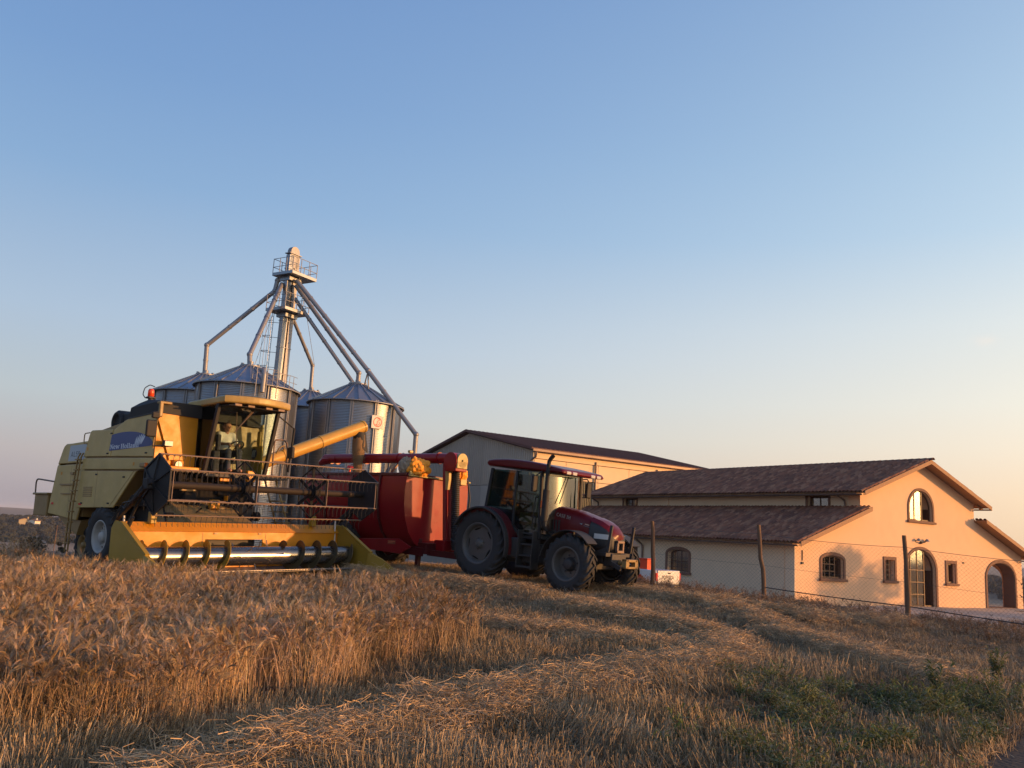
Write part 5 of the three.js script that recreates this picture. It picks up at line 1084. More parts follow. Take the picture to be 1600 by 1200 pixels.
    part('steering_wheel', [new THREE.TorusGeometry(0.2, 0.018, 8, 28).rotateX(Math.PI / 2).rotateZ(0.6).translate(1.02, 2.02, 0), rod([1.02, 2.02, 0], [1.3, 1.5, 0], 0.05), box(1.18, 1.38, 1.75, 1.98, -0.2, 0.2, 0.05)], M.black, cab);
    part('control_box', [box(0.7, 0.9, 1.5, 1.72, 0.5, 0.7, 0.03), box(0.9, 1.1, 1.3, 1.45, 0.52, 0.7, 0.03)], M.tan, cab);
  }
  for (const s of [1, -1]) { const m = new THREE.Group(); m.name = 'mirror'; t.add(m); part('mirror_arm', [pipe([[1.36, 2.66, s * 0.8], [1.46, 2.7, s * 0.95], [1.44, 2.62, s * 1.08]], 0.016, 6)], M.black, m); part('mirror_head', [box(1.38, 1.46, 2.22, 2.62, s * 1.1 - 0.1, s * 1.1 + 0.1, 0.04)], M.black, m); }
  part('exhaust', [pipe([[1.6, 1.35, 0.72], [1.62, 1.5, 0.88], [1.62, 2.85, 0.88], [1.64, 3.0, 0.88], [1.74, 3.12, 0.88]], 0.05, 14, 0.3, 30), rod([1.62, 1.55, 0.88], [1.62, 2.3, 0.88], 0.08, 0.08, 18)], M.black, t);
  part('indicator', [box(1.5, 1.56, 1.86, 2.04, 0.84, 0.92, 0.02)], M.amber, t);
  // front linkage
  part('front_linkage', [box(3.0, 3.24, 0.68, 0.98, -0.3, 0.3, 0.03), bar([2.9, 0.95, 0.46], [3.22, 1.08, 0.46], 0.07, 0.1), bar([2.9, 0.95, -0.46], [3.22, 1.08, -0.46], 0.07, 0.1), bar([3.22, 1.0, 0.46], [3.28, 1.62, 0.46], 0.05, 0.07, 0.01), bar([3.22, 1.0, -0.46], [3.28, 1.62, -0.46], 0.05, 0.07, 0.01), bar([3.2, 0.78, 0.3], [3.5, 0.66, 0.3], 0.06, 0.09), bar([3.2, 0.78, -0.3], [3.5, 0.66, -0.3], 0.06, 0.09), box(2.95, 3.2, 0.9, 1.0, -0.5, 0.5, 0.02)], M.darkSteel, t);
  part('hitch_frame', [box(3.2, 3.26, 1.0, 1.28, -0.14, -0.09), box(3.2, 3.26, 1.0, 1.28, 0.09, 0.14), box(3.19, 3.27, 1.22, 1.28, -0.14, 0.14, 0.01), box(3.19, 3.27, 1.0, 1.06, -0.14, 0.14, 0.01)], M.pinkSteel, t);
  part('weight_bracket', [box(3.48, 3.6, 0.68, 0.73, -0.25, 0.25, 0.012), box(3.48, 3.6, 0.83, 0.89, -0.25, 0.25, 0.012), box(3.48, 3.6, 0.68, 0.89, -0.25, -0.13, 0.012), box(3.48, 3.6, 0.68, 0.89, 0.13, 0.25, 0.012), rod([3.2, 0.78, 0], [3.5, 0.78, 0], 0.05)], M.tanDark, t);
  // lettering
  const c1 = canvasTex(512, 96, (c) => { c.clearRect(0, 0, 512, 96); c.fillStyle = '#8d8a86'; c.font = 'bold 84px sans-serif'; c.save(); c.scale(1.15, 1); c.fillText('CASE IH', 8, 80); c.restore(); });
  decal('bonnet_lettering', [1.62, 1.69, 0.437], [0.62, -0.085, -0.002], [0.015, 0.13, -0.008], c1, t);
  const c2 = canvasTex(256, 96, (c) => { c.clearRect(0, 0, 256, 96); c.fillStyle = '#8aa0aa'; c.beginPath(); c.moveTo(10, 40); c.lineTo(70, 30); c.lineTo(60, 60); c.closePath(); c.fill(); c.fillStyle = '#b98'; c.fillRect(120, 16, 90, 20); c.fillStyle = '#57616c'; c.fillRect(100, 56, 120, 12); });
  decal('bonnet_badge', [2.32, 1.53, 0.435], [0.36, -0.055, -0.006], [0.01, 0.11, -0.008], c2, t);
}

// ---------------------------------------------------------------- grain cart behind the tractor
{
  const t = turn(thing('grain_cart', 'glossy red grain cart with folded unloading auger, being filled with grain', 'grain cart', TR.o), TR.az, -0.4);
  const XB = -7.3, XT = -2.86;
  // barrel-sided tank: half section from the top edge round to the floor
  const sec = (s, top = 2.55) => { const p = [[1.0, top + 0.02], [1.2, top - 0.02], [1.235, 2.1], [1.225, 1.75], [1.14, 1.35], [0.98, 1.0], [0.74, 0.72], [0.5, 0.6]]; return p.map(([z, y]) => [z * s, y]); };
  const ringAt = (x, k = 1) => { const a = sec(1), b = sec(-1).reverse(); const r = [...a, ...b]; return r.map(([z, y]) => [x, 1.5 + (y - 1.5) * (k === 1 ? 1 : k), z * k]); };
  const outer = [ringAt(XB), ringAt(-6), ringAt(-4.5), ringAt(XT)];
  const open = (rs) => { const n = rs[0].length, pos = [], idx = []; rs.forEach((r) => r.forEach((p) => pos.push(...p))); for (let i = 0; i < rs.length - 1; i++) for (let k = 0; k < n - 1; k++) { const a = i * n + k, b = a + 1, c = a + n, d = b + n; idx.push(a, b, d, a, d, c); } const g = new THREE.BufferGeometry(); g.setAttribute('position', new THREE.Float32BufferAttribute(pos, 3)); g.setIndex(idx); g.computeVertexNormals(); return g; };
  part('tank', [creased(open(outer), 0.5)], M.red, t);
  part('tank_end', creased(loft([ringAt(XT - 0.012), ringAt(XT + 0.012)]), 0.5), M.red, t);
  part('tank_end', creased(loft([ringAt(XB - 0.012), ringAt(XB + 0.012)]), 0.5), M.red, t);
  part('rim_rail', [bar([XB, 2.55, 1.2], [XT, 2.55, 1.2], 0.09, 0.08, 0.015), bar([XB, 2.55, -1.2], [XT, 2.55, -1.2], 0.09, 0.08, 0.015), bar([XT, 2.55, -1.2], [XT, 2.55, 1.2], 0.08, 0.08, 0.015), bar([XB, 2.55, -1.2], [XB, 2.55, 1.2], 0.08, 0.08, 0.015)], M.redDark, t);
  const ribs = []; for (const x of [-3.9, -5.1, -6.3]) for (const s of [1, -1]) { const p = sec(s).slice(1).map(([z, y]) => [x, y, z * 1.0 + 0.02 * s]); for (let k = 0; k < p.length - 1; k++) ribs.push(bar(p[k], p[k + 1], 0.07, 0.05)); }
  part('tank_rib', ribs, M.redDark, t);
  { // heaped grain in the tank
    const pos = [], idx = [], nx = 40, nz = 20;
    for (let i = 0; i <= nx; i++) for (let j = 0; j <= nz; j++) { const x = XB + 0.05 + (XT - XB - 0.1) * i / nx, z = -1.15 + 2.3 * j / nz; const d = Math.hypot(x + 5.85, z - 0.25); pos.push(x, 2.5 - 0.5 * Math.min(1, d / 2.2) + 0.02 * noise.noise(x * 6, z * 6, 1), z); }
    for (let i = 0; i < nx; i++) for (let j = 0; j < nz; j++) { const a = i * (nz + 1) + j; idx.push(a, a + 1, a + nz + 2, a, a + nz + 2, a + nz + 1); }
    const g = new THREE.BufferGeometry(); g.setAttribute('position', new THREE.Float32BufferAttribute(pos, 3)); g.setIndex(idx); g.computeVertexNormals();
    part('grain_heap', g, M.grainStuff, t).userData.kind = 'stuff';
  }
  // chassis, drawbar, wheels
  part('chassis', [bar([XB, 0.55, 0.45], [-2.6, 0.55, 0.45], 0.1, 0.2), bar([XB, 0.55, -0.45], [-2.6, 0.55, -0.45], 0.1, 0.2), bar([-2.6, 0.5, 0.42], [-0.75, 0.42, 0.06], 0.1, 0.16), bar([-2.6, 0.5, -0.42], [-0.75, 0.42, -0.06], 0.1, 0.16), box(-2.9, -2.5, 0.45, 0.75, -0.6, 0.6, 0.02), bar([-5.2, 0.62, 0.9], [-2.6, 0.5, 0.62], 0.05, 0.22), rod([-5.6, 0.62, -1.1], [-5.6, 0.62, 1.1], 0.08)], M.redDark, t);
  part('side_sheet', [plate([[-5.4, 0.72], [-3.2, 0.82], [-2.7, 0.62], [-3.1, 0.42], [-5.4, 0.5]], 0.95, 1.0, 0.01)], M.red, t);
  decal('type_plate', [-3.62, 0.66, 1.004], [0.32, 0, 0], [0, 0.1, 0], canvasTex(128, 48, (c) => { c.fillStyle = '#7d3c26'; c.fillRect(0, 0, 128, 48); c.fillStyle = '#b9633c'; c.fillRect(8, 8, 112, 14); c.fillRect(8, 28, 80, 10); }), t, { transparent: false });
  part('jack_leg', [box(-2.95, -2.83, 0.05, 0.85, 0.45, 0.57, 0.01), box(-3.0, -2.78, 0.02, 0.06, 0.38, 0.64, 0.01)], M.redDark, t);
  const wt = tyreGeo(0.62, 0.5, 0.34, 18, 0.4, 1);
  for (const s of [1, -1]) wheel(t, 'wheel', -5.6, 0.62, s * 1.0, { tyre: wt, W: 0.5, Rr: 0.34, face: s, disc: 0.1, hub: [[0, -0.18], [0.08, -0.18], [0.1, -0.1]], bolts: 8, boltR: 0.16, mat: M.red });
  // unloading auger: lower tube up the front, folded tube along the top
  {
    const a = part('auger_column', [bar([-2.35, 0.75, -0.05], [-2.48, 2.95, 0.05], 0.2, 0.26, 0.02), box(-2.6, -2.2, 0.55, 0.85, -0.25, 0.25, 0.04)], M.red, t);
    part('column_rail', [bar([-2.22, 0.85, 0.12], [-2.33, 2.25, 0.16], 0.05, 0.06, 0.01)], M.red, a);
    part('rail_head', [plate([[-2.36, 2.22], [-2.27, 2.22], [-2.25, 2.5], [-2.27, 2.8], [-2.42, 2.8], [-2.38, 2.5]], 0.1, 0.2, 0.01)], M.tan, a);
    const hs = []; for (let y = 0.7; y < 2.72; y += 0.055) hs.push(new THREE.TorusGeometry(0.095, 0.026, 6, 18).rotateX(Math.PI / 2).translate(-2.08 - 0.085 * (y - 0.7), y, -0.06));
    part('corrugated_hose', [rod([-2.07, 0.6, -0.06], [-2.25, 2.76, -0.06], 0.09, 0.09, 16), ...hs], M.plastic, a);
    part('auger_head', [rod([-2.12, 3.0, -0.13], [-2.12, 3.0, 0.33], 0.24, 0.24, 28), box(-2.34, -1.9, 2.72, 3.0, -0.12, 0.32, 0.02)], M.red, a);
    part('head_cap', [rod([-2.0, 3.02, 0.1], [-1.86, 3.02, 0.1], 0.2, 0.2, 24), box(-2.0, -1.86, 2.8, 3.02, -0.1, 0.3, 0.02), rod([-1.86, 3.02, 0.1], [-1.82, 3.02, 0.1], 0.03, 0.03, 8)], M.tan, a);
    const tube = [rod([-2.2, 3.09, 0.1], [-7.7, 3.13, 0.1], 0.145, 0.145, 24)];
    for (const x of [-2.75, -4.4, -5.9, -7.3]) tube.push(rod([x, 3.1, 0.1], [x - 0.04, 3.1, 0.1], 0.165, 0.165, 24));
    tube.push(creased(loft([[-7.6, 0.15], [-7.9, 0.17], [-8.15, 0.1]].map(([x, r]) => { const q = []; for (let k = 0; k < 12; k++) { const b = k / 12 * 2 * Math.PI; q.push([x, 3.1 + Math.sin(b) * r - (r < 0.15 ? 0.1 : 0), 0.1 + Math.cos(b) * r]); } return q; })), 0.5));
    part('auger_tube', tube, M.red, a);
    part('tube_rest', [bar([-4.4, 2.55, 0.5], [-4.4, 2.95, 0.15], 0.05, 0.05), bar([-4.4, 2.55, -0.3], [-4.4, 2.95, 0.05], 0.05, 0.05), bar([-4.4, 2.55, -1.2], [-4.4, 2.55, 1.2], 0.06, 0.06)], M.redDark, a);
    part('work_lamp', [box(-4.05, -3.95, 3.26, 3.34, 0.02, 0.16, 0.02), rod([-4.0, 3.22, 0.1], [-4.0, 3.27, 0.1], 0.02)], M.tan, a);
    part('hose', [pipe([[-2.0, 2.5, -0.3], [-1.9, 2.0, -0.32], [-1.95, 1.2, -0.3], [-1.6, 0.8, -0.2], [-1.0, 0.9, 0]], 0.025, 8), pipe([[-2.0, 0.9, 0.2], [-1.7, 0.75, 0.15], [-1.1, 0.9, 0.1]], 0.02, 8)], M.plastic, a);
  }
  // rolled-back cover: crumpled orange sheeting at the front corners
  const crumple = (name, cx, cy, cz, rx, ry, rz, sd) => {
    const g = new THREE.IcosahedronGeometry(1, 14), p = g.attributes.position;
    for (let i = 0; i < p.count; i++) { const x = p.getX(i), y = p.getY(i), z = p.getZ(i); const f = 1 + 0.22 * Math.abs(noise.noise(x * 2.4 + sd, y * 1.2, z * 3.2)) * 2 - 0.16 + 0.05 * noise.noise(x * 4, y * 4 + sd, z * 6); p.setXYZ(i, cx + x * rx * f, cy + Math.max(-0.75, y) * ry * f, cz + z * rz * f); }
    const q = g; q.deleteAttribute('normal'); q.deleteAttribute('uv');
    return part(name, creased(q, 0.9), name === 'cover' ? M.tarp : M.tarpGrey, t);
  };
  crumple('cover', -2.88, 2.74, 0.78, 0.28, 0.3, 0.4, 1.3);
  crumple('cover_roll', -3.1, 2.78, 1.06, 0.25, 0.27, 0.16, 4.4);
  crumple('cover', -2.88, 2.74, -0.78, 0.26, 0.28, 0.34, 7.1);
  part('cover_strap', [bar([XT + 0.05, 2.6, 0.55], [XT + 0.05, 2.6, 1.15], 0.05, 0.08), rod([XT + 0.1, 2.52, -1.2], [XT + 0.1, 2.52, 1.2], 0.025), box(XT + 0.05, XT + 0.16, 2.42, 2.6, -1.0, -0.75, 0.02)], M.tan, t);
  part('side_lamp', [rod([-5.3, 2.72, 1.2], [-5.3, 2.78, 1.2], 0.1, 0.08, 16), rod([-5.3, 2.6, 1.2], [-5.3, 2.72, 1.2], 0.03)], M.redLens, t);
}

// ---------------------------------------------------------------- grain falling from the spout
{
  const tip = V(1.36, 3.42, -5.36).applyEuler(combine.rotation).add(combine.position);
  const t = thing('falling_grain', 'brown stream of grain pouring from the raised spout into the red cart', 'grain stream', [tip.x, tip.y, tip.z]);
  const rings = [];
  for (let i = 0; i <= 12; i++) { const u = i / 12, y = 0.42 - 1.75 * u, r = 0.17 + 0.03 * Math.sin(u * 9) - 0.02 * u, ring = []; for (let k = 0; k < 18; k++) { const a = k / 18 * 2 * Math.PI, q = r * (1 + 0.28 * noise.noise(Math.cos(a) * 2, u * 6, Math.sin(a) * 2)); ring.push([Math.cos(a) * q + 0.05 * u, y, Math.sin(a) * q]); } rings.push(ring); }
  part('stream', creased(loft(rings), 1.2), M.grainStuff, t);
  const im = new THREE.InstancedMesh(new THREE.IcosahedronGeometry(0.007, 0), M.grainStuff, 2500), m = new THREE.Matrix4();
  for (let i = 0; i < 2500; i++) { const u = rnd(), a = rr(0, 6.28), q = 0.13 + 0.12 * Math.pow(rnd(), 2) * (0.5 + u); m.makeScale(1, 1.8, 1); m.setPosition(Math.cos(a) * q + 0.05 * u, 0.15 - 1.55 * u, Math.sin(a) * q); im.setMatrixAt(i, m); }
  im.name = 'kernels'; im.userData.kind = 'stuff'; t.add(im);
}

// ---------------------------------------------------------------- white pickup by the farmhouse
{
  const t = turn(thing('pickup_truck', 'white pickup parked by the farmhouse wall, partly hidden by the tractor front wheel', 'pickup', [6.35, -0.3, -33.3]), -48);
  // x forward from the tailgate; z to its right
  const Wd = 0.8;
  for (const s of [1, -1]) part('bed_side', [plate([[0, 0.5], [0.45, 0.5], [0.5, 0.72], [0.68, 0.86], [0.95, 0.86], [1.13, 0.72], [1.18, 0.5], [1.95, 0.5], [1.95, 1.08], [0, 1.05]], s * Wd - 0.05, s * Wd + 0.05, 0.03)], M.white, t);
  part('bed_floor', [box(0, 1.95, 0.52, 0.6, -0.76, 0.76), box(1.88, 1.94, 0.6, 1.08, -0.76, 0.76)], M.white, t);
  const tg = part('tailgate', box(-0.05, 0.0, 0.56, 1.05, -0.78, 0.78, 0.02), M.white, t);
  const tex = canvasTex(512, 96, (c) => { c.clearRect(0, 0, 512, 96); c.fillStyle = '#2b2b2e'; c.font = 'bold 92px sans-serif'; c.save(); c.scale(1.15, 1); c.fillText('TOYOTA', 10, 82); c.restore(); });
  decal('tailgate_lettering', [-0.054, 0.7, -0.55], [0, 0, 1.1], [0, 0.2, 0], tex, tg);
  part('tailgate_handle', box(-0.065, -0.05, 0.93, 0.98, -0.1, 0.1, 0.005), M.black, tg);
  part('bumper', box(-0.16, -0.03, 0.42, 0.54, -0.78, 0.78, 0.03), M.darkSteel, t);
  for (const s of [1, -1]) part('tail_lamp', box(-0.04, 0.03, 0.68, 0.96, s * 0.82 - 0.05, s * 0.82 + 0.05, 0.01), M.redLens, t);
  part('cab', [plate([[1.97, 0.5], [2.9, 0.5], [3.5, 0.5], [3.5, 1.05], [3.05, 1.56], [2.1, 1.58], [2.0, 1.1]], -0.74, 0.74, 0.05), plate([[3.5, 0.5], [4.0, 0.5], [4.05, 0.75], [4.4, 0.8], [4.7, 0.72], [4.75, 0.5], [4.85, 0.55], [4.85, 0.92], [3.5, 1.06]], -0.76, 0.76, 0.05)], M.white, t);
  for (const s of [1, -1]) part('side_window', plate([[2.18, 1.1], [3.3, 1.1], [3.0, 1.5], [2.2, 1.52]], s * 0.745 - 0.006, s * 0.745 + 0.006), M.plastic, t);
  part('rear_window', box(1.985, 2.04, 1.12, 1.5, -0.6, 0.6), M.plastic, t);
  const ty = merge([toZ(lathe([[0.2, -0.1], [0.3, -0.11], [0.34, -0.08], [0.35, 0], [0.34, 0.08], [0.3, 0.11], [0.2, 0.1]], 32))]);
  for (const [x, s] of [[0.8, 1], [0.8, -1], [4.25, 1], [4.25, -1]]) { const w = new THREE.Group(); w.name = 'wheel'; w.position.set(x, 0.35, s * 0.72); t.add(w); meshOf('tyre', ty, M.rubber, w); part('rim', rod([0, 0, -0.09], [0, 0, 0.09], 0.21, 0.21, 20), M.rimGrey, w); }
  const cr = turn(thing('crate', 'orange red box standing in the bed of the white pickup', 'crate', [6.35, -0.3, -33.3]), -48);
  part('side', [box(0.75, 1.2, 0.62, 1.42, -0.3, 0.25, 0.02)], M.orangeBox, cr);
  part('lid', [box(0.73, 1.22, 1.421, 1.46, -0.32, 0.27, 0.01)], M.orangeBox, cr);
}

// ---------------------------------------------------------------- wire fence
{
  const t = thing('wire_fence', 'chain link fence on leaning weathered wooden posts along the field edge', 'fence', [0, 0, 0]);
  const P = [[3.9, -22.5, 1.72, 0.05, -0.1], [6.6, -22.0, 1.9, -0.05, -0.06], [9.28, -20.0, 1.95, 0.13, -0.16], [12.0, -17.4, 1.85, 0.02, 0.03]];
  const post = ([x, z, h, lx, top], i) => {
    const y = land(x, z), pts = [], rings = [];
    for (let k = 0; k <= 8; k++) { const u = k / 8, yy = y - 0.3 + (h + 0.3) * u; pts.push([x + lx * (u - 0.1) + top * u * u + 0.02 * noise.noise(u * 4, i * 3, 1) + (i === 1 ? (u > 0.62 ? -0.03 : 0.02) : 0), yy, z + 0.02 * noise.noise(u * 3, 5, i)]); }
    pts.forEach(([a, b, c], k) => { const r = 0.062 - 0.016 * k / 8 + 0.006 * noise.noise(k, i, 2), ring = []; for (let q = 0; q < 12; q++) { const an = q / 12 * 6.2832; ring.push([a + Math.cos(an) * r * (1 + 0.12 * noise.noise(q, k * 0.4, i)), b, c + Math.sin(an) * r]); } rings.push(ring); });
    part('post', creased(loft(rings), 0.8), M.post, t);
    return (u) => { const f = clamp((u + 0.3) / (h + 0.3), 0, 1) * 8, k = Math.min(7, Math.floor(f)), e = f - k; return pts[k].map((v, q) => v + (pts[k + 1][q] - v) * e); };
  };
  const at = P.map(post);
  const spanPt = (i, s, h) => { const A = at[i](h), B = at[i + 1](h); return [A[0] + (B[0] - A[0]) * s, A[1] + (B[1] - A[1]) * s - 0.05 * 4 * s * (1 - s) * (h > 1 ? 1 : 0.4), A[2] + (B[2] - A[2]) * s]; };
  for (let i = 0; i < 3; i++) {
    const L = Math.hypot(P[i + 1][0] - P[i][0], P[i + 1][1] - P[i][1]), H0 = 0.12, H1 = 1.66, HH = H1 - H0, gs = [];
    const seg = (s0, h0, s1, h1) => gs.push(rod(spanPt(i, s0 / L, h0 + H0), spanPt(i, s1 / L, h1 + H0), 0.0017, 0.0017, 3));
    for (let s = -HH; s < L; s += 0.092) {
      const a = Math.max(0, s), b = Math.min(L, s + HH);
      if (b - a < 0.02) continue;
      const n = Math.max(1, Math.round((b - a) / 0.5));
      for (let k = 0; k < n; k++) { const x0 = a + (b - a) * k / n, x1 = a + (b - a) * (k + 1) / n; seg(x0, x0 - s, x1, x1 - s); seg(x0, HH - (x0 - s), x1, HH - (x1 - s)); }
    }
    const m = part('wire_mesh', gs, M.wire, t); m.userData.kind = 'stuff';
    const w = (h, r) => { const p = []; for (let k = 0; k <= 10; k++) p.push(spanPt(i, k / 10, h)); return pipe(p, r, 5, 0.5, 16); };
    part('wire', w(1.68, 0.006), M.wire, t);
    part('wire', w(0.9, 0.003), M.wire, t);
    if (i > 0) part('black_cable', w(0.36, 0.013), M.plastic, t);
  }
}

// ---------------------------------------------------------------- the growing things
const leafMat = (c, tr = 0.35) => phys([1, 1, 1], 0.9, { transmission: tr, thickness: 0, vertexColors: true });
class Tri {                                            // loose coloured triangles
  constructor() { this.p = []; this.c = []; }
  quad(a, b, c, d, col) { this.p.push(...a, ...b, ...c, ...a, ...c, ...d); for (let i = 0; i < 6; i++) this.c.push(...col); }
  tri(a, b, c, col) { this.p.push(...a, ...b, ...c); for (let i = 0; i < 3; i++) this.c.push(...col); }
  // three-sided stalk along points, radius falling from r0 to r1
  stalk(pts, r0, r1, col) {
    for (let i = 0; i < pts.length - 1; i++) {
      const A = pts[i], B = pts[i + 1], ra = r0 + (r1 - r0) * i / (pts.length - 1), rb = r0 + (r1 - r0) * (i + 1) / (pts.length - 1);
      const q = (P, r, k) => { const a = k * 2.0944; return [P[0] + Math.cos(a) * r, P[1], P[2] + Math.sin(a) * r]; };
      for (let k = 0; k < 3; k++) this.quad(q(A, ra, k), q(A, ra, k + 1), q(B, rb, k + 1), q(B, rb, k), col);
    }
  }
  // a thin bar whose section lies across its own direction
  straw(A, B, r, col) {
    const d = V(...B).sub(V(...A)), u = V(d.z, 0, -d.x).normalize().multiplyScalar(r); if (u.lengthSq() < 1e-12) u.set(r, 0, 0);
    const v = d.clone().cross(u).normalize().multiplyScalar(r);
    const q = (P, k) => { const a = k * 2.0944; return [P[0] + u.x * Math.cos(a) + v.x * Math.sin(a), P[1] + u.y * Math.cos(a) + v.y * Math.sin(a), P[2] + u.z * Math.cos(a) + v.z * Math.sin(a)]; };
    for (let k = 0; k < 3; k++) this.quad(q(A, k), q(A, k + 1), q(B, k + 1), q(B, k), col);
  }
  blade(pts, w, col) {                                 // flat leaf along points
    const n = pts.length - 1, a = rr(0, 6.28), ux = Math.cos(a), uz = Math.sin(a);
    for (let i = 0; i < n; i++) {
      const wa = w * (1 - i / n) * (i ? 1 : 0.6), wb = w * (1 - (i + 1) / n), A = pts[i], B = pts[i + 1];
      this.quad([A[0] - ux * wa, A[1], A[2] - uz * wa], [A[0] + ux * wa, A[1], A[2] + uz * wa], [B[0] + ux * wb, B[1], B[2] + uz * wb], [B[0] - ux * wb, B[1], B[2] - uz * wb], col);
    }
  }
  geo() { const g = new THREE.BufferGeometry(); g.setAttribute('position', new THREE.Float32BufferAttribute(this.p, 3)); g.setAttribute('color', new THREE.Float32BufferAttribute(this.c, 3)); g.computeVertexNormals(); return g; }
}
const mixc = (a, b, t) => a.map((v, i) => v + (b[i] - v) * t);
const jit = (c, k = 0.2) => { const f = rr(1 - k, 1 + k); return c.map((v) => v * f); };
function scatter(name, geos, mat, spots, label, cat) {   // one mass of plants: copies of several clumps under one name
  const root = new THREE.Group(); root.name = numbered(name); scene.add(root); tag(root, label, cat, null, 'stuff');
  const m = new THREE.Matrix4(), q = new THREE.Quaternion(), e = new THREE.Euler(), s = V(), p = V(), col = new THREE.Color();
  geos.forEach((g, gi) => {
    const mine = spots.filter((_, i) => i % geos.length === gi);
    if (!mine.length) return;
    const im = new THREE.InstancedMesh(g, mat, mine.length);
    mine.forEach((o, i) => {
      q.setFromEuler(e.set(o.tx || 0, rr(0, 6.283), o.tz || 0, 'XZY')); s.set(o.w || 1, o.h || 1, o.w || 1);
      m.compose(p.set(o.x, o.y, o.z), q, s); im.setMatrixAt(i, m);
      const c = o.c || [1, 1, 1]; col.setRGB(...c); im.setColorAt(i, col);
    });
    im.name = `${name}_clumps`; im.userData.kind = 'stuff'; im.castShadow = im.receiveShadow = true; root.add(im);
  });
  return root;
}
const WHEAT = [[-12, -4.6], [-6, -5.4], [-3.3, -6.1], [-2.7, -6.3], [-2.2, -7.1], [-1.75, -8.2], [-1.3, -9.6], [-0.65, -10.6], [-0.5, -11.9], [-1.2, -14.3], [-2.9, -15.8], [-4.9, -15.9], [-6.5, -16.5], [-7.7, -17.5], [-9.4, -19.6], [-15.5, -24.6], [-26, -33], [-46, -33], [-46, -2]];
const ROAD = [[3.2, -6.7], [13.1, -17.9], [20, -10], [4.6, -3]];
const YARD = [houseAt(-3.8, 8.9), houseAt(36, 8.9), houseAt(36, -24), houseAt(-0.8, -24)];
// straw swaths left by the machine
const SWATHS = [[[-1.7, -5.5], [-1.3, -6.1], [-0.8, -6.76], [-0.06, -8.24], [0.7, -8.98], [1.6, -9.9], [2.64, -11.3], [3.4, -13], [3.65, -14.3], [3.0, -15.6], [1.6, -16.6]], [[1.8, -22], [3.3, -20.8], [4.8, -17.8], [5.4, -14.3], [5.9, -11.4]], [[-3.4, -21.2], [-2.0, -19.9], [-0.8, -19.5], [0.4, -19.2]], [[-0.2, -14], [1.2, -13.4], [2.2, -12.6]], [[8.4, -18.6], [6.4, -18.2], [4.8, -19.2]]];
function swath(x, z) {                                  // 0..1, how deep in a swath
  let d = 9;
  for (const s of SWATHS) for (let i = 0; i < s.length - 1; i++) { const [a, b] = s[i], [c, e] = s[i + 1], l2 = (c - a) ** 2 + (e - b) ** 2, t = clamp(((x - a) * (c - a) + (z - b) * (e - b)) / l2, 0, 1); d = Math.min(d, Math.hypot(x - a - t * (c - a), z - b - t * (e - b))); }
  d += 0.3 * noise.noise(x * 1.6, z * 1.6, 6);
  return 1 - smooth(0.1, 0.62, d);
}
const UNDER = [];                                       // wheels and header press the plants down
{
  const f = (fr, pts) => pts.map(([x, z]) => V(x, 0, z).applyEuler(fr.rotation).add(fr.position));
  combine.updateMatrixWorld();
  UNDER.push(f(combine, [[-2.8, 1.6], [3.6, 1.6], [3.6, 2.95], [5.25, 2.95], [5.25, -2.9], [3.6, -2.9], [3.6, -1.6], [-2.8, -1.6]]).map((p) => [p.x, p.z]));
}
const blocked = (x, z) => UNDER.some((p) => inside(p, x, z));
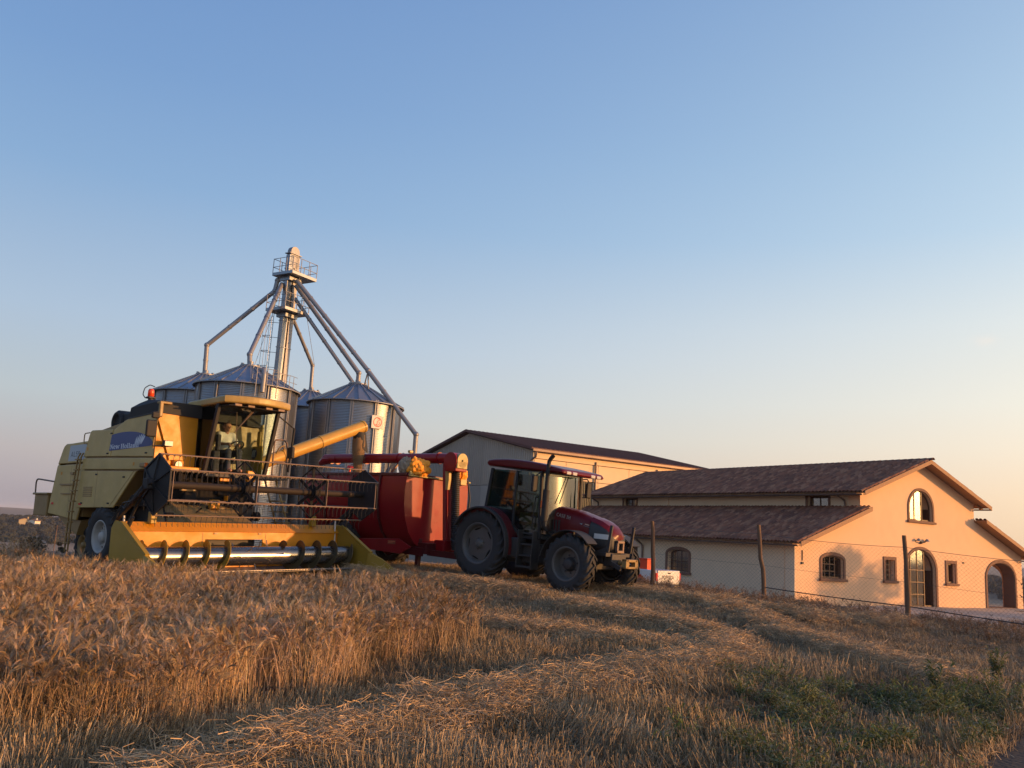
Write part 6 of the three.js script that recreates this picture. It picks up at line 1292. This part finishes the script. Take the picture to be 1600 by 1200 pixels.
{
  // standing wheat: stalk, dry leaf, nodding bearded ear
  const STRAW = [0.43, 0.295, 0.165], EAR = [0.37, 0.25, 0.145], LEAF = [0.31, 0.22, 0.13];
  const geos = Array.from({ length: 6 }, () => {
    const T3 = new Tri();
    for (let i = 0; i < 8; i++) {
      const a = rr(0, 6.28), r = 0.15 * Math.sqrt(rnd()), x = Math.cos(a) * r, z = Math.sin(a) * r, h = rr(0.46, 0.66), la = rr(0, 6.28), ln = rnd() < 0.16 ? rr(0.15, 0.4) : rr(0.02, 0.14);
      const pt = (u) => [x + Math.cos(la) * ln * u * u, h * u, z + Math.sin(la) * ln * u * u];
      T3.stalk([pt(0), pt(0.4), pt(0.75), pt(1)], 0.0024, 0.0014, jit(STRAW));
      const top = pt(1), hd = rr(0.15, 1.6), ex = Math.cos(la), ez = Math.sin(la), col = jit(EAR, 0.25);
      let c = top, ang = 0.25;
      const ear = [c]; for (let k = 0; k < 4; k++) { ang += hd / 4; c = [c[0] + ex * Math.sin(ang) * 0.021, c[1] + Math.cos(ang) * 0.021, c[2] + ez * Math.sin(ang) * 0.021]; ear.push(c); }
      for (let k = 0; k < 4; k++) { const w0 = [0.003, 0.0075, 0.007, 0.005][k], w1 = [0.0075, 0.007, 0.005, 0.0015][k], A = ear[k], B = ear[k + 1]; T3.quad([A[0] - ez * w0, A[1], A[2] + ex * w0], [A[0] + ez * w0, A[1], A[2] - ex * w0], [B[0] + ez * w1, B[1], B[2] - ex * w1], [B[0] - ez * w1, B[1], B[2] + ex * w1], col); T3.quad([A[0], A[1] - w0, A[2]], [A[0] + ex * w0 * 0.5, A[1] + w0, A[2] + ez * w0 * 0.5], [B[0] + ex * w1 * 0.5, B[1] + w1, B[2] + ez * w1 * 0.5], [B[0], B[1] - w1, B[2]], col); }
      for (let k = 0; k < 12; k++) { const b = ear[1 + (k >> 2)], s = rr(-0.03, 0.03), e = [b[0] + ex * Math.sin(ang) * 0.1 + ez * s, b[1] + Math.cos(ang) * 0.1 + rr(-0.02, 0.04), b[2] + ez * Math.sin(ang) * 0.1 - ex * s]; T3.tri([b[0], b[1], b[2]], [b[0] + 0.0022, b[1] + 0.0012, b[2] + 0.0022], e, jit(STRAW, 0.2)); }
      if (rnd() < 0.7) { const s = pt(rr(0.35, 0.7)), b = rr(0, 6.28), l = rr(0.1, 0.2); T3.blade([s, [s[0] + Math.cos(b) * l * 0.5, s[1] + 0.05, s[2] + Math.sin(b) * l * 0.5], [s[0] + Math.cos(b) * l, s[1] - rr(0.02, 0.12), s[2] + Math.sin(b) * l]], 0.006, jit(LEAF)); }
    }
    return T3.geo();
  });
  const mat = std([1, 1, 1], 0.8, { vertexColors: true });
  const spots = [];
  const add = (x, z) => { const q = noise.noise(x * 0.55, z * 0.55, 11), g = 0.95 + 0.6 * q + rr(-0.25, 0.3), lean = noise.noise(x * 0.8, z * 0.8, 21); spots.push({ x, z, y: land(x, z) - 0.02, h: rr(0.86, 1.14) * (0.98 + 0.22 * noise.noise(x * 0.45, z * 0.45, 3)), w: rr(0.9, 1.3), tx: rr(-0.12, 0.12) + 0.22 * lean, tz: rr(-0.12, 0.12) - 0.14 * lean, c: [g * rr(0.92, 1.08), g, g * rr(0.85, 1.15)] }); };
  for (let i = 0; i < 60000; i++) {
    const z = -4.5 - 30 * Math.pow(rnd(), 1.35), x = rr(-34, 0.5), d = Math.hypot(x, z);
    if (x / -z < -0.78 || !inside(WHEAT, x + 0.55 * noise.noise(x * 1.7, z * 1.7, 33) + rr(-0.12, 0.12), z + 0.5 * noise.noise(x * 1.7, z * 1.7, 44)) || blocked(x, z)) continue;
    if (d > 15 && rnd() > 0.55) continue;
    add(x, z);
  }
  console.log('wheat clumps', spots.length);
  scatter('wheat', geos, mat, spots, 'standing ripe wheat on the left in front of the combine', 'wheat');
}
{
  // stubble: cut stalks in tufts
  const C = [0.32, 0.24, 0.15];
  const geos = Array.from({ length: 6 }, () => {
    const T3 = new Tri();
    for (let i = 0; i < 13; i++) { const x = rr(-0.16, 0.16), z = rr(-0.1, 0.1), h = rr(0.07, 0.19), bent = rnd() < 0.25 ? 0.14 : 0.06, l = rr(-bent, bent), m = rr(-bent, bent); T3.stalk([[x, -0.03, z], [x + l, h * (bent > 0.1 ? 0.7 : 1), z + m]], 0.0026, 0.0024, jit(C, 0.4)); }
    for (let i = 0; i < 5; i++) { const x = rr(-0.16, 0.16), z = rr(-0.12, 0.12), b = rr(0, 6.28), l = rr(0.05, 0.12); T3.blade([[x, 0, z], [x + Math.cos(b) * l * 0.5, rr(0.04, 0.1), z + Math.sin(b) * l * 0.5], [x + Math.cos(b) * l, rr(0.01, 0.08), z + Math.sin(b) * l]], 0.005, jit([0.3, 0.2, 0.1], 0.3)); }
    return T3.geo();
  });
  const straws = Array.from({ length: 5 }, () => {
    const T3 = new Tri();
    for (let i = 0; i < 40; i++) { const a = rr(0, 6.28), l = rr(0.05, 0.2), x = rr(-0.17, 0.17), z = rr(-0.17, 0.17), y = rr(0.01, 0.07), t = rr(-0.3, 0.45), m = rr(-0.05, 0.05); const A = [x - Math.cos(a) * l / 2, y - t * l / 2, z - Math.sin(a) * l / 2], B = [x - Math.sin(a) * m, y + 0.02, z + Math.cos(a) * m], E = [x + Math.cos(a) * l / 2, y + t * l / 2, z + Math.sin(a) * l / 2]; const c = jit([0.43, 0.305, 0.18], 0.35); T3.straw(A, B, 0.002, c); T3.straw(B, E, 0.0018, c); }
    return T3.geo();
  });
  const mat = std([1, 1, 1], 0.75, { vertexColors: true });
  const s1 = [], s2 = [], s3 = [];
  const free = (x, z) => !inside(WHEAT, x, z) && !inside(ROAD, x, z) && !inside(YARD, x, z);
  for (let i = 0; i < 90000; i++) {
    const d = 3.2 + 33 * Math.pow(rnd(), 1.7), a = rr(-0.66, 0.72), x = Math.sin(a) * d, z = -Math.cos(a) * d;
    if (!free(x, z)) continue;
    const sw = swath(x, z), q = noise.noise(x * 0.6, z * 0.6, 8), p = noise.noise(x * 2.1, z * 2.1, 4);
    const weed = clamp(0.4 * smooth(1.6, 5.5, x) * (1 - smooth(-9, -15, z) * 0.75) , 0, 1);
    if (rnd() < 0.92 - 0.3 * weed - 0.9 * Math.max(0, -q - 0.05) - 0.5 * Math.max(0, p - 0.2)) { const g = (0.88 + 0.5 * q + 0.25 * p + rr(-0.22, 0.25)) * (1 - 0.25 * weed); const ln = 0.9 * noise.noise(x * 0.9, z * 0.9, 41), lm = 0.9 * noise.noise(x * 0.9, z * 0.9, 52); s1.push({ x, z, y: land(x, z) + 0.05 * sw, h: rr(0.6, 1.25) * (1 + 0.5 * q) * (1 - 0.5 * smooth(11, 17, d)) * (1 - 0.5 * Math.max(0, p)), w: rr(0.9, 1.4), tx: rr(-0.18, 0.18) + ln, tz: rr(-0.18, 0.18) + lm, c: [g, g * (1 - 0.02 * weed), g * 0.95] }); }
    if (rnd() < 0.2 + 0.5 * Math.max(0, p) + 0.3 * Math.max(0, -q)) { const g = 0.75 + 0.3 * q + rr(-0.2, 0.2); s2.push({ x, z, y: land(x, z) - 0.01, h: rr(0.4, 0.9), w: rr(0.7, 1.2), tx: rr(-0.1, 0.1), tz: rr(-0.1, 0.1), c: [g * (1 - 0.3 * weed), g * (1 - 0.25 * weed), g * (1 - 0.25 * weed)] }); }
  }
  for (let i = 0; i < 70000 && s3.length < 9000; i++) {
    const d = 4 + 21 * Math.pow(rnd(), 1.3), a = rr(-0.62, 0.6), x = Math.sin(a) * d, z = -Math.cos(a) * d, sw = swath(x, z);
    if (!free(x, z) || rnd() > sw) continue;
    const g = 1.0 + rr(-0.2, 0.25); s3.push({ x, z, y: land(x, z) + rr(0.02, 0.2) * sw * (0.7 + 0.5 * noise.noise(x * 2, z * 2, 9)), h: rr(0.7, 1.5), w: rr(0.8, 1.4), tx: rr(-0.35, 0.35), tz: rr(-0.35, 0.35), c: [g, g * 0.98, g * 0.92] });
  }
  console.log('stubble', s1.length, s2.length, s3.length);
  scatter('stubble', geos, mat, s1, 'short cut wheat stubble over the whole slope right of the standing wheat', 'stubble');
  scatter('straw_litter', straws, mat, s2, 'loose broken straw lying flat between the stubble rows', 'straw');
  scatter('straw_swath', straws, mat, s3, 'raised pale swaths of cut straw winding across the stubble', 'straw');
}
{
  // green weeds in the lower right, dry weeds along the fence
  const green = (h, lc) => Array.from({ length: 4 }, () => {
    const T3 = new Tri();
    for (let i = 0; i < 7; i++) {
      const a = rr(0, 6.28), H = h * rr(0.5, 1.1), lx = Math.cos(a) * H * rr(0.1, 0.5), lz = Math.sin(a) * H * rr(0.1, 0.5), P = (u) => [lx * u * u, H * u, lz * u * u];
      T3.stalk([P(0), P(0.5), P(1)], 0.003, 0.0012, jit(lc, 0.2));
      for (let k = 0; k < 11; k++) { const s = P(rr(0.12, 1)), b = rr(0, 6.28), l = rr(0.025, 0.075), up = rr(-0.01, 0.04); T3.blade([s, [s[0] + Math.cos(b) * l * 0.6, s[1] + up, s[2] + Math.sin(b) * l * 0.6], [s[0] + Math.cos(b) * l, s[1] + up * 0.6, s[2] + Math.sin(b) * l]], rr(0.006, 0.014), jit(lc, 0.35)); }
    }
    return T3.geo();
  });
  const spots = [], dry = [];
  for (let i = 0; i < 40000; i++) {
    const x = rr(0.6, 11), z = rr(-16, -5.5);
    if (inside(ROAD, x, z)) continue;
    const q = noise.noise(x * 0.75, z * 0.75, 31) + 0.6 * noise.noise(x * 2.2, z * 2.2, 2);
    const w = smooth(1.1, 3.0, x) * smooth(-11.4, -8.6, z) * (1 - swath(x, z) * 0.9);
    if (rnd() < w * smooth(-0.3, 0.5, q) * 0.65) { const g = rr(0.7, 1.3); spots.push({ x, z, y: land(x, z) - 0.01, h: rr(0.5, 1.2) * (0.7 + 0.6 * Math.max(0, q)), w: rr(0.8, 1.3), c: [g * rr(0.9, 1.3), g, g * 0.9] }); }
  }
  for (let i = 0; i < 2600; i++) {
    const a = rnd(), x = rr(2, 14), z = -26 + rr(-3, 6.5) + (x - 4) * 0.35;
    if (inside(YARD, x, z) || rnd() > 0.25 + 0.6 * noise.noise(x * 0.8, z * 0.8, 17) + 0.2 * a) continue;
    const g = rr(0.8, 1.7); dry.push({ x, z, y: land(x, z) - 0.01, h: rr(0.3, 0.85), w: rr(0.8, 1.4), tx: rr(-0.15, 0.15), tz: rr(-0.15, 0.15), c: [g, g * 0.92, g * 0.85] });
  }
  for (let i = 0; i < 260; i++) { const [x, z] = houseAt(rr(-3, 14), rr(7.8, 9.8)); const g = rr(0.4, 0.9); dry.push({ x, z, y: land(x, z) - 0.01, h: rr(0.4, 1.0), w: 1, c: [g, g * 0.95, g * 0.85] }); }
  console.log('weeds', spots.length, dry.length);
  scatter('green_weeds', green(0.3, [0.115, 0.145, 0.036]), leafMat(), spots, 'patchy green weeds and grass in the lower right of the field', 'weeds');
  scatter('dry_weeds', green(0.42, [0.17, 0.115, 0.065]), leafMat(0.2), dry, 'dry brown weeds along the wire fence and the field edge', 'weeds');
  // single plants that stand out
  const plant = (name, label, x, z, h, n, lc, group) => {
    const t = thing(name, label, 'weed plant', [x, land(x, z) - 0.02, z], group);
    const S = new Tri(), L = new Tri();
    for (let i = 0; i < n; i++) {
      const a = rr(0, 6.28), H = h * rr(0.55, 1.05), lx = Math.cos(a) * H * rr(0.1, 0.45), lz = Math.sin(a) * H * rr(0.1, 0.45), P = (u) => [lx * u * u, H * u, lz * u * u];
      S.stalk([P(0), P(0.35), P(0.7), P(1)], 0.006, 0.002, jit(mixc(lc, [0.12, 0.09, 0.04], 0.5), 0.2));
      for (let k = 0; k < 26; k++) { const s = P(rr(0.1, 1)), b = rr(0, 6.28), l = rr(0.05, 0.13), up = rr(-0.02, 0.06); L.blade([s, [s[0] + Math.cos(b) * l * 0.55, s[1] + up, s[2] + Math.sin(b) * l * 0.55], [s[0] + Math.cos(b) * l, s[1] + up * 0.5, s[2] + Math.sin(b) * l]], rr(0.01, 0.022), jit(lc, 0.4)); }
    }
    meshOf('stem', S.geo(), std([1, 1, 1], 0.85, { vertexColors: true }), t); meshOf('leaves', L.geo(), leafMat(), t);
  };
  plant('weed_plant', 'bushy green weed nearest the asphalt corner, lower right', 3.55, -7.75, 0.34, 14, [0.1, 0.135, 0.04]);
  plant('weed_plant', 'tall green weed halfway up the right of the frame beside the asphalt edge', 5.05, -10.2, 0.5, 16, [0.09, 0.125, 0.04]);
  plant('weed_plant', 'bright green weed farthest right in the stubble below the fence', 6.75, -12.0, 0.5, 14, [0.1, 0.13, 0.04]);
  plant('shrub', 'dark leggy shrub at the right edge beside the wire fence', 12.35, -20.3, 1.5, 14, [0.05, 0.055, 0.03]);
}

// ---------------------------------------------------------------- trees and far things
function treeAt(name, label, x, z, h, r, n, tone, o = {}) {
  const y = o.y ?? land(x, z) - 0.1, t = thing(name, label, o.cat || 'tree', [x, y, z], o.group);
  const limbs = [], th = h * (o.trunk ?? 0.35);
  if (o.trunk !== 0) {
    limbs.push(rod([0, 0, 0], [0.05 * h * 0.1, th * 1.6, 0], h * 0.03, h * 0.016, 9));
    for (let k = 0; k < 7; k++) { const a = k * 2.4, u = rr(0.7, 1.4); limbs.push(rod([0, th * u, 0], [Math.cos(a) * r * 0.7, th * u + h * 0.25, Math.sin(a) * r * 0.7], h * 0.012, h * 0.004, 6)); }
    part('trunk', limbs, std([0.09, 0.065, 0.045], 0.95, { map: T.wood }), t);
  }
  const L = new Tri(), cl = [];
  for (let k = 0; k < (o.lobes || 16); k++) { const a = rr(0, 6.28), v = rr(0, 1), q = r * Math.sqrt(rnd()) * 0.8 * Math.sin(Math.PI * (0.15 + 0.8 * v)); cl.push([Math.cos(a) * q, (o.trunk === 0 ? 0.12 * h : th) + (h - (o.trunk === 0 ? 0.2 * h : th) - r * 0.2) * v, Math.sin(a) * q, r * rr(0.28, 0.5), rr(0.7, 1.25)]); }
  for (let i = 0; i < n; i++) {
    const c = cl[Math.floor(rnd() * cl.length)], d = V(rr(-1, 1), rr(-1, 1), rr(-1, 1)).normalize().multiplyScalar(c[3] * (0.55 + 0.5 * rnd()));
    const p = [c[0] + d.x, c[1] + d.y * 0.85, c[2] + d.z], s = (o.leaf || 0.09) * rr(0.6, 1.3), u = V(rr(-1, 1), rr(-0.6, 0.6), rr(-1, 1)).normalize().multiplyScalar(s), w = V(rr(-1, 1), rr(-1, 1), rr(-1, 1)).normalize().multiplyScalar(s * 0.55);
    L.quad([p[0] - u.x, p[1] - u.y, p[2] - u.z], [p[0] + w.x, p[1] + w.y, p[2] + w.z], [p[0] + u.x, p[1] + u.y, p[2] + u.z], [p[0] - w.x, p[1] - w.y, p[2] - w.z], jit(tone.map((v) => v * c[4]), 0.3));
  }
  meshOf('crown', L.geo(), leafMat(0.3), t);
  return t;
}
// trees east of the yard: out of the frame, their shade lies on the gable wall and the hangar
treeAt('tree', 'round tree right of the yard whose shade falls on the gable wall', 39.2, -36.5, 5.3, 1.75, 3600, [0.05, 0.07, 0.03], { trunk: 0.16, leaf: 0.12, lobes: 22 });
treeAt('tree', 'lower bushy tree beside the round one right of the yard', 41.1, -37.7, 4.7, 1.7, 3400, [0.055, 0.07, 0.03], { trunk: 0.12, leaf: 0.12, lobes: 20 });
treeAt('tree', 'small loose tree in front of the round one right of the yard', 40.3, -37.0, 5.9, 1.1, 1700, [0.055, 0.07, 0.03], { trunk: 0.3, leaf: 0.11, lobes: 12 });
for (const [x, z, h, l] of [[56, -59.5, 11.5, 'broad tall tree behind the farmhouse to the right, its shade on the hangar'], [60, -62, 12, 'tallest tree in the row right of the hangar'], [52, -57, 10, 'lowest of the big trees right of the hangar']]) treeAt('tree', l, x, z, h, 4.2, 9000, [0.045, 0.06, 0.028], { trunk: 0.2, leaf: 0.2 });
// bush and young cypress far left, beyond the wheat
treeAt('bush', 'round dark bush in the field behind the combine, far left', -24.1, -45, 2.45, 0.95, 5200, [0.035, 0.036, 0.02], { trunk: 0, lobes: 12, leaf: 0.07, cat: 'bush' });
treeAt('cypress', 'small dark cypress under the rear of the combine', -22.6, -45, 2.5, 0.26, 1800, [0.03, 0.034, 0.02], { trunk: 0, lobes: 9, leaf: 0.05 });
{
  // woods on the far hills: one dark mass
  const spots = [], geos = [0, 1, 2].map((s) => {
    const g = new THREE.IcosahedronGeometry(1, 4), p = g.attributes.position, c = new Float32Array(p.count * 3);
    for (let i = 0; i < p.count; i++) { const x = p.getX(i), y = p.getY(i), z = p.getZ(i), f = 1 + 0.45 * noise.noise(x * 2.2 + s * 9, y * 2.2, z * 2.2) + 0.25 * noise.noise(x * 6, y * 6 + s, z * 6); p.setXYZ(i, x * f, Math.max(-0.6, y * f * 0.9), z * f); const k = 0.7 + 0.5 * noise.noise(x * 5, y * 5, z * 5 + s); c[3 * i] = c[3 * i + 1] = c[3 * i + 2] = k; }
    g.setAttribute('color', new THREE.BufferAttribute(c, 3)); g.computeVertexNormals(); return g;
  });
  for (let i = 0; i < 16000 && spots.length < 5200; i++) {
    const a = rr(-0.95, 0.95), R = 610 + 640 * rnd(), x = Math.sin(a) * R, z = -Math.cos(a) * R;
    const q = noise.noise(x * 0.006, z * 0.006, 12) + 0.4 * noise.noise(x * 0.02, z * 0.02, 3);
    if (q < 0.02 - 0.12 * smooth(0.3, 0.6, -a) || rnd() > 0.75) continue;
    const s = rr(1.7, 3.6), k = rr(0.7, 1.2); spots.push({ x, z, y: land(x, z) + s * 0.35, h: s * rr(0.8, 1.5), w: s, c: [0.03 * k, 0.036 * k, 0.025 * k] });
  }
  console.log('far trees', spots.length);
  scatter('far_wood', geos, std([1, 1, 1], 0.95, { vertexColors: true }), spots, 'dark woods along the ridges of the far hills', 'woods');
}
{
  // two farmhouses on the ridge, far left
  const far = (label, az, R, w, h, d, turnAz, col) => {
    const x = Math.sin(rad(az)) * R, z = -Math.cos(rad(az)) * R;
    const t = turn(thing('distant_house', label, 'house', [x, land(x, z) + 0.6, z]), turnAz);
    const m = std(col, 0.9), hs = [];
    part('wall', [plate([[-w / 2, 0], [w / 2, 0], [w / 2, h], [0, h + w * 0.16], [-w / 2, h]], -d / 2, d / 2, 0)], m, t);
    part('roof', [bar([-w / 2 - 0.5, h - 0.1, 0], [0, h + w * 0.17, 0], d + 0.8, 0.25), bar([w / 2 + 0.5, h - 0.1, 0], [0, h + w * 0.17, 0], d + 0.8, 0.25)], std([0.16, 0.08, 0.06], 0.9), t);
    part('chimney', box(w * 0.2, w * 0.2 + 0.8, h, h + w * 0.2 + 0.8, -0.4, 0.4), m, t);
    for (let k = 0; k < 3; k++) for (const y of [1.2, 4.2]) if (y < h - 1) part('window', box(-w / 2 - 0.06, -w / 2 + 0.02, y, y + 1.5, -d / 2 + (k + 0.6) * d / 3.2, -d / 2 + (k + 0.6) * d / 3.2 + 1.1), M.dark, t);
  };
  far('pale yellow house among the trees on the far left ridge', -28.7, 760, 8, 4.5, 11, 60, [0.5, 0.4, 0.22]);
  far('small house with a sunlit wall right of the pale yellow one on the ridge', -28.2, 755, 5.5, 4.5, 6, 100, [0.75, 0.68, 0.55]);
  const x = Math.sin(rad(-27.0)) * 300, z = -Math.cos(rad(-27.0)) * 300, t = thing('utility_pole', 'thin utility pole against the far left ridge', 'utility pole', [x, land(x, z), z]);
  part('pole', rod([0, 0, 0], [0, 9.5, 0], 0.14, 0.1, 8), M.post, t); part('cross_arm', box(-0.9, 0.9, 8.9, 9.05, -0.08, 0.08), M.post, t);
}
scene.fog = new THREE.FogExp2(new THREE.Color().setRGB(0.66, 0.7, 0.78), 0.00012);
renderer.render(scene, camera);
